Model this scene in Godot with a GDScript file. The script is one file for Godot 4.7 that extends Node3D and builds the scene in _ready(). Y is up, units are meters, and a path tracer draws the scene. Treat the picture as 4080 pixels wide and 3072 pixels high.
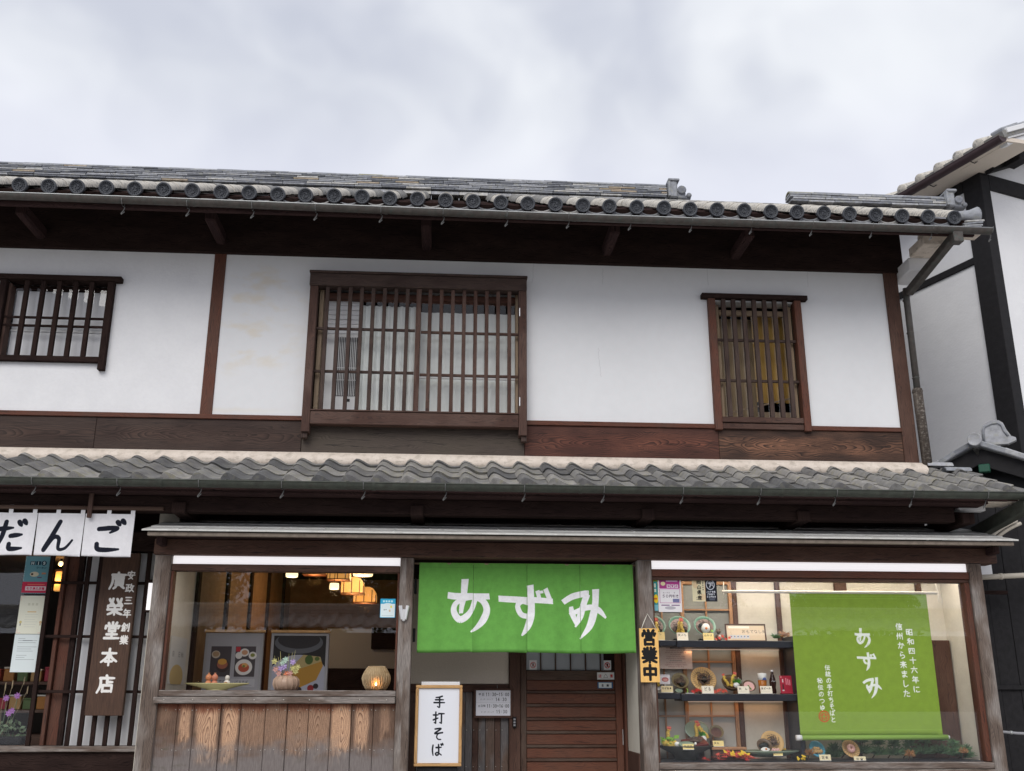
extends Node3D
# A two-storey plastered merchant house with a noodle shop and a sweet shop on its ground floor, seen from across a narrow street.
# Metres; the upper wall's face is the plane z = 0, the street runs along x, the camera stands at (0, 1.55, 9.75).

var M := {}
var rng := RandomNumberGenerator.new()
const SKY_AT := Vector3(0.4, 0.0, 0.2)
var house: Node3D
var wood_bump: ImageTexture
var clay_bump: ImageTexture

# ------------------------------------------------------------------ small helpers
func lin(r: float, g: float, b: float) -> Color:
	return Color(r, g, b).linear_to_srgb()

func mat(key: String, c: Color, rough := 0.8, tex: Texture2D = null, sc := Vector3.ONE, metal := 0.0) -> StandardMaterial3D:
	var m := StandardMaterial3D.new()
	m.resource_name = key
	m.albedo_color = c
	m.roughness = rough
	m.metallic = metal
	m.metallic_specular = 0.4
	if tex:
		m.albedo_texture = tex
		m.uv1_scale = sc
	M[key] = m
	return m

func S() -> SurfaceTool:
	var st := SurfaceTool.new()
	st.begin(Mesh.PRIMITIVE_TRIANGLES)
	return st

func commit(st: SurfaceTool) -> ArrayMesh:
	st.generate_normals()
	return st.commit()

func put(parent: Node, called: String, mesh: Mesh, m: Material, at := Vector3.ZERO, rot := Vector3.ZERO) -> MeshInstance3D:
	var o := MeshInstance3D.new()
	o.name = called
	o.mesh = mesh
	o.material_override = m
	o.position = at
	o.rotation = rot
	parent.add_child(o, true)
	return o

func fin(st: SurfaceTool, called: String, m: Material, parent: Node, at := Vector3.ZERO, rot := Vector3.ZERO) -> MeshInstance3D:
	return put(parent, called, commit(st), m, at, rot)

func group_node(parent: Node, called: String, at := Vector3.ZERO, rot := Vector3.ZERO) -> Node3D:
	var o := Node3D.new()
	o.name = called
	o.position = at
	o.rotation = rot
	parent.add_child(o, true)
	return o

func tag(o: Node, label: String, category: String, group := "") -> void:
	o.set_meta("label", label)
	o.set_meta("category", category)
	if group:
		o.set_meta("group", group)

func thing(called: String, label: String, category: String, at := Vector3.ZERO, rot := Vector3.ZERO, group := "") -> Node3D:
	var o := group_node(self, called, at, rot)
	tag(o, label, category, group)
	return o

func vtx(st: SurfaceTool, p: Vector3, uv: Vector2) -> void:
	st.set_uv(uv)
	st.add_vertex(p)

# a triangle turned so that its front looks away from ctr
func tri(st: SurfaceTool, a: Vector3, b: Vector3, c: Vector3, ctr: Vector3, ua: Vector2, ub: Vector2, uc: Vector2) -> void:
	var n := (b - a).cross(c - a)
	if n.dot((a + b + c) / 3.0 - ctr) > 0.0:
		vtx(st, a, ua); vtx(st, c, uc); vtx(st, b, ub)
	else:
		vtx(st, a, ua); vtx(st, b, ub); vtx(st, c, uc)

func quad(st: SurfaceTool, a: Vector3, b: Vector3, c: Vector3, d: Vector3, ctr: Vector3, ua := Vector2(0, 0), ub := Vector2(1, 0), uc := Vector2(1, 1), ud := Vector2(0, 1)) -> void:
	tri(st, a, b, c, ctr, ua, ub, uc)
	tri(st, a, c, d, ctr, ua, uc, ud)

# a box with chamfered edges; the grain (v of its texture) runs along its longest side, in metres
func bx(st: SurfaceTool, c: Vector3, s: Vector3, b := 0.004, planar := false, xf := Transform3D()) -> void:
	st.set_smooth_group(-1)
	var h := s / 2.0
	b = minf(b, minf(h.x, minf(h.y, h.z)) * 0.45)
	var la := s.max_axis_index()
	var off := Vector2(rng.randf() * 3.0, rng.randf() * 5.0)
	var ctr := xf * c
	var uvf := func(p: Vector3, a: int) -> Vector2:
		if planar:
			return Vector2(p.x + c.x, -(p.y + c.y))
		var o1 := (a + 1) % 3
		var o2 := (a + 2) % 3
		if a == la:
			return Vector2(p[o1], p[o2] * 0.1) + off
		return Vector2(p[o1 if o2 == la else o2] + float(a) * 0.37, p[la]) + off
	for a in 3:
		var p := (a + 1) % 3
		var q := (a + 2) % 3
		for sg in [-1.0, 1.0]:
			var v: Array[Vector3] = []
			for k in [[-1, -1], [1, -1], [1, 1], [-1, 1]]:
				var w := Vector3.ZERO
				w[a] = sg * h[a]
				w[p] = k[0] * (h[p] - b)
				w[q] = k[1] * (h[q] - b)
				v.append(w)
			quad(st, xf * (v[0] + c), xf * (v[1] + c), xf * (v[2] + c), xf * (v[3] + c), ctr, uvf.call(v[0], a), uvf.call(v[1], a), uvf.call(v[2], a), uvf.call(v[3], a))
	if b <= 0.0:
		return
	for a in 3:
		var p := (a + 1) % 3
		var q := (a + 2) % 3
		for sp in [-1.0, 1.0]:
			for sq in [-1.0, 1.0]:
				var v: Array[Vector3] = []
				for k in [[-1, 0], [1, 0], [1, 1], [-1, 1]]:
					var w := Vector3.ZERO
					w[a] = k[0] * (h[a] - b)
					w[p] = sp * (h[p] - (0.0 if k[1] == 0 else b))
					w[q] = sq * (h[q] - (b if k[1] == 0 else 0.0))
					v.append(w)
				quad(st, xf * (v[0] + c), xf * (v[1] + c), xf * (v[2] + c), xf * (v[3] + c), ctr, uvf.call(v[0], p), uvf.call(v[1], p), uvf.call(v[2], p), uvf.call(v[3], p))
	for sx in [-1.0, 1.0]:
		for sy in [-1.0, 1.0]:
			for sz in [-1.0, 1.0]:
				var g := Vector3(sx, sy, sz)
				var x := g * Vector3(h.x, h.y - b, h.z - b)
				var y := g * Vector3(h.x - b, h.y, h.z - b)
				var z := g * Vector3(h.x - b, h.y - b, h.z)
				tri(st, xf * (x + c), xf * (y + c), xf * (z + c), ctr, uvf.call(x, 0), uvf.call(y, 0), uvf.call(z, 0))

# one box part, given by its limits
func bb(parent: Node, called: String, m: Material, x0: float, x1: float, y0: float, y1: float, z0: float, z1: float, b := 0.004, planar := false) -> MeshInstance3D:
	var st := S()
	bx(st, Vector3(x0 + x1, y0 + y1, z0 + z1) / 2.0, Vector3(x1 - x0, y1 - y0, z1 - z0).abs(), b, planar)
	return fin(st, called, m, parent)

# a beam of section w x t from a to b
func beam(parent: Node, called: String, m: Material, a: Vector3, b: Vector3, w: float, t: float, bev := 0.004, up := Vector3.UP) -> MeshInstance3D:
	var st := S()
	bx(st, Vector3.ZERO, Vector3(w, t, a.distance_to(b)), bev)
	var o := fin(st, called, m, parent, (a + b) / 2.0)
	o.basis = Basis.looking_at(b - a, up)
	return o

func lathe(st: SurfaceTool, prof: Array, n := 20, xf := Transform3D(), smooth := true) -> void:
	st.set_smooth_group(1 if smooth else -1)
	for i in prof.size() - 1:
		var p: Vector2 = prof[i]
		var q: Vector2 = prof[i + 1]
		for k in n:
			var a := TAU * k / n
			var b := TAU * (k + 1) / n
			var v := [Vector3(cos(a) * p.x, p.y, sin(a) * p.x), Vector3(cos(b) * p.x, p.y, sin(b) * p.x), Vector3(cos(b) * q.x, q.y, sin(b) * q.x), Vector3(cos(a) * q.x, q.y, sin(a) * q.x)]
			var u0 := Vector2(float(k) / n, p.y)
			var u1 := Vector2(float(k + 1) / n, p.y)
			var u2 := Vector2(float(k + 1) / n, q.y)
			var u3 := Vector2(float(k) / n, q.y)
			if p.x > 1e-5:
				vtx(st, xf * v[0], u0); vtx(st, xf * v[1], u1); vtx(st, xf * v[2], u2)
			if q.x > 1e-5:
				vtx(st, xf * v[0], u0); vtx(st, xf * v[2], u2); vtx(st, xf * v[3], u3)

func tube(st: SurfaceTool, pts: Array, r: float, n := 8, r2 := -1.0) -> void:
	st.set_smooth_group(2)
	var rings := []
	var m := pts.size()
	for i in m:
		var d: Vector3 = (pts[mini(i + 1, m - 1)] - pts[maxi(i - 1, 0)]).normalized()
		var s := d.cross(Vector3(0.13, 0.2, 1.0) if absf(d.z) < 0.9 else Vector3.UP).normalized()
		var t := s.cross(d)
		var rr := r if r2 < 0.0 else lerpf(r, r2, float(i) / (m - 1))
		var ring := []
		for k in n:
			var a := TAU * k / n
			ring.append(pts[i] + (s * cos(a) + t * sin(a)) * rr)
		rings.append(ring)
	for i in m - 1:
		var c: Vector3 = (pts[i] + pts[i + 1]) / 2.0
		for k in n:
			var l := (k + 1) % n
			quad(st, rings[i][k], rings[i][l], rings[i + 1][l], rings[i + 1][k], c, Vector2(float(k) / n, i * 0.1), Vector2(float(k + 1) / n, i * 0.1), Vector2(float(k + 1) / n, i * 0.1 + 0.1), Vector2(float(k) / n, i * 0.1 + 0.1))
	for e in [0, m - 1]:
		var inner: Vector3 = pts[1] if e == 0 else pts[m - 2]
		for k in n:
			tri(st, pts[e], rings[e][k], rings[e][(k + 1) % n], inner, Vector2.ZERO, Vector2.ONE, Vector2.ONE)

func ball(st: SurfaceTool, c: Vector3, r: Vector3, n := 10, lump := 0.0) -> void:
	st.set_smooth_group(3)
	var rows := maxi(5, n * 2 / 3)
	var pt := func(i: int, k: int) -> Vector3:
		var la := PI * i / rows
		var lo := TAU * (k % n) / n
		var w := 1.0 + lump * sin(3.0 * lo + c.x * 91.0) * sin(2.0 * la + c.y * 57.0)
		return c + Vector3(sin(la) * cos(lo), cos(la), sin(la) * sin(lo)) * r * w
	for i in rows:
		for k in n:
			var u := Vector2(float(k) / n, float(i) / rows)
			quad(st, pt.call(i, k), pt.call(i, k + 1), pt.call(i + 1, k + 1), pt.call(i + 1, k), c, u, u, u, u)

# a flat outline in the xy plane given depth t (front at z = 0)
func slab(st: SurfaceTool, poly: PackedVector2Array, t: float, xf := Transform3D()) -> void:
	st.set_smooth_group(-1)
	var ix := Geometry2D.triangulate_polygon(poly)
	var mid := Vector3(0, 0, -t / 2.0)
	for i in range(0, ix.size(), 3):
		var a := poly[ix[i]]
		var b := poly[ix[i + 1]]
		var c := poly[ix[i + 2]]
		var g := (a + b + c) / 3.0
		var ctr := xf * Vector3(g.x, g.y, -t / 2.0)
		tri(st, xf * Vector3(a.x, a.y, 0), xf * Vector3(b.x, b.y, 0), xf * Vector3(c.x, c.y, 0), ctr, a, b, c)
		tri(st, xf * Vector3(a.x, a.y, -t), xf * Vector3(b.x, b.y, -t), xf * Vector3(c.x, c.y, -t), ctr, a, b, c)
	var cw := Geometry2D.is_polygon_clockwise(poly)
	for i in poly.size():
		var a := poly[i]
		var b := poly[(i + 1) % poly.size()]
		var nn := (b - a).orthogonal() * (1.0 if not cw else -1.0)
		var inside := (a + b) / 2.0 + nn.normalized() * 0.001
		if not Geometry2D.is_point_in_polygon(inside, poly):
			inside = (a + b) / 2.0 - nn.normalized() * 0.001
		quad(st, xf * Vector3(a.x, a.y, 0), xf * Vector3(b.x, b.y, 0), xf * Vector3(b.x, b.y, -t), xf * Vector3(a.x, a.y, -t), xf * Vector3(inside.x, inside.y, mid.z), a, b, b, a)

# a printed sheet: front face carries the picture, a little thickness behind
func sheet(parent: Node, called: String, m: Material, x0: float, x1: float, y0: float, y1: float, z: float, t := 0.003) -> MeshInstance3D:
	var st := S()
	sheet_st(st, x0, x1, y0, y1, z, t)
	return fin(st, called, m, parent)

func sheet_st(st: SurfaceTool, x0: float, x1: float, y0: float, y1: float, z: float, t: float) -> void:
	st.set_smooth_group(-1)
	var a := Vector3(x0, y1, z)
	var b := Vector3(x1, y1, z)
	var c := Vector3(x1, y0, z)
	var d := Vector3(x0, y0, z)
	var k := Vector3(0, 0, -t)
	var ctr := (a + c + k) / 2.0
	quad(st, a, b, c, d, ctr)
	var e := Vector2(0.01, 0.01)
	quad(st, a + k, b + k, c + k, d + k, ctr, e, e, e, e)
	quad(st, a, b, b + k, a + k, ctr, e, e, e, e)
	quad(st, d, c, c + k, d + k, ctr, e, e, e, e)
	quad(st, a, d, d + k, a + k, ctr, e, e, e, e)
	quad(st, b, c, c + k, b + k, ctr, e, e, e, e)

func noise(sd: int, f: float, oct := 3) -> FastNoiseLite:
	var n := FastNoiseLite.new()
	n.seed = sd
	n.frequency = f
	n.noise_type = FastNoiseLite.TYPE_SIMPLEX_SMOOTH
	n.fractal_octaves = oct
	return n

func tex(im: Image) -> ImageTexture:
	return ImageTexture.create_from_image(im)

# ------------------------------------------------------------------ computed surfaces
# grain along v, repeating in v; cath > 0 gives the arched figure of a flat-sawn board
func wood_img(w: int, h: int, sd: int, c0: Color, c1: Color, late: Color, rings: float, cath := 0.0, worn := 0.0, grey := Color(0.2, 0.18, 0.17)) -> Image:
	var im := Image.create(w, h, false, Image.FORMAT_RGB8)
	var n := noise(sd, 1.0, 2)
	var f := noise(sd + 7, 1.0, 3)
	for y in h:
		var v := float(y) / h
		var ca := cos(TAU * v)
		var sa := sin(TAU * v)
		var dep := cath * (0.55 + 0.5 * ca + 0.12 * n.get_noise_2d(ca * 1.5, sa * 1.5))
		for x in w:
			var u := float(x) / w
			var wob := n.get_noise_3d(u * 2.2, ca * 0.7, sa * 0.7)
			var r := absf(u - 0.5 + wob * 0.12)
			r = sqrt(r * r + dep * dep * 0.06) if cath > 0.0 else u + wob * 0.16
			var t := fposmod(r * rings, 1.0)
			t = t * t * t
			var fib := 0.5 + 0.5 * f.get_noise_3d(u * 46.0, ca * 2.2, sa * 2.2)
			var blot := clampf(0.5 + 1.3 * n.get_noise_3d(u * 1.3 + 9.0, ca * 0.5, sa * 0.5), 0.0, 1.0)
			var c := c0.lerp(c1, clampf(fib * 0.6 + blot * 0.5, 0.0, 1.0)).lerp(late, t * 0.75)
			if cath > 0.0:
				c = c0.lerp(c, clampf(0.25 + 1.1 * smoothstep(0.36, 0.06, r) + 0.35 * blot, 0.0, 1.0)).lerp(late, t * 0.6)
			var chk := f.get_noise_3d(u * 30.0 + 50.0, ca * 0.9 + 7.0, sa * 0.9)
			c = c.lerp(late * 0.5, smoothstep(0.36, 0.5, chk) * 0.7)
			if worn > 0.0:
				c = c.lerp(grey * (0.7 + 0.6 * fib), clampf(worn * (1.6 * blot - 0.1 + 0.4 * fib), 0.0, 0.9))
			im.set_pixel(x, y, c)
	return im

func wood(key: String, sd: int, c0: Color, c1: Color, late: Color, rough := 0.7, worn := 0.0, grey := Color(0.2, 0.18, 0.17)) -> void:
	var im := wood_img(192, 512, sd, c0.linear_to_srgb(), c1.linear_to_srgb(), late.linear_to_srgb(), 22.0, 0.0, worn, grey.linear_to_srgb())
	var m := mat(key, Color.WHITE, rough, tex(im), Vector3(3.4, 0.7, 1))
	if wood_bump == null:
		var g: Image = im.duplicate()
		g.bump_map_to_normal_map(5.0)
		wood_bump = tex(g)
	m.normal_enabled = true
	m.normal_texture = wood_bump
	m.normal_scale = 0.5

func speck_img(sd: int, c0: Color, c1: Color, f0: float, c2 := Color(0, 0, 0, 0), size := 256) -> Image:
	var im := Image.create(size, size, false, Image.FORMAT_RGB8)
	var a := noise(sd, f0 / size, 4)
	var b := noise(sd + 3, f0 * 7.0 / size, 2)
	for y in size:
		for x in size:
			var t := clampf(0.5 + 0.75 * a.get_noise_2d(x, y) + 0.35 * b.get_noise_2d(x, y), 0.0, 1.0)
			var c := c0.lerp(c1, t)
			if c2.a > 0.0:
				var k := a.get_noise_2d(x + 700, y * 1.3)
				if k > 0.22:
					c = c.lerp(c2, clampf((k - 0.22) * 9.0, 0.0, 1.0) * c2.a)
			im.set_pixel(x, y, c)
	return im

func tri_mat(key: String, im: Image, rough: float, scale: float, bump := 0.0) -> StandardMaterial3D:
	var m := mat(key, Color.WHITE, rough, tex(im), Vector3.ONE * scale)
	m.uv1_triplanar = true
	m.uv1_world_triplanar = true
	if bump > 0.0:
		if clay_bump == null:
			var g := speck_img(999, Color(0.3, 0.3, 0.3), Color(0.7, 0.7, 0.7), 9.0)
			g.bump_map_to_normal_map(3.0)
			clay_bump = tex(g)
		m.normal_enabled = true
		m.normal_texture = clay_bump
		m.normal_scale = 0.35 * bump
	return m

# ------------------------------------------------------------------ lettering: strokes on a 100 x 100 square (y down); «!» keeps corners sharp
const GLYPH := {
	"あ": "18 26 78 22|46 8 44 50 52 86|70 36 58 66 30 84 16 72 28 54 60 46 84 58 80 80 58 92",
	"ず": "10 24 88 22|54 6 56 40 54 60 42 64 36 52 46 42 56 52 54 76 36 94|74 2 82 12|88 0 96 9",
	"す": "10 24 88 22|54 6 56 40 54 60 42 64 36 52 46 42 56 52 54 76 36 94",
	"み": "22 18 54 16 40 50 22 78 12 70 24 56 56 60 90 74|76 38 72 64 54 92",
	"に": "16 12 12 50 18 88|44 24 84 22|46 66 44 82 62 86 88 82",
	"か": "10 34 60 30 62 60 52 88 42 80|36 8 30 50 12 88|72 22 90 48",
	"ら": "34 8 60 16|30 30 26 62 54 48 78 58 74 82 40 94",
	"ま": "16 22 84 20|20 42 80 40|52 6 54 72 36 88 22 78 36 66 60 72 84 86",
	"し": "28 8 26 70 44 90 84 66", "て": "10 20 88 16 52 36 44 68 70 90",
	"た": "10 28 62 24|36 6 28 50 12 90|54 46 86 42|52 72 54 86 88 86",
	"だ": "8 30 56 26|34 8 26 52 10 90|52 50 84 46|50 74 54 88 88 86|72 8 80 20|86 4 94 15",
	"の": "54 18 44 60 24 82 12 62 26 30 56 16 84 30 86 62 58 90",
	"ち": "14 24 80 20|44 6 30 52 58 40 82 54 78 80 44 94",
	"そ": "26 12 74 10 24 46 88 40 52 48 40 72 52 90 74 92",
	"ば": "14 12 10 50 16 88|40 30 82 28|60 8 62 74 46 88 36 76 52 68 84 86|80 4 86 14|92 0 98 10",
	"と": "32 8 40 44|78 26 34 52 26 76 46 90 84 86", "つ": "8 36 60 22 90 40 82 66 44 88",
	"ゆ": "16 18 12 60 22 78 36 34 62 22 82 44 68 68 44 60|54 6 58 60 38 94",
	"ん": "50 6 30 50 10 90 34 54 52 56 54 86 74 84 92 60",
	"ご": "24 26 74 22 56 36|22 70 30 86 84 84|74 4 82 14|88 0 96 10",
	"で": "10 22 84 18 50 40 42 70 66 92|66 40 74 50|80 34 88 44",
	"ざ": "14 28 80 24|34 8 66 52|26 66 26 84 76 88|80 4 86 14|92 0 98 10",
	"る": "24 14 70 12 26 56 62 44 84 62 72 86 44 88 40 72 58 78",
	"ぷ": "44 8 56 16 46 34 58 56 42 66|12 74 22 62|76 50 90 70|30 84 40 92|84 8 90 4 94 10 88 14 84 8",
	"け": "18 10 14 50 20 88|42 32 90 30|68 8 70 56 54 94",
	"お": "10 28 60 26|34 8 36 80 18 82 16 66 50 44 80 56 76 80 56 88|74 16 88 28",
	"も": "40 6 34 70 54 92 80 80 78 62|18 32 66 30|14 54 62 54",
	"な": "12 26 54 22|34 6 14 56|70 20 86 34|62 42 64 78 46 90 36 78 50 70 84 86",
	"き": "20 22 76 16|16 42 80 34|42 6 68 60|24 64 30 88 74 90", "え": "40 6 60 14|22 32 74 28 14 90 46 58 60 88 92 86",
	"処": "!26 10 10 44|!24 22 48 22 34 60 10 88|!20 44 50 78 94 88|!64 22 60 56 52 70|!64 22 80 22 80 62 94 64",
	"オ": "!10 30 90 30|!62 6 62 90 50 84|!60 32 10 80", "ー": "!10 50 90 50",
	"ダ": "!34 8 10 52|!30 24 76 24 54 70 20 94|!34 44 66 64|!80 2 86 12|!92 0 98 10", "ス": "!16 16 78 16 50 60 10 90|!54 56 90 90",
	"ト": "!36 6 36 94|!38 38 80 58", "ッ": "!14 36 22 56|!40 30 48 50|!84 30 70 70 36 92", "プ": "!12 20 80 20 66 64 26 92|!86 4 94 8 88 14",
	"ビ": "!22 8 22 84 86 84|!24 46 78 32|!78 4 84 14|!92 0 98 10", "ル": "!30 14 28 56 8 90|!58 10 58 86 92 56",
	"ク": "!36 6 10 50|!32 22 84 22 66 66 22 94", "ポ": "!10 30 84 30|!48 8 48 92|!28 50 12 76|!68 50 84 76", "ン": "!14 16 36 30|!10 86 60 66 90 22",
	"カ": "!10 30 80 30 74 84 60 86|!44 6 40 50 10 94", "ド": "!36 6 36 94|!38 38 80 58|!70 12 76 24|!84 8 90 20",
	"昭": "!8 14 8 82|!8 14 36 14 36 82|!8 46 36 46|!8 80 36 80|!48 12 90 12 86 42|!66 12 44 46|!50 56 50 92|!50 56 88 56 88 92|!50 88 88 88",
	"和": "!44 8 14 18|!6 34 54 34|!30 16 30 94|!30 38 6 72|!32 42 52 62|!62 28 62 84|!62 28 92 28 92 84|!62 80 92 80",
	"四": "!12 16 12 86|!12 16 88 16 88 86|!12 82 88 82|!38 18 34 46 20 60|!60 18 60 52 84 54", "十": "!8 44 92 44|!50 8 50 94",
	"六": "!50 6 50 24|!8 32 92 32|!36 48 10 90|!62 48 90 88", "年": "!30 4 12 34|!26 20 84 20|!26 42 80 42|!26 42 26 64|!6 66 94 66|!54 20 54 96",
	"信": "!30 6 8 44|!22 32 22 94|!58 6 64 14|!38 22 94 22|!46 38 86 38|!46 52 86 52|!46 66 46 92|!46 66 86 66 86 92|!46 88 86 88",
	"州": "!20 10 20 60 8 92|!50 12 50 86|!82 8 82 94|!10 36 6 54|!36 34 42 52|!64 34 72 52",
	"来": "!14 20 86 20|!32 28 38 42|!70 26 60 42|!8 50 92 50|!50 6 50 96|!48 52 12 88|!52 52 90 86",
	"伝": "!30 6 8 46|!22 32 22 94|!48 20 86 20|!40 42 94 42|!62 44 44 84 84 80|!74 64 92 90",
	"統": "!26 6 10 24 28 26|!34 18 8 50 40 46|!24 50 24 92|!10 62 6 82|!36 60 42 76|!68 4 68 16|!48 20 94 20|!66 22 54 42 86 40|!78 32 90 46|!60 54 58 74 46 92|!76 54 76 88 94 88 94 76",
	"手": "74 6 48 14 22 16|!18 34 84 34|!6 56 94 56|52 14 53 60 52 92 36 86", "打": "!6 28 44 28|!26 6 26 92 14 86|!6 66 44 52|!50 18 96 18|!74 18 74 92 60 86",
	"秘": "!40 8 12 16|!6 32 46 32|!26 14 26 94|!26 36 6 70|!28 42 44 58|!62 8 70 20|!88 20 44 84|!60 38 58 86 88 88 88 74|!48 40 44 60|!90 44 98 62",
	"廣": "!50 2 50 12|!14 14 94 14|18 14 18 60 4 96|!34 26 84 26|!46 18 46 36|!70 18 70 36|!34 36 84 36|!38 44 80 44 80 72 38 72 38 44|!58 36 58 72|!38 58 80 58|44 76 38 86 28 94|70 76 80 84 90 92",
	"榮": "16 6 22 20|36 4 30 26 18 40|!24 20 44 38|60 6 66 18|84 4 78 24 64 38|!68 20 90 36|!10 44 10 56|!10 44 92 44 86 56|!8 66 92 66|!50 50 50 96|48 68 34 84 12 94|52 68 68 84 92 94",
	"堂": "!50 2 50 18|26 6 32 18|74 4 66 18|!10 36 12 22 90 22 84 36|!32 34 32 54|!32 34 68 34 68 54|!32 52 68 52|!20 70 80 70|!50 54 50 92|!8 92 92 92",
	"本": "!10 28 90 28|!50 4 50 96|48 30 34 56 6 78|52 30 66 54 94 74|!30 74 70 74", "店": "50 2 54 14|!14 16 94 16|18 16 18 60 2 96|!56 24 56 54|!58 38 86 38|!32 56 32 92|!32 56 84 56 84 92|!32 88 84 88",
	"安": "50 4 50 14|!12 32 14 18 88 18 84 30|46 26 34 56 70 92|68 46 52 76 22 92|!8 46 92 46", "政": "!6 14 50 14|!30 14 30 80|!30 44 48 44|!12 40 12 82|!4 86 52 78|64 6 60 26 52 44|!60 26 94 26|84 28 74 64 48 94|60 40 72 68 96 92",
	"三": "!18 16 82 16|!24 48 76 48|!8 84 92 84", "創": "30 4 22 22 6 36|!30 4 56 30|!20 34 44 34|!18 46 46 46 46 60 18 60|18 46 16 72 8 90|!22 70 22 92|!22 70 48 70 48 92|!22 88 48 88|!68 18 68 66|!90 6 90 94 78 88",
	"業": "!38 4 38 24|!60 4 60 24|18 10 26 24|82 8 72 24|!8 28 92 28|30 30 38 42|70 30 62 42|!14 44 86 44|!20 56 80 56|!6 68 94 68|!50 44 50 96|46 70 32 84 10 94|54 70 68 82 92 94",
	"営": "20 4 26 18|46 2 50 16|80 2 70 18|!10 36 12 22 90 22 84 36|!34 34 34 52|!34 34 66 34 66 52|!34 50 66 50|!52 52 46 62|!24 62 24 94|!24 62 78 62 78 94|!24 90 78 90",
	"中": "!14 26 14 66|!14 26 86 26 86 66|!14 62 86 62|!50 4 50 96", "平": "!14 14 86 14|!28 24 36 42|!72 22 62 42|!6 52 94 52|!50 14 50 96",
	"日": "!22 8 22 92|!22 8 78 8 78 92|!22 48 78 48|!22 88 78 88", "土": "!18 38 82 38|!50 8 50 88|!6 88 94 88",
	"祝": "!24 4 30 14|!8 24 42 24 8 60|!26 44 26 94|!30 48 42 60|!54 12 54 46|!54 12 88 12 88 46|!54 44 88 44|!62 46 60 70 44 92|!76 46 76 88 96 88 96 74",
	"円": "!12 12 12 94|!12 12 88 12 88 92 78 88|!12 50 88 50|!50 12 50 50", "引": "!10 14 48 14 48 34 12 34 10 58 50 58 46 90 34 84|!82 6 82 94",
	"岡": "!10 10 10 94|!10 10 90 10 90 92 80 88|!34 20 40 30|!66 18 58 32|!24 36 76 36|!28 54 28 78 72 78|!72 54 72 78|!50 38 50 78", "山": "!50 6 50 86|!14 36 14 86 86 86|!86 34 86 88",
	"県": "!30 4 30 48|!30 4 76 4 76 48|!30 18 76 18|!30 32 76 32|!30 46 76 46|!10 22 10 62 92 62|!50 62 50 96|!28 70 14 88|!72 70 88 88",
	"産": "!50 2 50 12|!12 14 90 14|!34 18 40 28|!68 16 60 30|!10 32 94 32|!16 32 16 62 4 94|!36 40 26 56|!32 50 86 50|!36 68 82 68|!24 90 94 90|!58 38 58 90",
	"天": "!12 16 88 16|!6 46 94 46|50 16 42 62 8 94|52 50 66 74 94 94", "生": "!28 8 10 42|!22 26 86 26|!16 54 84 54|!6 90 94 90|!52 4 52 90",
	"定": "!50 2 50 12|!12 30 12 18 88 18 84 30|!22 38 80 38|!52 38 52 84|!54 60 80 60|!30 54 24 78 6 94|!26 74 50 90 94 92", "食": "!50 2 6 38|!50 2 94 36|!36 30 64 30|!28 42 28 90 50 84|!28 42 72 42 72 64|!28 54 72 54|!28 64 72 64|!44 66 92 94|!80 66 62 78",
	"注": "!12 8 24 18|!6 34 18 42|!8 90 28 58|!60 4 68 14|!38 24 92 24|!42 54 88 54|!34 88 96 88|!64 24 64 88", "意": "!50 2 50 10|!16 12 84 12|!32 16 38 26|!66 16 60 26|!8 28 92 28|!26 36 26 60|!26 36 74 36 74 60|!26 48 74 48|!26 60 74 60|!16 72 10 90|!34 70 34 90 70 90 70 78|!50 66 56 76|!80 68 92 86",
	"自": "!52 2 44 14|!22 16 22 94|!22 16 78 16 78 94|!22 40 78 40|!22 64 78 64|!22 90 78 90", "動": "!46 4 12 14|!6 26 56 26|!12 36 12 62|!12 36 52 36 52 62|!12 48 52 48|!12 62 52 62|!32 10 32 88|!8 74 54 74|!4 92 58 86|!58 28 94 28 90 88 78 84|!76 6 74 50 58 92",
	"協": "!6 34 38 34|!22 6 22 94|!48 18 88 18 86 40|!64 6 46 46|!44 56 66 56 64 88|!54 48 42 92|!72 56 94 56 92 88|!82 48 70 92", "賛": "!10 14 44 14|!28 4 8 36|!28 20 44 36|!56 14 92 14|!74 4 56 36|!74 20 92 36|!28 44 28 84|!28 44 72 44 72 84|!28 58 72 58|!28 70 72 70|!28 84 72 84|!40 84 14 96|!60 84 88 96",
	"換": "!8 28 38 28|!24 6 24 90 12 84|!8 64 38 52|!60 4 46 24|!56 14 80 14 72 26|!48 28 48 56|!48 28 90 28 90 56|!64 28 56 46|!76 28 80 44|!40 60 98 60|!68 48 66 66 40 94|!70 62 96 92",
	"舗": "!28 2 6 30|!28 2 50 26|!16 30 42 30|!10 44 48 44|!28 30 28 58|!14 60 14 92|!14 60 44 60 44 92|!14 90 44 90|!54 16 96 16|!76 4 76 94|!58 34 58 94|!58 34 92 34 92 92|!58 52 92 52|!58 70 92 70|!86 2 94 10",
	"会": "!50 2 6 38|!50 2 94 36|!30 36 70 36|!14 56 86 56|!50 56 24 90 80 84|!66 70 84 94", "員": "!28 6 28 26 72 26 72 6 28 6|!24 36 24 80 76 80 76 36 24 36|!24 50 76 50|!24 66 76 66|!38 80 12 96|!62 80 88 96",
	"0": "50 8 26 28 24 70 50 92 76 70 74 28 50 8", "1": "!34 22 54 8 54 92", "3": "26 16 52 8 74 26 50 46 78 68 52 92 22 82", "4": "!62 92 62 8 16 66 88 66",
	"5": "!74 10 32 10 28 44 54 40 76 62 60 88 24 86", "6": "68 10 34 40 26 70 50 92 76 72 56 52 28 66", ":": "!50 34 50 36|!50 68 50 70", "~": "10 54 32 42 60 58 88 46",
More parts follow.
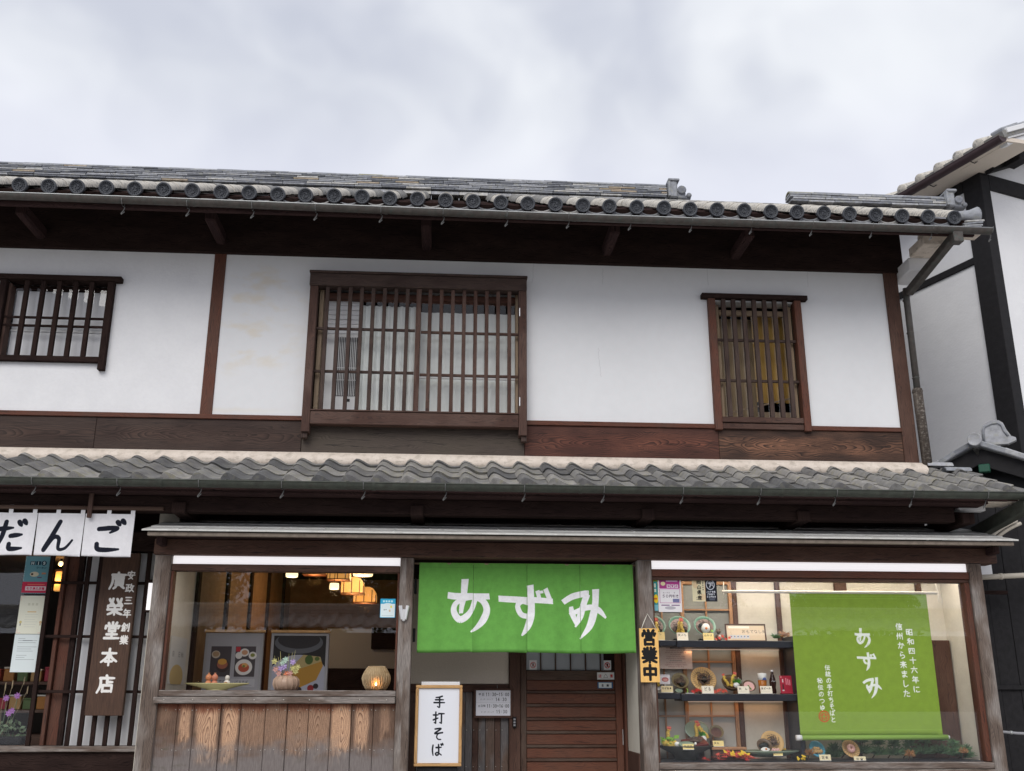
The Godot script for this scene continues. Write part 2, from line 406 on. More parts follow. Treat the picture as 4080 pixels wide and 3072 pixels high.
	"H": "!20 8 20 92|!80 8 80 92|!20 50 80 50", "I": "!50 8 50 92", "S": "78 20 50 8 24 26 50 48 78 70 50 92 20 80", "J": "66 8 66 70 44 92 22 76", "A": "!10 92 50 8 90 92|!26 62 74 62", "F": "!24 92 24 8 82 8|!24 48 70 48",
}
# the curtain's own lettering: x y width, in its own square of 300 x 360
const BRUSH := {
	"あ": "8 114 40 60 122 42 160 122 40 282 121 38|120 10 46 116 70 42 112 130 36 100 190 30 96 232 24|186 146 32 166 206 30 132 252 40 86 272 42 50 224 38 58 172 32 110 142 28 180 130 28 240 152 38 266 208 42 244 272 44 206 318 28 162 352 8",
	"ず": "4 104 38 140 110 40 270 112 36 364 118 34|214 14 44 218 80 42 222 160 44 216 226 46 194 290 38 158 340 8|208 132 28 160 122 28 130 150 32 154 204 34 206 216 30|262 50 26 276 104 24|316 36 30 346 110 28|262 62 16 300 56 16",
	"み": "6 90 34 70 52 38 150 34 40 178 34 40|166 40 40 140 110 38 116 186 40 86 248 8|60 118 24 66 160 34 96 230 26|52 170 24 104 146 30 180 122 34 244 140 38 292 188 12|226 4 46 222 90 42 206 170 48 176 250 38 116 324 6",
}

func curve(pts: PackedVector2Array) -> PackedVector2Array:
	var out := PackedVector2Array()
	var n := pts.size()
	for i in n - 1:
		for k in 8:
			out.append(pts[i].cubic_interpolate(pts[i + 1], pts[maxi(i - 1, 0)], pts[mini(i + 2, n - 1)], k / 8.0))
	out.append(pts[n - 1])
	return out

func dot(im: Image, p: Vector2, r: float, c: Color) -> void:
	var n := int(ceil(r))
	for dy in range(-n, n + 1):
		var q := r * r - dy * dy
		if q < 0.0:
			continue
		var hx := sqrt(q)
		var x0 := int(round(p.x - hx))
		var x1 := int(round(p.x + hx))
		im.fill_rect(Rect2i(x0, int(round(p.y)) + dy, maxi(1, x1 - x0), 1), c)

func line(im: Image, a: Vector2, b: Vector2, w: float, c: Color) -> void:
	var n := maxi(1, int(a.distance_to(b) / maxf(0.7, w * 0.2)))
	for i in n + 1:
		dot(im, a.lerp(b, float(i) / n), maxf(0.5, w / 2.0), c)

# one character in the square of side s whose upper left corner is (x, y)
func glyph(im: Image, ch: String, x: float, y: float, s: float, w: float, c: Color, brush := 0.0, narrow := 1.0) -> void:
	if not GLYPH.has(ch):
		return
	for stroke: String in GLYPH[ch].split("|"):
		var sharp := stroke.begins_with("!")
		var f := stroke.trim_prefix("!").split_floats(" ")
		var pts := PackedVector2Array()
		for i in range(0, f.size() - 1, 2):
			pts.append(Vector2(x + f[i] * s * narrow / 100.0, y + f[i + 1] * s / 100.0))
		if not sharp:
			pts = curve(pts)
		var total := 0.0
		for i in pts.size() - 1:
			total += pts[i].distance_to(pts[i + 1])
		var run := 0.0
		for i in pts.size() - 1:
			var d := pts[i].distance_to(pts[i + 1])
			var n := maxi(1, int(d / maxf(0.6, w * 0.18)))
			for k in n + 1:
				var t := (run + d * k / n) / maxf(total, 0.01)
				var ww := w * (1.0 - brush * (0.75 * t * t - 0.25 * sin(PI * t) - 0.12))
				dot(im, pts[i].lerp(pts[i + 1], float(k) / n), maxf(0.5, ww / 2.0), c)
			run += d

func brushed(im: Image, ch: String, x: float, y: float, k: float, c: Color) -> void:
	for stroke: String in BRUSH[ch].split("|"):
		var f := stroke.split_floats(" ")
		var pts := PackedVector2Array()
		var wid := PackedVector2Array()
		for i in range(0, f.size() - 2, 3):
			pts.append(Vector2(f[i], f[i + 1]))
			wid.append(Vector2(f[i + 2], 0))
		pts = curve(pts)
		wid = curve(wid)
		for i in pts.size() - 1:
			var n := maxi(1, int(pts[i].distance_to(pts[i + 1]) * k / 2.0))
			for j in n + 1:
				var p := pts[i].lerp(pts[i + 1], float(j) / n)
				var side := (pts[mini(i + 2, pts.size() - 1)] - pts[maxi(i - 1, 0)]).normalized().orthogonal() * lerpf(wid[i].x, wid[i + 1].x, float(j) / n) * 0.5
				side = side.rotated(-0.12)
				line(im, Vector2(x + (p.x - side.x) * k, y + (p.y - side.y) * k), Vector2(x + (p.x + side.x) * k, y + (p.y + side.y) * k), maxf(3.0, k * 2.6), c)

func text_v(im: Image, s: String, x: float, y: float, size: float, step: float, w: float, c: Color, lean := 0.0, brush := 0.0) -> void:
	for i in s.length():
		glyph(im, s[i], x + lean * i, y + step * i, size, w, c, brush)

func text_h(im: Image, s: String, x: float, y: float, size: float, step: float, w: float, c: Color, brush := 0.0, narrow := 1.0) -> void:
	for i in s.length():
		glyph(im, s[i], x + step * i, y, size, w, c, brush, narrow)

func canvas(w: int, h: int, c: Color) -> Image:
	var im := Image.create(w, h, false, Image.FORMAT_RGB8)
	im.fill(c)
	return im

func box(im: Image, x: int, y: int, w: int, h: int, c: Color) -> void:
	im.fill_rect(Rect2i(x, y, w, h), c)

func oval(im: Image, x: float, y: float, rx: float, ry: float, c: Color) -> void:
	for dy in range(-int(ry), int(ry) + 1):
		var hx := rx * sqrt(maxf(0.0, 1.0 - dy * dy / (ry * ry)))
		im.fill_rect(Rect2i(int(x - hx), int(y) + dy, maxi(1, int(2.0 * hx)), 1), c)

func print_mat(key: String, im: Image, rough := 0.6, down := 2) -> StandardMaterial3D:
	if down > 1:
		im.resize(im.get_width() / down, im.get_height() / down, Image.INTERPOLATE_BILINEAR)
	return mat(key, Color.WHITE, rough, tex(im))

func _ready() -> void:
	rng.seed = 20240611
	var cam := Camera3D.new()
	cam.name = "camera"
	cam.position = Vector3(0, 1.55, 9.75)
	cam.rotation_degrees = Vector3(17.26, -3.84, 0.1)
	cam.fov = 42.01
	cam.near = 0.05
	cam.far = 400.0
	add_child(cam)
	cam.current = true
	var env := Environment.new()
	env.background_mode = Environment.BG_SKY
	env.sky = Sky.new()
	var pan := PanoramaSkyMaterial.new()
	pan.panorama = tex(sky_image())
	env.sky.sky_material = pan
	env.tonemap_mode = Environment.TONE_MAPPER_LINEAR
	env.tonemap_exposure = 1.36
	env.sdfgi_enabled = true
	env.ssao_enabled = true
	env.ssil_enabled = true
	var we := WorldEnvironment.new()
	we.name = "surroundings"
	we.environment = env
	add_child(we)
	var sun := DirectionalLight3D.new()
	sun.name = "veiled_sun"
	sun.light_energy = 0.46
	sun.light_color = Color(1.0, 0.985, 0.96)
	sun.light_angular_distance = 40.0
	sun.sky_mode = DirectionalLight3D.SKY_MODE_LIGHT_ONLY
	sun.shadow_enabled = true
	sun.rotation_degrees = Vector3(-40, -18, 0)
	add_child(sun)
	materials()
	var g := bb(self, "street_ground", M.street, -45, 45, -0.3, 0.0, -35, 60, 0.0)
	g.set_meta("kind", "structure")
	g.set_meta("label", "pale stone paved street in front of the shops")
	build_house()
	build_upper_roof()
	build_lower_roof()
	build_upper_windows()
	build_shop_front()
	build_sweet_shop()
	build_neighbours()
	build_opposite()
	build_curtains()
	build_signs()
	build_left_display()
	build_right_display()

func sky_image() -> Image:
	var im := Image.create(1024, 512, false, Image.FORMAT_RGBF)
	var a := noise(31, 1.0, 6)
	a.fractal_gain = 0.55
	var b := noise(77, 1.0, 4)
	for y in 512:
		var el := PI * (0.5 - (y + 0.5) / 512.0)
		for x in 1024:
			var az := TAU * (x + 0.5) / 1024.0
			var d := Vector3(cos(el) * sin(az), sin(el), cos(el) * cos(az))
			var q := Vector3(d.x, d.y * 1.5, d.z) * 2.6
			var w := Vector3(b.get_noise_3dv(q * 0.8), b.get_noise_3dv(q * 0.8 + Vector3(5, 1, 2)), b.get_noise_3dv(q * 0.8 + Vector3(1, 8, 4))) * 0.5
			var n := a.get_noise_3dv(q * 1.05 + w + SKY_AT)
			var m := b.get_noise_3dv(q * 0.5 + Vector3(3, 3, 3))
			var t := clampf(0.56 + 0.85 * n + 0.4 * m, 0.0, 1.0)
			# thinner cloud where the sun stands behind it
			t = clampf(t + 0.55 * exp(-pow(acos(clampf(d.dot(Vector3(-0.03, 0.575, -0.817)), -1.0, 1.0)) / 0.17, 2.0)), 0.0, 1.2)
			t = lerpf(t, t * t * (3.0 - 2.0 * minf(t, 1.0)), 0.6)
			var c := Vector3(0.43, 0.455, 0.53).lerp(Vector3(0.66, 0.68, 0.715), t)
			var low := smoothstep(0.555, 0.445, d.y)
			c = c.lerp(Vector3(0.60, 0.615, 0.70), low * 0.7)
			if d.y < 0.0:
				c = Vector3(0.35, 0.34, 0.33)
			im.set_pixel(x, y, Color(c.x, c.y, c.z))
	return im

func materials() -> void:
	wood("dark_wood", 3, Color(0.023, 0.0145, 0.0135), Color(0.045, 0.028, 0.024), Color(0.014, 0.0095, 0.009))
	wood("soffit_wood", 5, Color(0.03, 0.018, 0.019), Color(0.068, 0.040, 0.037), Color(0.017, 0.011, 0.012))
	wood("red_wood", 7, Color(0.10, 0.033, 0.02), Color(0.19, 0.062, 0.033), Color(0.05, 0.02, 0.014), 0.7, 0.25, Color(0.05, 0.035, 0.03))
	wood("brown_wood", 11, Color(0.068, 0.033, 0.024), Color(0.14, 0.064, 0.042), Color(0.035, 0.02, 0.016), 0.75, 0.15, Color(0.08, 0.06, 0.052))
	wood("grey_wood", 13, Color(0.105, 0.075, 0.06), Color(0.21, 0.155, 0.125), Color(0.06, 0.045, 0.038), 0.85, 0.65, Color(0.24, 0.215, 0.2))
	wood("lattice_wood", 17, Color(0.04, 0.023, 0.019), Color(0.08, 0.047, 0.037), Color(0.025, 0.017, 0.015), 0.8, 0.12, Color(0.10, 0.082, 0.073))
	wood("sash_wood", 19, Color(0.058, 0.028, 0.021), Color(0.12, 0.06, 0.044), Color(0.032, 0.018, 0.015), 0.8, 0.2, Color(0.115, 0.088, 0.075))
	wood("door_wood", 23, Color(0.13, 0.044, 0.025), Color(0.25, 0.092, 0.05), Color(0.075, 0.028, 0.018), 0.6, 0.2, Color(0.06, 0.035, 0.028))
	wood("door_rail_wood", 29, Color(0.07, 0.036, 0.025), Color(0.125, 0.07, 0.048), Color(0.04, 0.022, 0.017), 0.7, 0.3, Color(0.11, 0.085, 0.07))
	wood("tan_wood", 31, Color(0.36, 0.19, 0.095), Color(0.5, 0.28, 0.15), Color(0.26, 0.13, 0.06), 0.6)
	wood("pale_trim", 37, Color(0.3, 0.22, 0.15), Color(0.4, 0.3, 0.2), Color(0.22, 0.15, 0.1), 0.6)
	wood("sign_wood", 41, Color(0.075, 0.04, 0.024), Color(0.125, 0.07, 0.043), Color(0.05, 0.028, 0.018), 0.6)
	wood("gold_frame", 43, Color(0.5, 0.29, 0.12), Color(0.64, 0.39, 0.18), Color(0.4, 0.22, 0.09), 0.45)
	wood("plank_plain", 47, Color(0.11, 0.072, 0.055), Color(0.23, 0.15, 0.115), Color(0.06, 0.04, 0.034), 0.85, 0.7, Color(0.13, 0.125, 0.13))
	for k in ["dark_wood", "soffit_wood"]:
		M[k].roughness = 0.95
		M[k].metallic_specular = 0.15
	tri_mat("plaster", speck_img(51, Color(0.875, 0.875, 0.885), Color(0.897, 0.897, 0.905), 5.0), 0.9, 0.5, 0.6)
	tri_mat("cream_plaster", speck_img(53, Color(0.80, 0.75, 0.70), Color(0.87, 0.825, 0.78), 9.0, Color(0.66, 0.62, 0.57, 0.55)), 0.9, 0.8, 0.6)
	tri_mat("beige_plaster", speck_img(55, Color(0.82, 0.775, 0.725), Color(0.86, 0.815, 0.765), 60.0), 0.92, 1.0, 1.5)
	tri_mat("room_plaster", speck_img(57, Color(0.80, 0.78, 0.73), Color(0.84, 0.82, 0.77), 6.0), 0.9, 0.6, 0.0)
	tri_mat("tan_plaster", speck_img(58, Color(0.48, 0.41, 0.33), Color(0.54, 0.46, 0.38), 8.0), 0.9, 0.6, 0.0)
	tri_mat("street", speck_img(59, Color(0.67, 0.66, 0.64), Color(0.75, 0.74, 0.72), 30.0), 0.9, 0.3, 1.0)
	var lich := Color(0.60, 0.58, 0.47, 0.75)
	var tones := [Color(0.375, 0.375, 0.38), Color(0.435, 0.43, 0.43), Color(0.49, 0.485, 0.48), Color(0.55, 0.54, 0.53)]
	for i in 4:
		var c: Color = tones[i]
		var m := tri_mat("tile_%d" % i, speck_img(61 + i, c * 0.86, c * 1.16, 9.0, Color(lich.r, lich.g, lich.b, 0.25 + 0.12 * i)), 0.62, 1.3, 1.2)
		m.uv1_offset = Vector3(0.17 * i, 0.31 * i, 0.53 * i)
	var rt := [Color(0.37, 0.38, 0.41), Color(0.47, 0.48, 0.51), Color(0.56, 0.57, 0.595), Color(0.64, 0.645, 0.665), Color(0.73, 0.725, 0.72), Color(0.64, 0.585, 0.52)]
	for i in 6:
		var c: Color = rt[i]
		tri_mat("ridge_%d" % i, speck_img(71 + i, c * 0.88, c * 1.12, 8.0, Color(0.62, 0.60, 0.44, 0.18 if i < 5 else 0.4)), 0.7, 1.6, 0.8)
	tri_mat("lichen_tile", speck_img(79, Color(0.42, 0.42, 0.42), Color(0.63, 0.61, 0.46), 16.0), 0.85, 2.2, 1.0)
	tri_mat("cream_tile", speck_img(81, Color(0.68, 0.66, 0.63), Color(0.84, 0.815, 0.77), 10.0, Color(0.40, 0.41, 0.42, 0.7)), 0.8, 1.7, 0.8)
	tri_mat("disc_tile", speck_img(83, Color(0.24, 0.25, 0.275), Color(0.33, 0.34, 0.365), 12.0, Color(0.46, 0.47, 0.46, 0.3)), 0.6, 2.0, 0.8)
	tri_mat("gutter_brown", speck_img(85, Color(0.29, 0.27, 0.26), Color(0.37, 0.35, 0.335), 14.0, Color(0.27, 0.37, 0.35, 0.3)), 0.5, 0.9, 0.0).metallic = 0.3
	tri_mat("gutter_green", speck_img(87, Color(0.25, 0.265, 0.245), Color(0.32, 0.335, 0.305), 10.0, Color(0.25, 0.235, 0.22, 0.5)), 0.5, 0.9, 0.0).metallic = 0.3
	tri_mat("gutter_plum", speck_img(89, Color(0.26, 0.21, 0.22), Color(0.31, 0.25, 0.26), 10.0), 0.45, 0.9, 0.0).metallic = 0.2
	tri_mat("awning_metal", speck_img(91, Color(0.80, 0.80, 0.79), Color(0.87, 0.865, 0.85), 9.0, Color(0.72, 0.71, 0.69, 0.5)), 0.55, 0.7, 0.5).metallic = 0.15
	tri_mat("black_board", speck_img(93, Color(0.10, 0.095, 0.105), Color(0.145, 0.14, 0.15), 12.0), 0.8, 0.9, 0.6)
	tri_mat("tar_pipe", speck_img(95, Color(0.20, 0.18, 0.165), Color(0.36, 0.32, 0.29), 12.0, Color(0.62, 0.6, 0.57, 0.6)), 0.85, 2.0, 2.0)
	tri_mat("lip_brown", speck_img(97, Color(0.44, 0.40, 0.36), Color(0.54, 0.49, 0.45), 12.0), 0.7, 0.9, 0.0)
	mat("hook_iron", lin(0.13, 0.13, 0.13), 0.5)
	mat("galvanised", lin(0.42, 0.43, 0.43), 0.45, null, Vector3.ONE, 0.6)
	mat("brass_hook", lin(0.3, 0.28, 0.25), 0.5, null, Vector3.ONE, 0.4)
	mat("nail", lin(0.5, 0.47, 0.43), 0.4, null, Vector3.ONE, 0.7)
	mat("white_paint", lin(0.76, 0.76, 0.78), 0.5)
	mat("white_plastic", lin(0.72, 0.72, 0.73), 0.35)
	mat("bright_metal", lin(0.75, 0.75, 0.76), 0.3, null, Vector3.ONE, 0.5)
	mat("cream_pipe", lin(0.5, 0.455, 0.385), 0.55)
	mat("grey_pipe", lin(0.3, 0.3, 0.32), 0.5)
	mat("black", lin(0.012, 0.012, 0.014), 0.5)
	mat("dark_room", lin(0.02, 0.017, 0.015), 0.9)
	mat("dark_shelf", lin(0.022, 0.026, 0.036), 0.4)
	mat("cord_white", lin(0.7, 0.66, 0.58), 0.8)
	mat("curtain_white", lin(0.84, 0.87, 0.85), 0.85)
	mat("paper_screen", lin(0.5, 0.49, 0.45), 0.9)
	mat("slate_paper", lin(0.27, 0.28, 0.26), 0.9)
	mat("gold_cloth", lin(0.50, 0.31, 0.085), 0.75)
	mat("beige_cloth", lin(0.36, 0.27, 0.17), 0.85)
	mat("frosted", lin(0.42, 0.45, 0.49), 0.6)
	mat("green_plastic", lin(0.02, 0.085, 0.055), 0.4)
	for k in [["glass", 0.0], ["thin_glass", 0.0]]:
		var gl := mat(k[0], Color(0.93, 0.97, 0.95, k[1]), 0.0)
		gl.transparency = BaseMaterial3D.TRANSPARENCY_ALPHA
		gl.metallic_specular = 0.5
	var lp := mat("light_panel", lin(0.8, 0.8, 0.8), 0.5)
	lp.emission_enabled = true
	lp.emission = Color(1.0, 0.98, 0.99)
	lp.emission_energy_multiplier = 0.5
	for k in [["strip_light", lin(1.0, 0.6, 0.35), 0.2], ["strip_white", lin(1.0, 0.92, 0.8), 0.9]]:
		var sl := mat(k[0], lin(0.8, 0.8, 0.8), 0.5)
		sl.emission_enabled = true
		sl.emission = k[1]
		sl.emission_energy_multiplier = k[2]
	var warm := mat("lamp_paper", lin(0.55, 0.36, 0.16), 0.8)
	warm.emission_enabled = true
	warm.emission = lin(1.0, 0.46, 0.11)
	warm.emission_energy_multiplier = 0.36
	var bulb := mat("bulb", lin(0.9, 0.8, 0.6), 0.5)
	bulb.emission_enabled = true
	bulb.emission = lin(1.0, 0.72, 0.38)
	bulb.emission_energy_multiplier = 1.5

# the walls, posts, boards and floors of the merchant house
func build_house() -> void:
	house = thing("merchant_house", "long two-storey white plastered house with dark timber frame and grey tiled roofs", "house")
	# plaster of the upper storey, left of the red post and right of it, built round the window openings
	var st := S()
	for r in [[-7.0, -4.47, 4.2, 6.0], [-4.47, -3.44, 5.6, 6.0], [-4.47, -3.44, 4.2, 4.76], [-3.44, -2.44, 4.2, 6.0]]:
		bx(st, Vector3((r[0] + r[1]) / 2, (r[2] + r[3]) / 2, -0.08), Vector3(r[1] - r[0], r[3] - r[2], 0.16), 0.0)
	fin(st, "plaster_wall", M.plaster, house)
	var im := Image.create(1024, 256, false, Image.FORMAT_RGB8)
	var n := noise(101, 0.012, 4)
	var f := noise(102, 0.05, 3)
	for y in 256:
		for x in 1024:
			var wx := -2.32 + 7.0 * x / 1024.0
			var c := Color(0.87, 0.872, 0.88) * (1.0 + 0.018 * n.get_noise_2d(x * 0.4, y * 0.4) + 0.008 * f.get_noise_2d(x, y))
			var k := smoothstep(-1.25, -1.9, wx) * clampf(n.get_noise_2d(x * 1.1, y * 2.2) * 1.3 + 0.02 + 0.35 * f.get_noise_2d(x * 0.8, y * 1.4), 0.0, 0.8) * smoothstep(15, 40, y) * smoothstep(215, 150, y)
			k += smoothstep(0.05, 0.0, absf(y - 246.0 - 3.0 * n.get_noise_2d(x * 3.0, 5)) / 120.0) * smoothstep(-1.4, -2.2, wx) * 0.4
			c = c.lerp(Color(0.83, 0.745, 0.60), clampf(k * 0.38, 0.0, 0.5))
			im.set_pixel(x, y, c)
	for crack in [[0.89, 0.0, 40, 3], [2.75, 0.02, 30, 5], [1.55, 0.55, 45, 9], [3.85, 0.03, 26, 11], [1.62, 0.05, 26, 21]]:
		var cx: float = (crack[0] + 2.32) / 7.0 * 1024.0
		for k in crack[2]:
			cx += 0.7 * f.get_noise_2d(k * 9.0, crack[3] * 40.0)
			var yy: int = int(crack[1] * 256) + k
			im.set_pixel(int(cx), yy, im.get_pixel(int(cx), yy) * 0.93)
	var pm := mat("plaster_front", Color.WHITE, 0.9, tex(im), Vector3(1.0 / 7.0, 1.0 / 1.8, 1))
	pm.uv1_offset = Vector3(2.32 / 7.0, 6.0 / 1.8, 0)
	pm.metallic_specular = 0.2
	st = S()
	for r in [[-2.32, -1.385, 4.2, 6.0], [-1.385, 0.76, 5.62, 6.0], [-1.385, 0.76, 4.2, 4.24], [0.76, 2.77, 4.2, 6.0], [2.77, 3.69, 5.57, 6.0], [2.77, 3.69, 4.2, 4.26], [3.69, 4.68, 4.2, 6.0]]:
		bx(st, Vector3((r[0] + r[1]) / 2, (r[2] + r[3]) / 2, -0.08), Vector3(r[1] - r[0], r[3] - r[2], 0.16), 0.0, true)
	fin(st, "plaster_wall", pm, house)
	bb(house, "post", M.red_wood, -2.44, -2.32, 4.215, 6.02, -0.14, 0.012)
	bb(house, "corner_post", M.brown_wood, 4.68, 4.83, 3.72, 6.1, -0.14, 0.025, 0.006)
	bb(house, "sill_rail", M.red_wood, -7.0, 4.68, 4.168, 4.215, -0.14, 0.03)
	# fascia boards under the rail, each with its own figure
	var segs := [[-7.0, -3.42, 0], [-3.42, -1.43, 1], [-1.43, 0.78, 2], [0.78, 2.76, 3], [2.76, 4.68, 4]]
	var cols := [[Color(0.036, 0.021, 0.017), Color(0.13, 0.07, 0.05)], [Color(0.038, 0.022, 0.018), Color(0.14, 0.078, 0.056)], [Color(0.07, 0.055, 0.043), Color(0.125, 0.10, 0.08)], [Color(0.062, 0.024, 0.018), Color(0.26, 0.085, 0.05)], [Color(0.036, 0.02, 0.015), Color(0.42, 0.19, 0.105)]]
	for s in segs:
		var len: float = s[1] - s[0]
		var a: Color = cols[s[2]][0]
		var b: Color = cols[s[2]][1]
		var wi := wood_img(192, 768, 140 + s[2] * 3, a.linear_to_srgb(), b.linear_to_srgb(), (a * 0.45).linear_to_srgb(), 30.0, 1.0 if s[2] != 2 else 0.0, 0.3 if s[2] < 3 else 0.1, Color(0.045, 0.033, 0.029).linear_to_srgb())
		wi.rotate_90(CLOCKWISE)
		var fm := mat("fascia_%d" % s[2], Color.WHITE, 0.75, tex(wi), Vector3(1.0 / len, 1.0 / 0.33, 1))
		fm.uv1_offset = Vector3(-s[0] / len, 4.17 / 0.33, 0)
		bb(house, "fascia_board", fm, s[0] + 0.0015, s[1] - 0.0015, 3.845, 4.166, -0.12, 0.012 if s[2] != 2 else 0.004, 0.003, true)
	# cream mortar fillet where the lower roof meets the wall
	st = S()
	var prof := [Vector2(0.0, 3.853), Vector2(0.04, 3.842), Vector2(0.10, 3.80), Vector2(0.135, 3.765), Vector2(0.13, 3.70), Vector2(0.0, 3.66)]
	var nx := 60
	for i in nx:
		var x0 := lerpf(-7.0, 4.86, float(i) / nx)
		var x1 := lerpf(-7.0, 4.86, float(i + 1) / nx)
		for k in prof.size() - 1:
			var p: Vector2 = prof[k]
			var q: Vector2 = prof[k + 1]
			quad(st, Vector3(x0, p.y, p.x), Vector3(x1, p.y, p.x), Vector3(x1, q.y, q.x), Vector3(x0, q.y, q.x), Vector3((x0 + x1) / 2, 3.74, 0.02))
	st.set_smooth_group(-1)
	quad(st, Vector3(4.86, 3.853, 0), Vector3(4.86, 3.80, 0.10), Vector3(4.86, 3.70, 0.13), Vector3(4.86, 3.66, 0), Vector3(4.5, 3.74, 0.02))
	fin(st, "mortar_fillet", M.cream_plaster, house)
	# upper eaves: wall plate, sloping boards, arms
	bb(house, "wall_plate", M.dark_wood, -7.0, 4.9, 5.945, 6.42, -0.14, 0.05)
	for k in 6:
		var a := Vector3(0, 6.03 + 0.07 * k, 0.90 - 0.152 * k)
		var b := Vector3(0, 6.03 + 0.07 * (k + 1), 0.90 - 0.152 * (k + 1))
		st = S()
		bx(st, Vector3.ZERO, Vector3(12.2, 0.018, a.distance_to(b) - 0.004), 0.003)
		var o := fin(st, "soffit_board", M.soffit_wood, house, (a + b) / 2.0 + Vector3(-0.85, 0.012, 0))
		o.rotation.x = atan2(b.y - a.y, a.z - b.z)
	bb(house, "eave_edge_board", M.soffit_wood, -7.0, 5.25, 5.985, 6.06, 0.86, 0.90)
	for x in [-6.05, -4.2, -2.38, -0.25, 1.66, 3.05]:
		st = S()
		bx(st, Vector3(x, 6.10, 0.30), Vector3(0.10, 0.13, 0.60), 0.02)
		fin(st, "bracket_arm", M.soffit_wood, house)
	bb(house, "purlin", M.soffit_wood, -7.0, 4.95, 6.17, 6.29, 0.55, 0.67)
	# plastered underside of the gable overhang at the right corner
	bb(house, "verge_plaster", M.cream_plaster, 4.90, 5.30, 6.12, 6.20, 0.42, 0.82, 0.01)
	bb(house, "verge_plaster", M.cream_plaster, 4.86, 5.18, 6.01, 6.118, 0.28, 0.62, 0.01)
	bb(house, "verge_plaster", M.plaster, 4.835, 5.10, 5.86, 6.008, -0.1, 0.30, 0.01)
	bb(house, "verge_plaster", M.cream_plaster, 5.20, 5.42, 6.08, 6.25, 0.60, 0.74, 0.01)
	# floors, back and end walls, so that the rooms are closed
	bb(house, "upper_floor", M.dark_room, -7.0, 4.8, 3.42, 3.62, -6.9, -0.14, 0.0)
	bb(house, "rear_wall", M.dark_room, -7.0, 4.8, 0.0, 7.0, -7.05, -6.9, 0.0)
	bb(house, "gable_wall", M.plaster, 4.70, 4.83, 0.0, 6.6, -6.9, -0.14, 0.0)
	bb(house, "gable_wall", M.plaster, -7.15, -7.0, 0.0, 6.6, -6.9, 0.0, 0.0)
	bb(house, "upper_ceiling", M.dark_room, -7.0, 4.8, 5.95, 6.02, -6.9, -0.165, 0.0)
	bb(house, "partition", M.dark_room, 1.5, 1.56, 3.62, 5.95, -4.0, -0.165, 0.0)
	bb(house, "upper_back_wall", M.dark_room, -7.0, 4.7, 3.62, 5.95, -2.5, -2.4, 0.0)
	# lower storey: wall head in the shade of the lower roof
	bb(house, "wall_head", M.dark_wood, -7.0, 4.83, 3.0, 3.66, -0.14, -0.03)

# ------------------------------------------------------------------ upper roof of round tiles
func half_tile(r: float, len: float, t := 0.016, n := 10) -> ArrayMesh:
	var st := S()
	st.set_smooth_group(1)
	for k in n:
		var a := PI * k / n
		var b := PI * (k + 1) / n
		for e in [[r, r]]:
			quad(st, Vector3(cos(a) * r, sin(a) * r, 0), Vector3(cos(b) * r, sin(b) * r, 0), Vector3(cos(b) * r * 0.97, sin(b) * r * 0.97, -len), Vector3(cos(a) * r * 0.97, sin(a) * r * 0.97, -len), Vector3(0, 0, -len / 2))
	st.set_smooth_group(-1)
	var q := r - t
	for k in n:
		var a := PI * k / n
		var b := PI * (k + 1) / n
		quad(st, Vector3(cos(a) * r, sin(a) * r, 0), Vector3(cos(b) * r, sin(b) * r, 0), Vector3(cos(b) * q, sin(b) * q, 0), Vector3(cos(a) * q, sin(a) * q, 0), Vector3(0, 0, -1))
		quad(st, Vector3(cos(a) * q, sin(a) * q, 0), Vector3(cos(b) * q, sin(b) * q, 0), Vector3(cos(b) * q, sin(b) * q, -len), Vector3(cos(a) * q, sin(a) * q, -len), Vector3(0, r * 3, -len / 2))
	return commit(st)

# round eave end with a raised rim, a ring of beads and a three-comma whirl
func disc_mesh(r: float) -> ArrayMesh:
	var st := S()
	var xf := Transform3D(Basis(Vector3.RIGHT, PI / 2), Vector3.ZERO)
	lathe(st, [Vector2(0, -0.03), Vector2(r, -0.03), Vector2(r, 0.006), Vector2(r * 0.96, 0.011), Vector2(r * 0.76, 0.011), Vector2(r * 0.73, 0.002), Vector2(0, 0.002)], 22, xf)
	for k in 14:
		var a := TAU * k / 14
		ball(st, Vector3(cos(a) * r * 0.615, sin(a) * r * 0.615, 0.003), Vector3(r * 0.075, r * 0.075, 0.008), 6)
	st.set_smooth_group(-1)
	for k in 3:
		var a0 := TAU * k / 3.0 + 0.4
		var L := PackedVector2Array()
		var R := PackedVector2Array()
		for i in 9:
			var t := i / 8.0
			var a := a0 + t * 2.5
			var rr := r * (0.17 + 0.27 * t)
			var w := r * 0.125 * (1.0 - t) * (0.75 + 0.6 * sin(PI * minf(t * 2.2, 1.0)))
			var d := Vector2(cos(a), sin(a))
			L.append(d * (rr + w))
			R.append(d * (rr - w))
		for i in 8:
			var z := Vector3(0, 0, 0.011)
			var p0 := Vector3(L[i].x, L[i].y, 0.009)
			var p1 := Vector3(L[i + 1].x, L[i + 1].y, 0.009)
			var q0 := Vector3(R[i].x, R[i].y, 0.009)
			var q1 := Vector3(R[i + 1].x, R[i + 1].y, 0.009)
			var k0 := Vector3(0, 0, -0.008)
			quad(st, p0, p1, q1, q0, p0 - z)
			quad(st, p0, p1, p1 + k0, p0 + k0, (q0 + q1) / 2.0)
			quad(st, q0, q1, q1 + k0, q0 + k0, (p0 + p1) / 2.0)
	return commit(st)

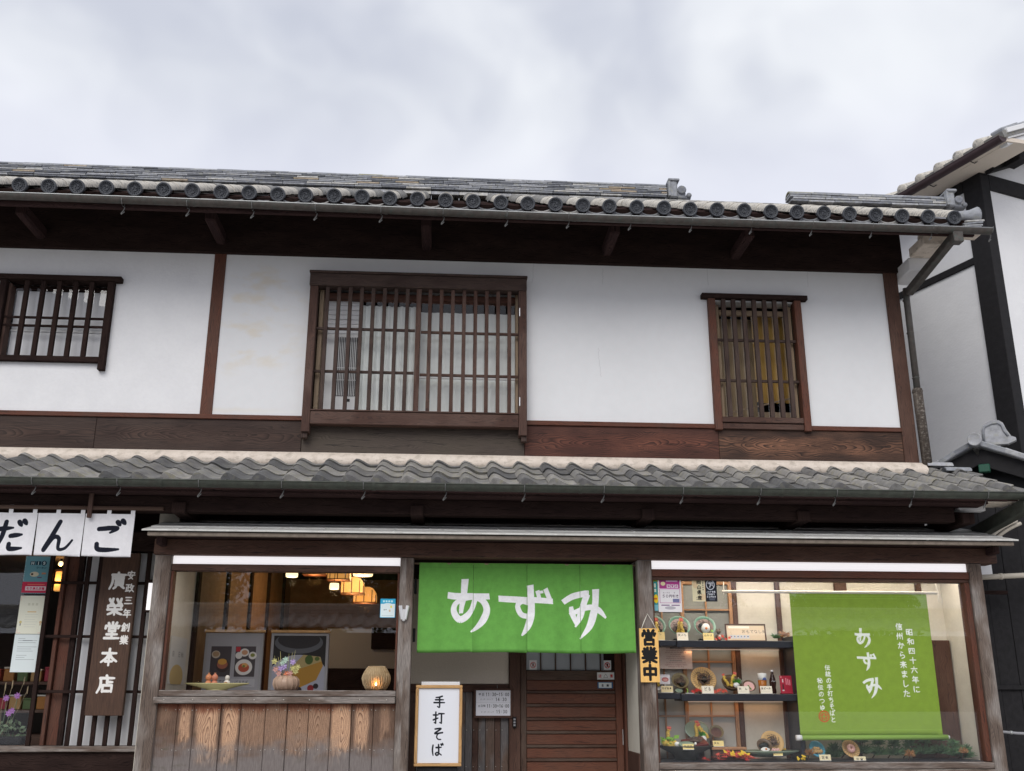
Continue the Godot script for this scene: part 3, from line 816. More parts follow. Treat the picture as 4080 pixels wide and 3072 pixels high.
# concave flat tile; with a decorated lip hanging at its front when it lies at the eave
func trough_tile(w: float, len: float, sag: float, lip: float) -> ArrayMesh:
	var st := S()
	var n := 8
	var f := func(t: float) -> float: return -sag * (1.0 - pow(2.0 * t - 1.0, 2.0))
	st.set_smooth_group(1)
	for i in n:
		var t0 := float(i) / n
		var t1 := float(i + 1) / n
		var x0 := (t0 - 0.5) * w
		var x1 := (t1 - 0.5) * w
		var y0: float = f.call(t0)
		var y1: float = f.call(t1)
		quad(st, Vector3(x0, y0, 0), Vector3(x1, y1, 0), Vector3(x1, y1, -len), Vector3(x0, y0, -len), Vector3(0, -1, 0))
	st.set_smooth_group(-1)
	for i in n:
		var t0 := float(i) / n
		var t1 := float(i + 1) / n
		var x0 := (t0 - 0.5) * w
		var x1 := (t1 - 0.5) * w
		var y0: float = f.call(t0)
		var y1: float = f.call(t1)
		quad(st, Vector3(x0, y0, 0), Vector3(x1, y1, 0), Vector3(x1, y1 - lip, 0), Vector3(x0, y0 - lip, 0), Vector3(0, 0, -1))
		quad(st, Vector3(x0, y0 - lip, 0), Vector3(x1, y1 - lip, 0), Vector3(x1, y1 - lip, -0.03), Vector3(x0, y0 - lip, -0.03), Vector3(0, 1, 0))
		if lip > 0.03:
			for e in [[0.0, 0.22], [0.78, 1.0]]:
				quad(st, Vector3(x0, y0 - lip * e[0], 0.004), Vector3(x1, y1 - lip * e[0], 0.004), Vector3(x1, y1 - lip * e[1], 0.004), Vector3(x0, y0 - lip * e[1], 0.004), Vector3(0, 0, -1))
	if lip > 0.03:
		for k in [-2, -1, 1, 2]:
			ball(st, Vector3(k * w * 0.13, -sag * (1.0 - pow(k * 0.26, 2.0)) - lip * 0.5, 0.0), Vector3(w * 0.05, lip * 0.18, 0.006), 6)
	return commit(st)

func build_upper_roof() -> void:
	var roof := group_node(house, "upper_roof")
	var sl := atan(0.54)
	var up := Vector3(0, sin(sl), -cos(sl))
	# boarding and bedding under the tiles
	var st := S()
	bx(st, Vector3.ZERO, Vector3(12.3, 0.06, 2.75), 0.0)
	var bed := fin(st, "roof_bed", M.dark_wood, roof, Vector3(-0.83, 6.185, 0.84) + up * 1.36, Vector3(sl, 0, 0))
	bed.position.y -= 0.035
	st = S()
	bx(st, Vector3.ZERO, Vector3(12.3, 0.06, 5.8), 0.0)
	var back := fin(st, "rear_slope", M.tile_1, roof, Vector3(-0.83, 6.05, -4.2), Vector3(-0.40, 0, 0))
	back.position.y = 6.1
	var r := 0.073
	var hm := half_tile(r, 0.30)
	var hm0 := half_tile(r, 0.33)
	var dm := disc_mesh(r)
	var lipm := trough_tile(0.20, 0.3, 0.035, 0.055)
	var trm := trough_tile(0.22, 0.3, 0.035, 0.02)
	for i in range(-8, 35):
		var x := -4.111 + 0.27 * i + rng.randf_range(-0.004, 0.004)
		var yo := 0.016 * smoothstep(2.0, -4.0, x) + rng.randf_range(-0.004, 0.004)
		var p := Vector3(x, 6.19 + yo, 0.88)
		var yaw := rng.randf_range(-0.02, 0.02)
		var t := put(roof, "eave_tile", hm0, M.cream_tile, p + Vector3(0, 0.002, 0), Vector3(sl, yaw, 0))
		put(t, "eave_disc", dm, M.disc_tile, Vector3(0, 0, 0.012), Vector3(-sl * 0.45, 0, rng.randf_range(-0.3, 0.3)))
		for k in range(1, 4):
			put(roof, "round_tile", hm, M.cream_tile if k < 3 else M.tile_2, p + up * (0.27 * k) + Vector3(rng.randf_range(-0.004, 0.004), 0.006 * (k % 2), 0), Vector3(sl, yaw + rng.randf_range(-0.02, 0.02), 0))
		if i < 34:
			put(roof, "eave_trough_tile", lipm, M["ridge_%d" % (2 + rng.randi() % 3)], p + Vector3(0.135, -0.028, -0.02), Vector3(sl * 0.6, 0, 0))
			for k in range(1, 3):
				put(roof, "trough_tile", trm, M["tile_%d" % (rng.randi() % 3)], p + up * (0.25 * k) + Vector3(0.135, -0.02, 0), Vector3(sl, 0, 0))
	# the rest of the slope, which lies edge-on to the street
	st = S()
	for i in range(-8, 35):
		for k in range(4, 9):
			var p := Vector3(-4.111 + 0.27 * i, 6.19, 0.88) + up * (0.27 * k)
			st.append_from(hm, 0, Transform3D(Basis(Vector3.RIGHT, sl), p))
			if i < 34:
				st.append_from(trm, 0, Transform3D(Basis(Vector3.RIGHT, sl), p + Vector3(0.135, -0.02, 0)))
	var rest := put(roof, "upper_slope_tiles", st.commit(), M.tile_2)
	rest.set_meta("kind", "stuff")
	# main ridge: a pale bedding course, courses of ridge slates, a rounded cap
	ridge(roof, -7.0, 3.6, 7.315, -1.2, [0.05], 0.33, [4, 3, 4], 0.16, false)
	ridge(roof, -7.0, 2.62, 7.372, -1.2, [0.027, 0.026, 0.027, 0.026, 0.027, 0.026, 0.026], 0.30, [0, 1, 2, 3, 1, 0, 2, 1, 2, 3, 1, 4, 2, 5], 0.145, true)
	ridge_end(roof, Vector3(2.66, 7.37, -1.2), 0.24, 1.0)
	# short ridge over the right end
	ridge(roof, 3.57, 5.26, 6.555, 0.35, [0.029, 0.029, 0.029, 0.029], 0.32, [2, 3, 1, 2, 4, 3], 0.14, true)
	ridge_end(roof, Vector3(5.28, 6.545, 0.35), 0.185, 0.8)
	# verge at the right end: a round tile lying across the eave with a flared lip, and thin tiles under it
	st = S()
	lathe(st, [Vector2(0.055, 0), Vector2(0.056, 0.10), Vector2(0.06, 0.18), Vector2(0.085, 0.26), Vector2(0.088, 0.27), Vector2(0.07, 0.262), Vector2(0.045, 0.18)], 14, Transform3D(Basis(Vector3.BACK, -PI / 2), Vector3.ZERO))
	fin(st, "verge_end_tile", M.ridge_2, roof, Vector3(5.10, 6.235, 0.80), Vector3(0, 0, 0.12))
	for k in 4:
		st = S()
		bx(st, Vector3.ZERO, Vector3(0.20, 0.018, 0.24), 0.004)
		fin(st, "verge_tile", M["ridge_%d" % [1, 3, 2, 4][k]], roof, Vector3(5.24 + 0.012 * k, 6.115 + 0.026 * k, 0.78), Vector3(sl * 0.6, 0.1 * (k % 2), 0.12))
	# eave gutter with its hooks
	gutter(house, "eave_gutter", M.gutter_brown, -7.0, 5.385, 6.028, 0.955, 0.05, 0.034)
	for i in range(-5, 15):
		hook(house, -0.075 + 0.607 * i + rng.randf_range(-0.01, 0.01), 6.04, 0.955, 0.05)

func ridge(parent: Node, x0: float, x1: float, y: float, z: float, hs: Array, len: float, tones: Array, depth: float, cap: bool) -> void:
	var lay := 0
	for h in hs:
		var x := x0 - rng.randf() * len
		var proud := 0.0055 * (hs.size() - lay) + 0.004 * (lay % 2)
		while x < x1:
			var l := len * rng.randf_range(0.85, 1.1)
			var a := maxf(x, x0)
			var b := minf(x + l - 0.004, x1)
			if b - a > 0.04:
				var st := S()
				var dz := rng.randf_range(-0.006, 0.006)
				bx(st, Vector3((a + b) / 2, y + h / 2 - 0.003, z + dz), Vector3(b - a, h - 0.008, depth + 2.0 * proud), 0.003)
				var o := fin(st, "ridge_slate", M["ridge_%d" % tones[rng.randi() % tones.size()]], parent)
				o.rotation.z = 0.0
			x += l
		lay += 1
		y += h
	if cap:
		var m := half_tile(0.062, 0.29, 0.02, 8)
		var x := x0
		var k := 0
		while x < x1 - 0.02:
			var len2 := minf(0.285, x1 - x)
			var o := put(parent, "ridge_cap_tile", m, M["ridge_%d" % [1, 2, 1, 3][rng.randi() % 4]] if rng.randf() > 0.05 else M.lichen_tile, Vector3(x, y - 0.016 + 0.003 * (k % 2), z), Vector3(0, -PI / 2, 0))
			o.scale = Vector3(1.15, 0.72, len2 / 0.29)
			x += 0.28
			k += 1

# an end ornament: upright tile with a scrolled foot
func ridge_end(parent: Node, at: Vector3, h: float, k: float) -> void:
	var o := group_node(parent, "ridge_end_tile", at)
	var st := S()
	bx(st, Vector3(0.04 * k, h * 0.5, 0), Vector3(0.10 * k, h, 0.24), 0.015)
	bx(st, Vector3(0.045 * k, h * 0.97, 0), Vector3(0.14 * k, 0.03, 0.28), 0.01)
	bx(st, Vector3(-0.01, h * 0.5, 0.10), Vector3(0.03, h * 0.9, 0.06), 0.01)
	fin(st, "face_plate", M.ridge_2, o)
	st = S()
	lathe(st, [Vector2(0, -0.11), Vector2(0.05 * k, -0.11), Vector2(0.055 * k, 0.11), Vector2(0.035 * k, 0.112), Vector2(0, 0.10)], 12, Transform3D(Basis(Vector3.RIGHT, PI / 2), Vector3(0.145 * k, h * 0.46, 0)))
	bx(st, Vector3(0.135 * k, h * 0.2, 0), Vector3(0.12 * k, h * 0.4, 0.18), 0.012)
	bx(st, Vector3(0.21 * k, h * 0.11, 0), Vector3(0.10 * k, h * 0.2, 0.15), 0.012)
	lathe(st, [Vector2(0, -0.09), Vector2(0.03 * k, -0.09), Vector2(0.033 * k, 0.09), Vector2(0, 0.09)], 10, Transform3D(Basis(Vector3.RIGHT, PI / 2), Vector3(0.235 * k, h * 0.2, 0)))
	fin(st, "scroll", M.ridge_1, o)

func gutter(parent: Node, called: String, m: Material, x0: float, x1: float, y: float, z: float, r: float, rise := 0.0) -> void:
	var st := S()
	st.set_smooth_group(1)
	var n := 10
	var segs := 24
	for s in segs:
		var xa := lerpf(x0, x1, float(s) / segs)
		var xb := lerpf(x0, x1, float(s + 1) / segs)
		var ya := y + rise * smoothstep(2.0, -4.0, xa)
		var yb := y + rise * smoothstep(2.0, -4.0, xb)
		for q in [r, r - 0.006]:
			for k in n:
				var a := PI + PI * k / n
				var b := PI + PI * (k + 1) / n
				quad(st, Vector3(xa, ya + sin(a) * q, z + cos(a) * q), Vector3(xb, yb + sin(a) * q, z + cos(a) * q), Vector3(xb, yb + sin(b) * q, z + cos(b) * q), Vector3(xa, ya + sin(b) * q, z + cos(b) * q), Vector3(xa, ya + (0.0 if q == r else -1.0), z))
	st.set_smooth_group(-1)
	for k in n:
		var a := PI + PI * k / n
		var b := PI + PI * (k + 1) / n
		tri(st, Vector3(x1, y, z), Vector3(x1, y + sin(a) * r, z + cos(a) * r), Vector3(x1, y + sin(b) * r, z + cos(b) * r), Vector3(x1 - 1, y, z), Vector2.ZERO, Vector2.ONE, Vector2.ONE)
	var g := fin(st, called, m, parent)
	st = S()
	var pts := []
	for s in 13:
		var x := lerpf(x0, x1, s / 12.0)
		pts.append(Vector3(x, y + rise * smoothstep(2.0, -4.0, x), z + r))
	tube(st, pts, 0.006, 6)
	fin(st, "rolled_lip", m if m != M.gutter_brown else M.galvanised, g)
	var x := x0 + 0.9
	while x < x1 - 0.5:
		st = S()
		st.set_smooth_group(1)
		var yy := y + rise * smoothstep(2.0, -4.0, x)
		for k in n:
			var a := PI + PI * k / n
			var b := PI + PI * (k + 1) / n
			quad(st, Vector3(x, yy + sin(a) * (r + 0.004), z + cos(a) * (r + 0.004)), Vector3(x + 0.03, yy + sin(a) * (r + 0.004), z + cos(a) * (r + 0.004)), Vector3(x + 0.03, yy + sin(b) * (r + 0.004), z + cos(b) * (r + 0.004)), Vector3(x, yy + sin(b) * (r + 0.004), z + cos(b) * (r + 0.004)), Vector3(x, yy, z))
		fin(st, "sleeve", m, g)
		x += 1.82

# an iron hook that carries the gutter: band round the front, tail curling below
func hook(parent: Node, x: float, y: float, z: float, r: float) -> void:
	var st := S()
	var pts := []
	for k in 7:
		var a := PI * 1.02 + PI * 0.98 * k / 6.0
		pts.append(Vector3(x, y + sin(a) * (r + 0.006), z + cos(a) * (r + 0.006)))
	tube(st, pts, 0.004, 5)
	var q := []
	for k in 9:
		var t := k / 8.0
		q.append(Vector3(x + 0.012 - 0.03 * sin(PI * t) * (1.0 if t > 0.4 else t * 2.4), y - r - 0.002 - 0.075 * sin(PI * 0.5 * minf(t * 1.5, 1.0)) + (0.03 * (t - 0.66) * 3.0 if t > 0.66 else 0.0), z - 0.03 - 0.01 * t))
	tube(st, q, 0.0045, 6)
	fin(st, "gutter_hook", M.hook_iron, parent)

# ------------------------------------------------------------------ lower roof of S-shaped pantiles
func pantile(eave: bool) -> ArrayMesh:
	var st := S()
	var w := 0.285
	var len := 0.345
	var n := 12
	var f := func(t: float) -> float:
		var ph := 0.0
		if t < 0.16:
			ph = lerpf(-0.36, 0.0, t / 0.16)
		elif t < 0.70:
			ph = lerpf(0.0, 0.5, (t - 0.16) / 0.54)
		else:
			ph = lerpf(0.5, 0.64, (t - 0.70) / 0.30)
		return 0.029 * cos(TAU * ph)
	st.set_smooth_group(1)
	for i in n:
		var t0 := float(i) / n
		var t1 := float(i + 1) / n
		var a := Vector3(t0 * w, f.call(t0), 0.0)
		var b := Vector3(t1 * w, f.call(t1), 0.0)
		var e := Vector3(0, 0, -len)
		var m := Vector3(0, 0, -0.012)
		quad(st, a + m, b + m, b + e, a + e, Vector3(w / 2, -1, -0.1))
		quad(st, a + m, b + m, b + Vector3(0, -0.006, 0), a + Vector3(0, -0.006, 0), Vector3(w / 2, -1, -0.5))
	st.set_smooth_group(-1)
	for i in n:
		var t0 := float(i) / n
		var t1 := float(i + 1) / n
		var a := Vector3(t0 * w, f.call(t0) - 0.006, 0.0)
		var b := Vector3(t1 * w, f.call(t1) - 0.006, 0.0)
		var d0 := 0.02
		var d1 := 0.02
		if eave:
			d0 = maxf(0.02, f.call(t0) * 0.62 + 0.042)
			d1 = maxf(0.02, f.call(t1) * 0.62 + 0.042)
		quad(st, a, b, b - Vector3(0, d1, 0.012 if not eave else 0.0), a - Vector3(0, d0, 0.012 if not eave else 0.0), Vector3(w / 2, 0, -1))
		quad(st, a - Vector3(0, d0, 0), b - Vector3(0, d1, 0), b - Vector3(0, d1, 0.05), a - Vector3(0, d0, 0.05), Vector3(w / 2, 1, -0.02))
	for t in [0.0, 1.0]:
		var a := Vector3(t * w, f.call(t) - 0.004, 0)
		quad(st, a, a + Vector3(0, 0, -len), a + Vector3(0, -0.022, -len), a + Vector3(0, -0.022 if not eave else -0.036, 0), Vector3(w / 2, 0, -0.1))
	return commit(st)

func build_lower_roof() -> void:
	var roof := group_node(house, "lower_roof")
	var sl := atan(0.41)
	var up := Vector3(0, sin(sl), -cos(sl))
	var st := S()
	bx(st, Vector3.ZERO, Vector3(12.28, 0.05, 0.98), 0.0)
	fin(st, "roof_bed", M.dark_wood, roof, Vector3(-0.86, 3.305, 0.93) + up * 0.5, Vector3(sl, 0, 0))
	var pe := pantile(true)
	var pm := pantile(false)
	for row in 4:
		for i in range(-12, 35):
			var x := -3.80 + 0.262 * i
			var p := Vector3(x + rng.randf_range(-0.005, 0.005), 3.385, 0.955) + up * (0.274 * row)
			p.y += 0.02 + rng.randf_range(-0.004, 0.004)
			var o := put(roof, "pantile", pe if row == 0 else pm, M["tile_%d" % [1, 2, 2, 3, 1, 3, 0, 2][rng.randi() % 8]], p, Vector3(sl - 0.07, rng.randf_range(-0.025, 0.025), rng.randf_range(-0.015, 0.015)))
			o.position.z += 0.0
	# cap tiles where the roof ends against the corner
	var hm := half_tile(0.058, 0.28)
	for k in 2:
		var o := put(roof, "ridge_cap_tile", hm, M.ridge_3 if k == 0 else M.ridge_2, Vector3(4.87 + 0.17 * k, 3.80 - 0.055 * k, 0.06 + 0.03 * k), Vector3(0, -PI / 2, -0.03))
		o.scale = Vector3(1, 0.8, 0.95)
	# underside: rafters' arms, plank, plate
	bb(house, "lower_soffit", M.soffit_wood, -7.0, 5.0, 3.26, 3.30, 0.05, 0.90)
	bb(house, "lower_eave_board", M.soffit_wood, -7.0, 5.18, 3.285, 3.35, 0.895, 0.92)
	bb(house, "lower_purlin", M.dark_wood, -7.0, 4.75, 3.12, 3.258, 0.60, 0.74)
	for x in [-6.1, -4.3, -2.35, -0.25, 1.85, 3.3, 4.86]:
		bb(house, "lower_arm", M.dark_wood, x - 0.06, x + 0.06, 3.10, 3.20, -0.03, 0.78, 0.008)
	bb(house, "lower_verge_plaster", M.cream_plaster, 4.98, 5.25, 3.292, 3.372, 0.55, 0.86, 0.006)
	bb(house, "purlin_end", M.cream_plaster, 4.76, 5.30, 3.285, 3.36, 0.60, 0.72, 0.006)
	bb(house, "purlin_end", M.white_paint, 4.82, 5.08, 3.235, 3.283, 0.60, 0.70, 0.005)
	bb(house, "purlin_end", M.cream_plaster, 5.085, 5.33, 3.285, 3.355, 0.74, 0.85, 0.005)
	gutter(house, "lower_gutter", M.gutter_green, -7.0, 5.275, 3.335, 1.03, 0.055)
	for i in range(-9, 13):
		hook(house, -3.52 + 0.703 * (i + 5) + rng.randf_range(-0.01, 0.01), 3.335, 1.03, 0.055)
	# rain leaders: box at the gutter's end, slanting back to the wall, down the corner
	var g := group_node(house, "downpipe")
	bb(g, "leader_box", M.gutter_brown, 4.985, 5.085, 5.88, 6.05, 0.885, 0.985, 0.006)
	beam(g, "leader_elbow", M.gutter_brown, Vector3(5.03, 5.97, 0.92), Vector3(4.895, 5.69, 0.10), 0.078, 0.078, 0.006)
	st = S()
	tube(st, [Vector3(4.885, 5.75, 0.075), Vector3(4.885, 5.60, 0.06), Vector3(4.88, 4.58, 0.06)], 0.034, 10)
	fin(st, "downpipe_tube", M.gutter_brown, g)
	st = S()
	for y in [5.62, 5.25, 4.75]:
		tube(st, [Vector3(4.88, y, 0.06), Vector3(4.88, y - 0.012, 0.06)], 0.038, 10)
	fin(st, "pipe_band", M.gutter_brown, g)
	st = S()
	tube(st, [Vector3(4.882, 4.60, 0.055), Vector3(4.885, 4.3, 0.055), Vector3(4.89, 3.80, 0.06)], 0.05, 10)
	lathe(st, [Vector2(0.05, 0), Vector2(0.056, 0.02), Vector2(0.046, 0.05), Vector2(0, 0.05)], 10, Transform3D(Basis.IDENTITY, Vector3(4.882, 4.58, 0.055)))
	fin(st, "old_pipe", M.tar_pipe, g)
	g = group_node(house, "lower_leader")
	bb(g, "leader_box", M.gutter_green, 5.268, 5.37, 3.17, 3.352, 0.98, 1.08, 0.006)
	beam(g, "leader_elbow", M.gutter_green, Vector3(5.315, 3.24, 1.02), Vector3(5.225, 3.10, 0.2), 0.10, 0.12, 0.006)

# ------------------------------------------------------------------ upper windows
func drape(x0: float, x1: float, y0: float, y1: float, z: float, amp: float, pleats: float, sd := 0.0) -> ArrayMesh:
	var st := S()
	st.set_smooth_group(1)
	var n := int(pleats * 8.0)
	var f := func(t: float, v: float) -> Vector3:
		return Vector3(lerpf(x0, x1, t), lerpf(y1, y0, v), z + amp * sin(TAU * pleats * t + sd + 0.6 * sin(v * 2.0 + t * 5.0)) * (0.7 + 0.3 * v))
	for i in n:
		for k in 3:
			var a := float(i) / n
			var b := float(i + 1) / n
			quad(st, f.call(a, k / 3.0), f.call(b, k / 3.0), f.call(b, (k + 1) / 3.0), f.call(a, (k + 1) / 3.0), Vector3((x0 + x1) / 2, (y0 + y1) / 2, z - 2.0))
	return commit(st)

func pane(parent: Node, called: String, x0: float, x1: float, y0: float, y1: float, z: float, m: Material = null) -> MeshInstance3D:
	var st := S()
	st.set_smooth_group(-1)
	quad(st, Vector3(x0, y1, z), Vector3(x1, y1, z), Vector3(x1, y0, z), Vector3(x0, y0, z), Vector3((x0 + x1) / 2, (y0 + y1) / 2, z - 1))
	if m:
		# the inner face of the sheet
		quad(st, Vector3(x0, y1, z - 0.006), Vector3(x1, y1, z - 0.006), Vector3(x1, y0, z - 0.006), Vector3(x0, y0, z - 0.006), Vector3((x0 + x1) / 2, (y0 + y1) / 2, z + 1))
	return fin(st, called, m if m else M.thin_glass, parent)

func build_upper_windows() -> void:
	# left window, cut by the edge of the picture
	var w := group_node(house, "lattice_window")
	bb(w, "head", M.dark_wood, -4.75, -3.335, 5.583, 5.636, -0.1, 0.075)
	bb(w, "jamb", M.dark_wood, -3.467, -3.402, 4.642, 5.581, -0.1, 0.06)
	bb(w, "jamb", M.dark_wood, -4.53, -4.465, 4.642, 5.581, -0.1, 0.06)
	bb(w, "inner_jamb", M.sash_wood, -4.463, -4.435, 4.777, 5.56, -0.12, 0.0)
	bb(w, "bottom_rail", M.dark_wood, -4.464, -3.468, 4.72, 4.776, -0.1, 0.055)
	for i in 5:
		bb(w, "bar", M.dark_wood, -4.292 + 0.16 * i, -4.247 + 0.16 * i, 4.777, 5.582, 0.005, 0.045, 0.003)
	for y in [5.196, 5.108]:
		bb(w, "cross_rail", M.dark_wood, -4.464, -3.468, y - 0.012, y + 0.012, -0.015, 0.003, 0.002)
	bb(w, "white_shutter", M.white_paint, -4.43, -3.47, 4.777, 5.53, -0.15, -0.13)
	bb(w, "shutter_rail", M.white_plastic, -4.43, -3.47, 5.085, 5.11, -0.13, -0.115)
	pane(w, "pane", -4.43, -3.47, 4.777, 5.58, -0.06)
	bb(w, "lintel_shade", M.dark_wood, -4.464, -3.468, 5.532, 5.58, -0.15, -0.10)
	# the wide projecting window in the middle
	w = group_node(house, "lattice_window")
	bb(w, "cap", M.lattice_wood, -1.437, 0.804, 5.712, 5.735, 0.0, 0.155, 0.003)
	bb(w, "head", M.lattice_wood, -1.432, 0.798, 5.577, 5.711, 0.0, 0.135, 0.006)
	bb(w, "jamb", M.sash_wood, -1.425, -1.345, 4.03, 5.576, 0.0, 0.125, 0.005)
	bb(w, "jamb", M.sash_wood, 0.715, 0.797, 4.03, 5.576, 0.0, 0.125, 0.005)
	bb(w, "sill_beam", M.sash_wood, -1.344, 0.714, 4.112, 4.245, 0.02, 0.12, 0.006)
	bb(w, "sill_ledge", M.sash_wood, -1.344, 0.714, 4.247, 4.262, -0.02, 0.128, 0.003)
	for x in [-1.44, 0.72]:
		bb(w, "post_foot", M.lattice_wood, x + 0.02, x + 0.075, 3.975, 4.03, 0.02, 0.10, 0.004)
	for i in 17:
		var x := -1.248 + 0.1167 * i
		var mid := i == 8
		bb(w, "bar", M.lattice_wood if i < 8 else M.sash_wood, x - (0.026 if mid else 0.019), x + (0.026 if mid else 0.019), 4.263, 5.576, 0.07, 0.108, 0.003)
	for y in [5.132, 4.675]:
		bb(w, "cross_rail", M.lattice_wood, -1.344, -0.345, y - 0.013, y + 0.013, 0.045, 0.068, 0.002)
		bb(w, "cross_rail", M.sash_wood, -0.285, 0.714, y - 0.028, y - 0.002, 0.045, 0.068, 0.002)
	for y in [5.34, 4.38]:
		bb(w, "hinge", M.bright_metal, 0.719, 0.728, y - 0.045, y + 0.045, 0.126, 0.130, 0.001)
	for e in [-1.338, 0.69]:
		bb(w, "window_stile", M.pale_trim, e, e + 0.045, 4.263, 5.62, -0.1, 0.0)
	bb(w, "window_head", M.red_wood, -1.29, 0.69, 5.50, 5.56, -0.12, -0.02)
	bb(w, "window_stile", M.pale_trim, -0.335, -0.295, 4.263, 5.50, -0.08, -0.04)
	# window air conditioner with its grille, slatted panel above it
	var ac := group_node(w, "air_conditioner")
	bb(ac, "casing", M.white_plastic, -1.285, -0.91, 4.30, 5.13, -0.16, -0.075, 0.01)
	bb(ac, "grille_recess", M.black, -1.16, -0.935, 4.46, 5.09, -0.0745, -0.072, 0.0)
	for i in 13:
		bb(ac, "slat", M.white_plastic, -1.158 + 0.0172 * i, -1.150 + 0.0172 * i, 4.46, 5.09, -0.0715, -0.062, 0.001)
	for y in [4.62, 4.75]:
		bb(ac, "slat_rail", M.white_plastic, -1.16, -0.935, y, y + 0.008, -0.0615, -0.058, 0.001)
	bb(ac, "knob_panel", M.black, -1.02, -0.985, 4.40, 4.43, -0.0745, -0.07, 0.001)
	for i in 7:
		bb(w, "panel_slat", M.white_paint, -1.285, -0.91, 5.14 + 0.052 * i, 5.188 + 0.052 * i, -0.12, -0.10 + 0.003 * (i % 2), 0.004)
	put(w, "curtain", drape(-0.905, -0.32, 4.30, 5.47, -0.14, 0.016, 9.0), M.curtain_white)
	put(w, "curtain", drape(-0.30, 0.70, 4.30, 5.42, -0.16, 0.007, 11.0, 1.0), M.curtain_white)
	bb(w, "curtain_hem_board", M.beige_cloth, -0.905, -0.32, 4.262, 4.31, -0.13, -0.11)
	bb(w, "sash_rail", M.white_plastic, -0.295, 0.69, 4.66, 4.68, -0.075, -0.055, 0.002)
	bb(w, "sash_rail", M.pale_trim, -0.295, 0.69, 4.263, 4.30, -0.075, -0.045, 0.003)
	pane(w, "pane", -0.295, 0.69, 4.28, 5.5, -0.065)
	pane(w, "pane", -0.91, -0.335, 4.28, 5.5, -0.062)
	# the narrow window on the right
	w = group_node(house, "lattice_window")
	bb(w, "head", M.dark_wood, 2.657, 3.796, 5.586, 5.637, -0.02, 0.075)
	bb(w, "jamb", M.red_wood, 2.724, 2.80, 4.15, 5.584, -0.05, 0.058)
	bb(w, "jamb", M.red_wood, 3.65, 3.724, 4.15, 5.584, -0.05, 0.058)
	bb(w, "bottom_rail", M.sash_wood, 2.801, 3.649, 4.232, 4.29, -0.05, 0.05)
	bb(w, "bottom_rail", M.sash_wood, 2.801, 3.649, 4.165, 4.222, -0.05, 0.04)
	for x in [2.891, 2.998, 3.108, 3.22, 3.331, 3.442, 3.554]:
		bb(w, "bar", M.lattice_wood, x - 0.022, x + 0.022, 4.291, 5.584, 0.012, 0.05, 0.003)
	for y in [5.136, 4.69]:
		bb(w, "cross_rail", M.lattice_wood, 2.801, 3.649, y - 0.014, y + 0.014, -0.01, 0.011, 0.002)
	for e in [2.803, 3.585]:
		bb(w, "window_stile", M.pale_trim, e, e + 0.022, 4.291, 5.57, -0.07, -0.02)
		bb(w, "window_stile", M.pale_trim, e + 0.03, e + 0.058, 4.291, 5.55, -0.10, -0.05)
	bb(w, "window_head", M.pale_trim, 2.865, 3.58, 5.44, 5.50, -0.10, -0.06)
	bb(w, "meeting_stile", M.pale_trim, 3.235, 3.262, 4.291, 5.44, -0.09, -0.05)
	put(w, "curtain", drape(3.25, 3.62, 4.52, 5.50, -0.2, 0.02, 3.0), M.gold_cloth)
	put(w, "curtain", drape(2.85, 3.26, 4.36, 5.46, -0.22, 0.012, 4.0), M.beige_cloth)
	beam(w, "curtain_hem", M.pale_trim, Vector3(2.86, 4.36, -0.14), Vector3(3.62, 4.56, -0.14), 0.01, 0.018)
	bb(w, "low_board", M.pale_trim, 3.24, 3.60, 4.291, 4.40, -0.16, -0.14)
	pane(w, "pane", 2.86, 3.24, 4.3, 5.44, -0.075)
	pane(w, "pane", 3.262, 3.585, 4.3, 5.44, -0.065)

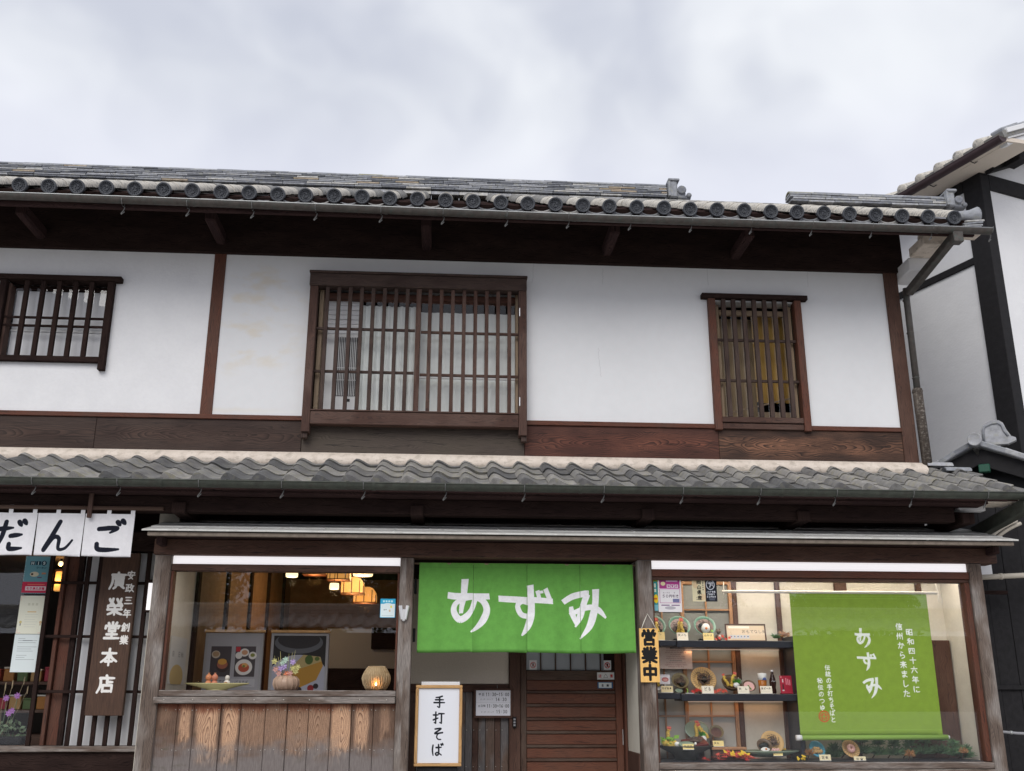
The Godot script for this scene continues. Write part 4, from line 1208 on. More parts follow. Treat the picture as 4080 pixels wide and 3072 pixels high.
# ------------------------------------------------------------------ noodle shop front
func plank_image() -> Image:
	var w := 1024
	var h := 512
	var im := Image.create(w, h, false, Image.FORMAT_RGB8)
	var n := noise(201, 0.012, 4)
	var f := noise(203, 0.05, 3)
	var ed := plank_edges()
	var bright := [0.25, 0.85, 0.9, 1.0, 0.45, 0.4, 0.5, 0.55, 1.0, 0.9, 0.45]
	var wide := [0.25, 0.30, 0.40, 0.36, 0.5, 0.5, 0.5, 0.5, 0.44, 0.30, 0.25]
	var low := [0.3, 0.52, 0.75, 0.78, 0.62, 0.62, 0.7, 0.66, 0.72, 0.62, 0.45]
	for x in w:
		var u := float(x) / w
		var p := 0
		while p < 10 and u > ed[p + 1]:
			p += 1
		var s: float = (u - ed[p]) / (ed[p + 1] - ed[p]) - 0.5
		for y in h:
			var v := float(y) / h
			var wob := n.get_noise_2d(x * 0.7 + p * 300.0, y * 0.22)
			var sc := s + wob * 0.16 + (0.1 if p % 2 else -0.08)
			var dep := (v - 0.30 - 0.07 * (p % 4)) * (0.9 if bright[p] > 0.7 or p == 6 or p == 7 else 0.12)
			var r := sqrt(sc * sc + dep * dep * 0.35)
			var t := fposmod(r * (15.0 if bright[p] > 0.7 else 17.0) + 0.25 * wob, 1.0)
			var late := t * t * t * t
			var fib := 0.5 + 0.5 * f.get_noise_2d(x * 3.0, y * 0.22)
			var m: float = bright[p] * smoothstep(wide[p] + 0.09, wide[p] - 0.09, absf(s + 0.03 * sin(p * 3.0)) + 0.10 * wob) * smoothstep(low[p] + 0.13, low[p] - 0.12, v + 0.22 * f.get_noise_2d(x * 1.2, y * 0.12))
			m *= 0.75 + 0.5 * fib
			var c := Color(0.36, 0.285, 0.245).lerp(Color(0.47, 0.38, 0.32), fib)
			c = c.lerp(Color(0.80, 0.645, 0.525), clampf(m, 0.0, 1.0))
			c = c.lerp(Color(0.30, 0.20, 0.155), late * (0.8 if v < 0.8 else 0.3))
			var top := smoothstep(0.17, 0.02, v + 0.10 * wob + 0.05 * fib)
			c = c.lerp(Color(0.44, 0.23, 0.16), top * 0.75)
			var g := smoothstep(0.46, 0.86, v + 0.22 * n.get_noise_2d(x * 0.5, y * 0.5 + 90.0) + (1.0 - bright[p]) * 0.12)
			c = c.lerp(Color(0.43, 0.41, 0.41).lerp(Color(0.53, 0.515, 0.52), fib), g * 0.8)
			var moss := clampf(n.get_noise_2d(x * 0.8 + 40.0, y * 0.8) * 2.0 - 0.7, 0.0, 1.0) * (1.0 - m) * (1.0 if p < 4 else 0.4)
			c = c.lerp(Color(0.27, 0.27, 0.20), moss * 0.5)
			im.set_pixel(x, y, c)
	return im

func plank_edges() -> Array:
	var e := []
	for q in [100, 290, 425, 640, 800, 1000, 1175, 1350, 1530, 1700, 1880, 2060]:
		e.append((q - 100) / 1960.0)
	return e

func build_shop_front() -> void:
	var f := group_node(house, "shop_front")
	bb(f, "post", M.grey_wood, -2.565, -2.425, 0.0, 2.762, 0.36, 0.55, 0.007)
	bb(f, "post", M.grey_wood, -0.392, -0.272, 0.0, 2.762, 0.36, 0.55, 0.007)
	bb(f, "post", M.grey_wood, 1.775, 1.908, 0.0, 2.762, 0.36, 0.55, 0.007)
	bb(f, "post", M.grey_wood, 4.923, 5.042, 0.0, 2.762, 0.36, 0.55, 0.007)
	bb(f, "lintel_beam", M.brown_wood, -2.585, 5.20, 2.764, 2.905, 0.34, 0.565, 0.008)
	# pale strips over the windows and the rails below them
	bb(f, "light_panel", M.light_panel, -2.423, -0.394, 2.688, 2.762, 0.42, 0.50, 0.004)
	bb(f, "light_panel", M.light_panel, 1.91, 4.921, 2.683, 2.762, 0.42, 0.50, 0.004)
	bb(f, "window_head", M.brown_wood, -2.424, -0.393, 2.628, 2.686, 0.40, 0.535, 0.005)
	bb(f, "window_head", M.red_wood, 1.909, 4.922, 2.615, 2.681, 0.40, 0.535, 0.005)
	bb(f, "window_head", M.brown_wood, 1.909, 4.922, 2.585, 2.613, 0.40, 0.515, 0.004)
	# left display window
	bb(f, "window_stile", M.red_wood, -2.423, -2.40, 1.607, 2.626, 0.42, 0.525, 0.003)
	bb(f, "window_stile", M.red_wood, -0.412, -0.394, 1.607, 2.626, 0.42, 0.525, 0.003)
	bb(f, "window_sill", M.grey_wood, -2.423, -0.394, 1.552, 1.606, 0.20, 0.548, 0.006)
	bb(f, "sill_rail", M.grey_wood, -2.452, -0.396, 1.497, 1.550, 0.40, 0.585, 0.006)
	pane(f, "pane", -2.40, -0.412, 1.606, 2.628, 0.485, M.glass)
	var pm := mat("weathered_planks", Color.WHITE, 0.85, tex(plank_image()), Vector3(1.0 / 2.06, 1.0 / 0.58, 1))
	pm.uv1_offset = Vector3(2.452 / 2.06, 1.495 / 0.58, 0)
	var pg := plank_image_normal()
	pm.normal_enabled = true
	pm.normal_texture = pg
	pm.normal_scale = 0.5
	var ed := plank_edges()
	var st := S()
	for i in 11:
		var x0: float = -2.452 + 2.06 * ed[i]
		var x1: float = -2.452 + 2.06 * ed[i + 1]
		bb(f, "plank", pm, x0 + 0.0015, x1 - 0.0015, 0.1, 1.495, 0.49, 0.515 + 0.004 * (i % 3), 0.004, true)
		for y in [1.443, 1.118]:
			for k in 3 if x1 - x0 > 0.16 else 2:
				ball(st, Vector3(lerpf(x0 + 0.018, x1 - 0.018, k / (2.0 if x1 - x0 > 0.16 else 1.0)), y + rng.randf_range(-0.004, 0.004), 0.5165 + 0.004 * (i % 3)), Vector3(0.0045, 0.0045, 0.003), 6)
	var nails := fin(st, "nail_heads", M.nail, f)
	nails.set_meta("kind", "stuff")
	st = S()
	for x in [-2.36, -2.12, -1.92, -1.60, -1.35, -1.13, -0.70, -0.47]:
		ball(st, Vector3(x, 1.527, 0.586), Vector3(0.006, 0.006, 0.004), 6)
	fin(st, "rail_nails", M.nail, f)
	# right display window
	bb(f, "window_stile", M.red_wood, 4.868, 4.921, 1.01, 2.584, 0.40, 0.52, 0.005)
	bb(f, "window_stile", M.red_wood, 1.909, 1.925, 1.01, 2.584, 0.40, 0.52, 0.003)
	bb(f, "window_sill", M.grey_wood, 1.909, 4.922, 0.952, 1.008, 0.0, 0.548, 0.006)
	bb(f, "sill_rail", M.grey_wood, 1.909, 4.922, 0.87, 0.950, 0.40, 0.575, 0.006)
	pane(f, "pane", 1.925, 4.868, 1.778, 2.586, 0.478, M.glass)
	pane(f, "pane", 1.925, 4.868, 1.008, 1.7765, 0.482, M.glass)
	bb(f, "apron_board", M.grey_wood, 1.909, 4.922, 0.0, 0.868, 0.40, 0.52, 0.006)
	# awning of overlapping metal-clad boards on a slope
	var aw := group_node(f, "awning")
	for k in 4:
		var z0 := 0.92 - 0.237 * k
		var y0 := 2.921 + 0.0655 * k
		st = S()
		var L := 7.83 - 0.02 * k
		bx(st, Vector3.ZERO, Vector3(L, 0.014, 0.275), 0.003)
		var o := fin(st, "awning_board", M.awning_metal, aw, Vector3(1.31, y0 + 0.036, z0 - 0.128), Vector3(0.27 - 0.035, 0, 0))
		o.rotation.z = rng.randf_range(-0.0006, 0.0006)
		var x := -2.3 + 0.31 * k
		while x < 5.2:
			st = S()
			bx(st, Vector3.ZERO, Vector3(0.012, 0.006, 0.275), 0.002)
			fin(st, "board_seam", M.awning_metal, aw, Vector3(x, y0 + 0.045, z0 - 0.127), Vector3(0.27 - 0.035, 0, 0))
			x += 0.62
	bb(aw, "awning_lip", M.lip_brown, -2.56, 5.19, 2.880, 2.914, 0.865, 0.90, 0.004)
	bb(aw, "awning_soffit", M.soffit_wood, -2.54, 5.17, 2.907, 2.925, 0.0, 0.862, 0.003)
	for x in [-2.50, 5.12]:
		bb(aw, "awning_bracket", M.soffit_wood, x - 0.03, x + 0.03, 2.83, 2.906, 0.565, 0.72, 0.01)
	# rooms behind: shells
	var room := group_node(house, "dining_room")
	bb(room, "room_wall", M.room_plaster, -2.62, -2.44, 0.3, 3.4, -0.50, 0.36, 0.0)
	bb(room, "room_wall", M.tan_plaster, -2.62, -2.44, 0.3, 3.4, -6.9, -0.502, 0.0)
	for z in [-0.55, -1.95, -3.35, -4.65, -6.0]:
		bb(room, "room_post", M.dark_wood, -2.50, -2.41, 0.3, 3.36, z - 0.06, z + 0.06, 0.004)
	bb(room, "room_floor", M.dark_wood, -2.44, 1.77, 0.2, 0.3, -6.9, 0.36, 0.0)
	bb(room, "room_ceiling", M.dark_wood, -2.44, 1.77, 3.36, 3.41, -6.9, -0.145, 0.0)
	bb(room, "bay_ceiling", M.dark_wood, -2.44, -0.39, 2.765, 2.80, -0.14, 0.335, 0.0)
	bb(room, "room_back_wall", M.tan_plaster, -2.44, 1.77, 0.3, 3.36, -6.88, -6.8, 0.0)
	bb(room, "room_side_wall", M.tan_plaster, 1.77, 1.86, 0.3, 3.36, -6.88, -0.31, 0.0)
	bb(room, "bay_side_wall", M.room_plaster, -0.39, -0.33, 0.3, 2.762, -0.36, 0.355, 0.0)
	bb(room, "counter_partition", M.dark_wood, -1.5, 1.77, 0.3, 1.885, -3.2, -3.1, 0.0)
	bb(room, "white_curtain_wall", M.white_paint, -1.42, 0.4, 1.888, 2.36, -3.16, -3.12, 0.0)
	bb(room, "hanging_dark_screen", M.dark_wood, -0.87, 0.4, 2.115, 2.37, -3.11, -3.06, 0.004)
	bb(room, "bay_lamp_tube", M.strip_white, -2.2, -0.6, 2.725, 2.745, 0.36, 0.39, 0.0)
	var bl := AreaLight3D.new()
	bl.name = "bay_lamp_glow"
	bl.area_size = Vector2(1.6, 0.03)
	bl.position = Vector3(-1.4, 2.715, 0.375)
	bl.rotation = Vector3(-PI / 2, 0, 0)
	bl.light_color = Color(1.0, 0.96, 0.9)
	bl.light_energy = 0.28
	bl.area_range = 8.0
	bl.shadow_enabled = true
	room.add_child(bl, true)
	bb(room, "display_ledge", M.dark_wood, -2.44, -0.395, 1.545, 1.60, -0.10, 0.199, 0.004)
	bb(room, "low_wall", M.dark_wood, -2.44, -0.40, 0.3, 1.545, 0.30, 0.395, 0.0)
	# entrance recess
	var e := group_node(house, "entrance")
	bb(e, "plaster_panel", M.beige_plaster, -0.33, 0.648, 1.672, 2.90, -0.36, -0.29, 0.004)
	bb(e, "dado_rail", M.brown_wood, -0.33, 0.648, 1.60, 1.670, -0.36, -0.275, 0.004)
	var xs := [-0.33, -0.22, -0.10, 0.03, 0.13, 0.235, 0.302, 0.36, 0.427, 0.513, 0.571, 0.648]
	for i in xs.size() - 1:
		bb(e, "plank", M.plank_plain if i % 3 else M.sash_wood, xs[i] + 0.0015, xs[i + 1] - 0.0015, 0.1, 1.598, -0.34, -0.30 + 0.005 * (i % 3), 0.003)
	st = S()
	for y in [1.255, 0.93]:
		for i in xs.size():
			ball(st, Vector3(xs[i] + 0.014, y, -0.289), Vector3(0.0045, 0.0045, 0.003), 6)
	fin(st, "nail_heads", M.nail, e)
	bb(e, "door_post", M.brown_wood, 0.651, 0.757, 0.1, 2.90, -0.36, -0.255, 0.005)
	bb(e, "door_post", M.red_wood, 1.748, 1.772, 0.1, 2.90, -0.36, -0.20, 0.004)
	bb(e, "transom", M.dark_wood, -0.33, 1.774, 2.66, 2.80, -0.36, -0.24, 0.004)
	bb(e, "side_wall", M.room_plaster, 1.776, 1.84, 1.075, 2.762, -0.30, 0.358, 0.0)
	bb(e, "side_wall_base", M.brown_wood, 1.765, 1.84, 0.0, 1.073, -0.30, 0.358, 0.004)
	bb(e, "entrance_ceiling", M.dark_wood, -0.33, 1.776, 2.80, 2.83, -0.30, 0.34, 0.0)
	bb(e, "jamb_fitting", M.black, -0.268, -0.245, 2.46, 2.60, 0.28, 0.33, 0.003)
	bb(e, "jamb_fitting", M.black, -0.268, -0.245, 2.03, 2.15, 0.28, 0.33, 0.003)
	var d := group_node(e, "sliding_door")
	bb(d, "stile", M.door_rail_wood, 0.760, 0.818, 0.1, 2.64, -0.33, -0.285, 0.004)
	bb(d, "stile", M.door_wood, 1.680, 1.746, 0.1, 2.64, -0.33, -0.285, 0.004)
	bb(d, "lock_rail", M.door_rail_wood, 0.819, 1.679, 1.711, 1.800, -0.33, -0.287, 0.004)
	var ys := [1.600, 1.479, 1.3545, 1.234, 1.110, 0.9885, 0.866, 0.744, 0.622, 0.5]
	var up := 1.709
	for y in ys:
		bb(d, "panel", M.door_wood, 0.819, 1.679, y + 0.0135, up, -0.325, -0.302, 0.006)
		bb(d, "rail", M.door_rail_wood, 0.819, 1.679, y - 0.013, y + 0.013, -0.33, -0.287, 0.003)
		up = y - 0.0135
	bb(d, "bottom_panel", M.door_wood, 0.819, 1.679, 0.1, up, -0.33, -0.302, 0.004)
	bb(d, "frosted_pane", M.frosted, 0.819, 1.679, 1.802, 2.62, -0.325, -0.312, 0.0)
	for x in [0.958, 1.102, 1.249, 1.395, 1.541]:
		bb(d, "mullion", M.door_rail_wood, x - 0.006, x + 0.006, 1.802, 2.62, -0.311, -0.292, 0.002)
	bb(d, "dark_edge", M.dark_wood, 1.573, 1.679, 1.802, 2.62, -0.311, -0.30, 0.002)
	var lk := group_node(e, "door_lock")
	st = S()
	bx(st, Vector3(0.699, 1.325, -0.24), Vector3(0.036, 0.098, 0.03), 0.012)
	fin(st, "lock_case", M.black, lk)
	st = S()
	for y in [1.352, 1.325, 1.30]:
		bx(st, Vector3(0.699, y, -0.2235), Vector3(0.02, 0.016, 0.006), 0.003)
	fin(st, "lock_buttons", M.grey_pipe, lk)
	bb(e, "pull_handle", M.bright_metal, 1.735, 1.741, 1.12, 1.26, -0.284, -0.272, 0.002)

func plank_image_normal() -> ImageTexture:
	var g := plank_image()
	g.resize(512, 256)
	g.bump_map_to_normal_map(3.0)
	return tex(g)

# ------------------------------------------------------------------ sweet shop at the left
func build_sweet_shop() -> void:
	var f := group_node(house, "sweet_shop_front")
	bb(f, "sill", M.grey_wood, -7.0, -2.566, 1.09, 1.136, 0.0, 0.235, 0.006)
	bb(f, "sill_board", M.dark_wood, -7.0, -2.566, 0.55, 1.088, 0.05, 0.20, 0.004)
	bb(f, "plinth", M.dark_wood, -7.0, -2.566, 0.0, 0.548, 0.05, 0.19, 0.004)
	bb(f, "head_beam", M.dark_wood, -7.0, -2.566, 2.84, 3.02, -0.03, 0.2, 0.005)
	bb(f, "white_board", M.white_paint, -3.335, -2.567, 1.137, 2.838, 0.02, 0.05, 0.0)
	for x in [-3.605, -3.272, -3.163, -3.056, -2.947, -2.838, -2.73]:
		bb(f, "lattice_bar", M.dark_wood, x - 0.019, x + 0.019, 1.137, 2.838, 0.135, 0.165, 0.003)
	for y in [2.553, 2.072, 1.593]:
		bb(f, "lattice_rail", M.dark_wood, -3.62, -2.567, y - 0.013, y + 0.013, 0.112, 0.133, 0.002)
	bb(f, "frame_post", M.red_wood, -3.525, -3.49, 1.137, 2.838, 0.02, 0.10, 0.003)
	bb(f, "door_board", M.red_wood, -3.485, -3.385, 1.137, 2.838, 0.02, 0.06, 0.003)
	bb(f, "frame_post", M.dark_wood, -3.383, -3.337, 1.137, 2.838, 0.0, 0.09, 0.003)
	pane(f, "pane", -7.0, -3.63, 1.137, 2.838, 0.105, M.glass)
	bb(f, "window_post", M.dark_wood, -4.72, -4.64, 1.137, 2.838, 0.03, 0.15, 0.003)
	# inside: dim shop with a back wall, shelves and goods
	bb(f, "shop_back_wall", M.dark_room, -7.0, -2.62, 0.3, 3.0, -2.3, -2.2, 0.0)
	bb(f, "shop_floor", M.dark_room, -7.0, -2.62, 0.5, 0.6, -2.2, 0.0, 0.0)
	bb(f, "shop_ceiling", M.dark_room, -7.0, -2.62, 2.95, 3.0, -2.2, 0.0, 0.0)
	bb(f, "shop_side_wall", M.tan_wood, -2.68, -2.63, 0.6, 2.95, -2.2, 0.015, 0.0)
	bb(f, "shelf", M.door_rail_wood, -5.2, -3.5, 1.66, 1.69, -1.2, -0.75, 0.003)
	bb(f, "shelf", M.door_rail_wood, -5.2, -3.5, 1.40, 1.43, -1.2, -0.70, 0.003)
	bb(f, "counter", M.door_rail_wood, -5.2, -3.45, 0.6, 1.20, -1.2, -0.66, 0.003)
	bb(f, "wall_screen", M.paper_screen, -4.1, -3.9, 1.72, 2.15, -2.18, -2.15, 0.0)
	# white notice lamp on the lattice beside the post
	var t := thing("wall_lamp", "small upright white lamp in a dark frame left of the grey corner post", "lamp", Vector3(-2.676, 2.43, 0.17))
	bb(t, "frame", M.dark_wood, -0.042, 0.038, -0.145, 0.15, 0.0, 0.035, 0.004)
	bb(t, "lamp_face", M.light_panel, -0.022, 0.02, -0.125, 0.118, 0.036, 0.042, 0.003)
	# goods on the shelves behind the glass
	var cols := [lin(0.32, 0.05, 0.03), lin(0.30, 0.13, 0.03), lin(0.08, 0.13, 0.05), lin(0.36, 0.22, 0.09), lin(0.28, 0.03, 0.05), lin(0.05, 0.09, 0.22)]
	var cn := ["red", "orange", "olive green", "tan", "crimson", "blue"]
	for i in 6:
		var gm := mat("goods_%d" % i, cols[i], 0.6)
		var g := thing("sweet_box", "%s packet of sweets on the upper shelf behind the sweet shop window" % cn[i], "packet", Vector3(-4.36 + 0.13 * i, 1.691, -0.86), Vector3.ZERO, "packets on the sweet shop shelves")
		bb(g, "carton", gm, -0.05, 0.05, 0.0, 0.10 + 0.02 * (i % 3), -0.06, 0.06, 0.006)
		bb(g, "lid", M.cream_pipe if i % 2 else gm, -0.053, 0.053, 0.101 + 0.02 * (i % 3), 0.118 + 0.02 * (i % 3), -0.063, 0.063, 0.004)
		var h := thing("sweet_box", "%s packet of sweets on the lower shelf behind the sweet shop window" % cn[i], "packet", Vector3(-3.73 - 0.13 * i, 1.431, -0.82), Vector3.ZERO, "packets on the sweet shop shelves")
		bb(h, "carton", gm, -0.055, 0.055, 0.0, 0.09 + 0.03 * (i % 2), -0.06, 0.06, 0.006)
		bb(h, "lid", M.paper_screen if i % 2 else gm, -0.058, 0.058, 0.091 + 0.03 * (i % 2), 0.106 + 0.03 * (i % 2), -0.063, 0.063, 0.004)
	# lit lamps in the sweet shop
	for k in [[-4.13, 2.74, -1.5, "right"], [-4.24, 2.73, -1.5, "left"]]:
		var l := thing("wall_light", "glowing amber box lamp inside the sweet shop, the %s one of two" % k[3], "lamp", Vector3(k[0], k[1], k[2]), Vector3.ZERO, "amber box lamps inside the sweet shop")
		bb(l, "lamp_shade", M.lamp_paper, -0.035, 0.035, -0.11, 0.10, -0.03, 0.03, 0.008)
		bb(l, "lamp_cap", M.dark_wood, -0.04, 0.04, 0.101, 0.12, -0.035, 0.035, 0.003)
		lamp_light(l, Vector3(0, 0, 0.06), 0.02, 0.03)
	var sp := thing("bulb_light", "small bright spot bulb above the amber lamps inside the sweet shop", "lamp", Vector3(-4.06, 2.90, -1.3))
	var st := S()
	ball(st, Vector3.ZERO, Vector3(0.026, 0.026, 0.026), 10)
	fin(st, "bulb", M.bulb, sp)
	st = S()
	tube(st, [Vector3(0, 0.02, 0), Vector3(0, 0.06, 0)], 0.012, 8)
	fin(st, "socket", M.black, sp)
	lamp_light(sp, Vector3(0, -0.045, 0.02), 0.04, 0.02)
	# planter with flowers behind the glass
	var p := thing("flower_planter", "dark planter of grey green leaves and purple flowers behind the sweet shop glass", "planter", Vector3(-3.98, 1.137, -0.12))
	bb(p, "pot", M.black_board, -0.40, 0.26, 0.0, 0.07, -0.12, 0.12, 0.012)
	var lm := mat("leaf_grey_green", lin(0.14, 0.20, 0.12), 0.7)
	lm.backlight_enabled = true
	lm.backlight = lin(0.05, 0.08, 0.03)
	st = S()
	for i in 130:
		var c := Vector3(rng.randf_range(-0.38, 0.24), rng.randf_range(0.05, 0.22), rng.randf_range(-0.12, 0.12))
		c.y *= 1.0 - 0.9 * absf(c.x + 0.06)
		leaf(st, c, Vector3(rng.randf_range(-1, 1), rng.randf_range(-0.2, 1), rng.randf_range(-0.2, 1)).normalized(), rng.randf_range(0.035, 0.06), 0.03)
	fin(st, "leaves", lm, p)
	var vm := mat("petal_violet", lin(0.42, 0.20, 0.50), 0.7)
	for k in [[0.10, 0.27], [0.155, 0.42], [0.06, 0.40], [-0.04, 0.31], [0.125, 0.29], [-0.16, 0.24]]:
		st = S()
		for j in 7:
			var a := TAU * j / 7.0
			leaf(st, Vector3(k[0], k[1], 0.07), Vector3(cos(a), sin(a), 0.35).normalized(), 0.035, 0.02)
		ball(st, Vector3(k[0], k[1], 0.07), Vector3(0.014, 0.014, 0.012), 7)
		var fl := fin(st, "flower", vm, p)
		st = S()
		tube(st, [Vector3(k[0] * 0.6, 0.06, 0.03), Vector3(k[0] * 0.9, k[1] * 0.6, 0.05), Vector3(k[0], k[1], 0.066)], 0.003, 5)
		fin(st, "stalk", lm, fl)
	var wm := mat("petal_coral", lin(0.6, 0.14, 0.1), 0.7)
	st = S()
	for j in 9:
		leaf(st, Vector3(0.0, 0.20, 0.10), Vector3(cos(j * 0.7), sin(j * 0.7) * 0.6, 0.5).normalized(), 0.035, 0.022)
	fin(st, "flower", wm, p)
	var gm2 := mat("dry_grass", lin(0.42, 0.34, 0.22), 0.9)
	st = S()
	for k in [[0.08, 0.52], [0.18, 0.55], [0.02, 0.5], [0.22, 0.47]]:
		tube(st, [Vector3(0.03, 0.06, 0.02), Vector3(k[0] * 0.7, k[1] * 0.6, 0.04), Vector3(k[0], k[1], 0.03)], 0.002, 5)
		ball(st, Vector3(k[0], k[1], 0.03), Vector3(0.007, 0.04, 0.007), 6)
	fin(st, "grass_plume", gm2, p)

func lamp_light(parent: Node, at: Vector3, energy: float, size: float, c := Color(1.0, 0.72, 0.42)) -> void:
	var l := OmniLight3D.new()
	l.name = "lamp_glow"
	l.position = at
	l.light_energy = energy
	l.light_color = c
	l.light_size = size
	l.omni_range = 12.0
	l.omni_attenuation = 2.0
	l.shadow_enabled = true
	parent.add_child(l, true)

func leaf(st: SurfaceTool, c: Vector3, d: Vector3, len: float, w: float) -> void:
	st.set_smooth_group(-1)
	var s := d.cross(Vector3(0.3, 0.5, 0.8)).normalized()
	var n := s.cross(d).normalized()
	var tip := c + d * len
	var mid := c + d * len * 0.5
	quad(st, c, mid + s * w * 0.5 + n * w * 0.15, tip, mid - s * w * 0.5 + n * w * 0.15, mid - n)

# ------------------------------------------------------------------ the house beyond, the small gate roof and the pipes at the right
func build_neighbours() -> void:
	var h := thing("neighbour_house", "tall white plastered house with dark posts rising behind the right end of the roof", "house", Vector3(6.355, 0, -0.68), Vector3(0, deg_to_rad(20.07), 0))
	bb(h, "side_wall", M.plaster, 0.0, 0.2, 0.0, 7.62, -9.0, -0.24, 0.0)
	bb(h, "street_wall", M.plaster, 0.12, 6.0, 0.0, 7.7, -0.25, 0.0, 0.0)
	var st := S()
	slab(st, PackedVector2Array([Vector2(0.12, 7.702), Vector2(6.0, 7.702), Vector2(3.0, 9.1)]), 0.24, Transform3D(Basis.IDENTITY, Vector3(0, 0, -0.004)))
	fin(st, "gable_wall", M.plaster, h)
	bb(h, "far_wall", M.plaster, 5.8, 6.0, 0.0, 7.6, -9.0, -0.26, 0.0)
	bb(h, "corner_post", M.black_board, -0.03, 0.118, 0.0, 7.61, -0.235, 0.03, 0.006)
	bb(h, "post", M.black_board, -0.025, 0.02, 0.0, 7.6, -3.1, -2.9, 0.006)
	bb(h, "side_beam", M.black_board, -0.04, 0.04, 7.47, 7.63, -9.0, -0.236, 0.006)
	bb(h, "brace_beam", M.black_board, -0.022, 0.02, 6.51, 6.60, -2.9, -0.236, 0.006)
	bb(h, "front_beam", M.black_board, 0.119, 6.0, 7.41, 7.615, -0.1, 0.03, 0.006)
	bb(h, "front_beam", M.black_board, 0.119, 6.0, 4.42, 4.60, -0.1, 0.03, 0.006)
	bb(h, "post", M.black_board, 1.6, 1.75, 0.0, 7.41, -0.1, 0.028, 0.006)
	var sl := 0.45
	beam(h, "barge_beam", M.black_board, Vector3(0.0, 7.66, 0.12), Vector3(3.0, 7.66 + 3.0 * sl, 0.12), 0.12, 0.2)
	# soffit, stepped plaster verge, gutter and tiles
	st = S()
	bx(st, Vector3.ZERO, Vector3(0.52, 0.05, 9.6), 0.0)
	fin(st, "soffit", M.beige_plaster, h, Vector3(-0.20, 7.61, -4.07), Vector3(0, 0, 0.12))
	for k in 3:
		var y := 7.56 + 0.06 * k
		beam(h, "verge_step", M.plaster, Vector3(-0.36 - 0.02 * k, y, 0.66 + 0.03 * k), Vector3(3.0, y + 3.4 * sl, 0.66 + 0.03 * k), 0.10, 0.056)
	beam(h, "verge_soffit", M.beige_plaster, Vector3(-0.34, 7.575, 0.32), Vector3(3.0, 7.575 + 3.34 * sl, 0.32), 0.6, 0.03)
	st = S()
	bx(st, Vector3.ZERO, Vector3(3.8, 0.08, 9.7), 0.0)
	fin(st, "roof_slope", M.tile_2, h, Vector3(1.28, 8.405, -4.1), Vector3(0, 0, atan(sl)))
	st = S()
	bx(st, Vector3.ZERO, Vector3(3.8, 0.08, 9.7), 0.0)
	fin(st, "roof_slope", M.tile_2, h, Vector3(4.7, 8.47, -4.1), Vector3(0, 0, -atan(sl)))
	beam(h, "verge_tile_row", M.ridge_2, Vector3(-0.43, 7.70, 0.66), Vector3(3.0, 7.70 + 3.43 * sl, 0.66), 0.16, 0.05, 0.015)
	for k in 5:
		var a := Vector3(-0.40 + 0.29 * k, 7.735 + 0.29 * sl * k, 0.62)
		beam(h, "verge_tile", M["ridge_%d" % (2 + k % 2)], a, a + Vector3(0.30, 0.30 * sl + 0.015, 0), 0.15, 0.035, 0.012)
	var hm := half_tile(0.075, 0.5, 0.018)
	var ps := S()
	lathe(ps, [Vector2(0, -0.02), Vector2(0.07, -0.02), Vector2(0.075, 0.0), Vector2(0.07, 0.008), Vector2(0, 0.008)], 18, Transform3D(Basis(Vector3.RIGHT, PI / 2), Vector3.ZERO))
	var plain := commit(ps)
	for k in 16:
		var et := put(h, "eave_round_tile", hm, M.cream_tile, Vector3(-0.465, 7.655, 0.42 - 0.295 * k), Vector3(atan(sl), -PI / 2, 0))
		put(et, "eave_disc", plain, M.cream_tile, Vector3(0, 0, 0.002))
	for k in 16:
		put(h, "round_tile", hm, M.tile_2, Vector3(-0.02, 7.852, 0.42 - 0.295 * k), Vector3(atan(sl), -PI / 2, 0))
	var g := group_node(h, "eave_gutter", Vector3(-0.45, 7.60, 0), Vector3(0, -PI / 2, 0))
	gutter(g, "gutter_trough", M.gutter_plum, -5.0, 0.735, 0.0, 0.0, 0.062)
	for k in 4:
		st = S()
		tube(st, [Vector3(-0.42, 7.545, 0.25 - 0.62 * k), Vector3(-0.36, 7.535, 0.25 - 0.62 * k), Vector3(-0.28, 7.59, 0.25 - 0.62 * k)], 0.006, 5)
		fin(st, "gutter_hook", M.black, h)
	bb(h, "eave_lamp", M.black_board, 0.20, 0.36, 7.64, 7.84, 0.2, 0.42, 0.01)
	# ---- small gate roof in the gap between the two houses
	var a := thing("gate_roof", "small dark timber gate with a grey tiled gable and an end ornament, in the gap right of the shop", "gate", Vector3(5.576, 4.142, -0.2), Vector3(0, deg_to_rad(-33.5), 0))
	var dm := S()
	lathe(dm, [Vector2(0, -0.2), Vector2(0.068, -0.2), Vector2(0.07, 0.0), Vector2(0.064, 0.006), Vector2(0.058, 0.002), Vector2(0, 0.002)], 20, Transform3D(Basis(Vector3.RIGHT, PI / 2), Vector3.ZERO))
	fin(dm, "ridge_end_disc", M.ridge_3, a, Vector3(0, -0.005, 0.13))
	var sd := S()
	var pl := PackedVector2Array()
	for q in [[-0.13, 0.02], [-0.125, 0.15], [-0.10, 0.20], [-0.02, 0.235], [0.06, 0.235], [0.10, 0.20], [0.125, 0.12], [0.16, 0.05], [0.20, 0.03], [0.20, 0.0], [0.12, -0.03], [-0.12, -0.02]]:
		pl.append(Vector2(q[0] + 0.13, q[1] - 0.01))
	slab(sd, pl, 0.07)
	var orn := group_node(a, "end_ornament", Vector3(0.05, 0.0, -0.10))
	fin(sd, "plate", M.ridge_3, orn)
	sd = S()
	var rim := []
	for q in [[-0.105, 0.02], [-0.10, 0.14], [-0.08, 0.18], [-0.01, 0.205], [0.05, 0.205], [0.085, 0.175], [0.10, 0.11], [0.13, 0.055]]:
		rim.append(Vector3(q[0] + 0.13, q[1] - 0.01, 0.004))
	tube(sd, rim, 0.014, 6)
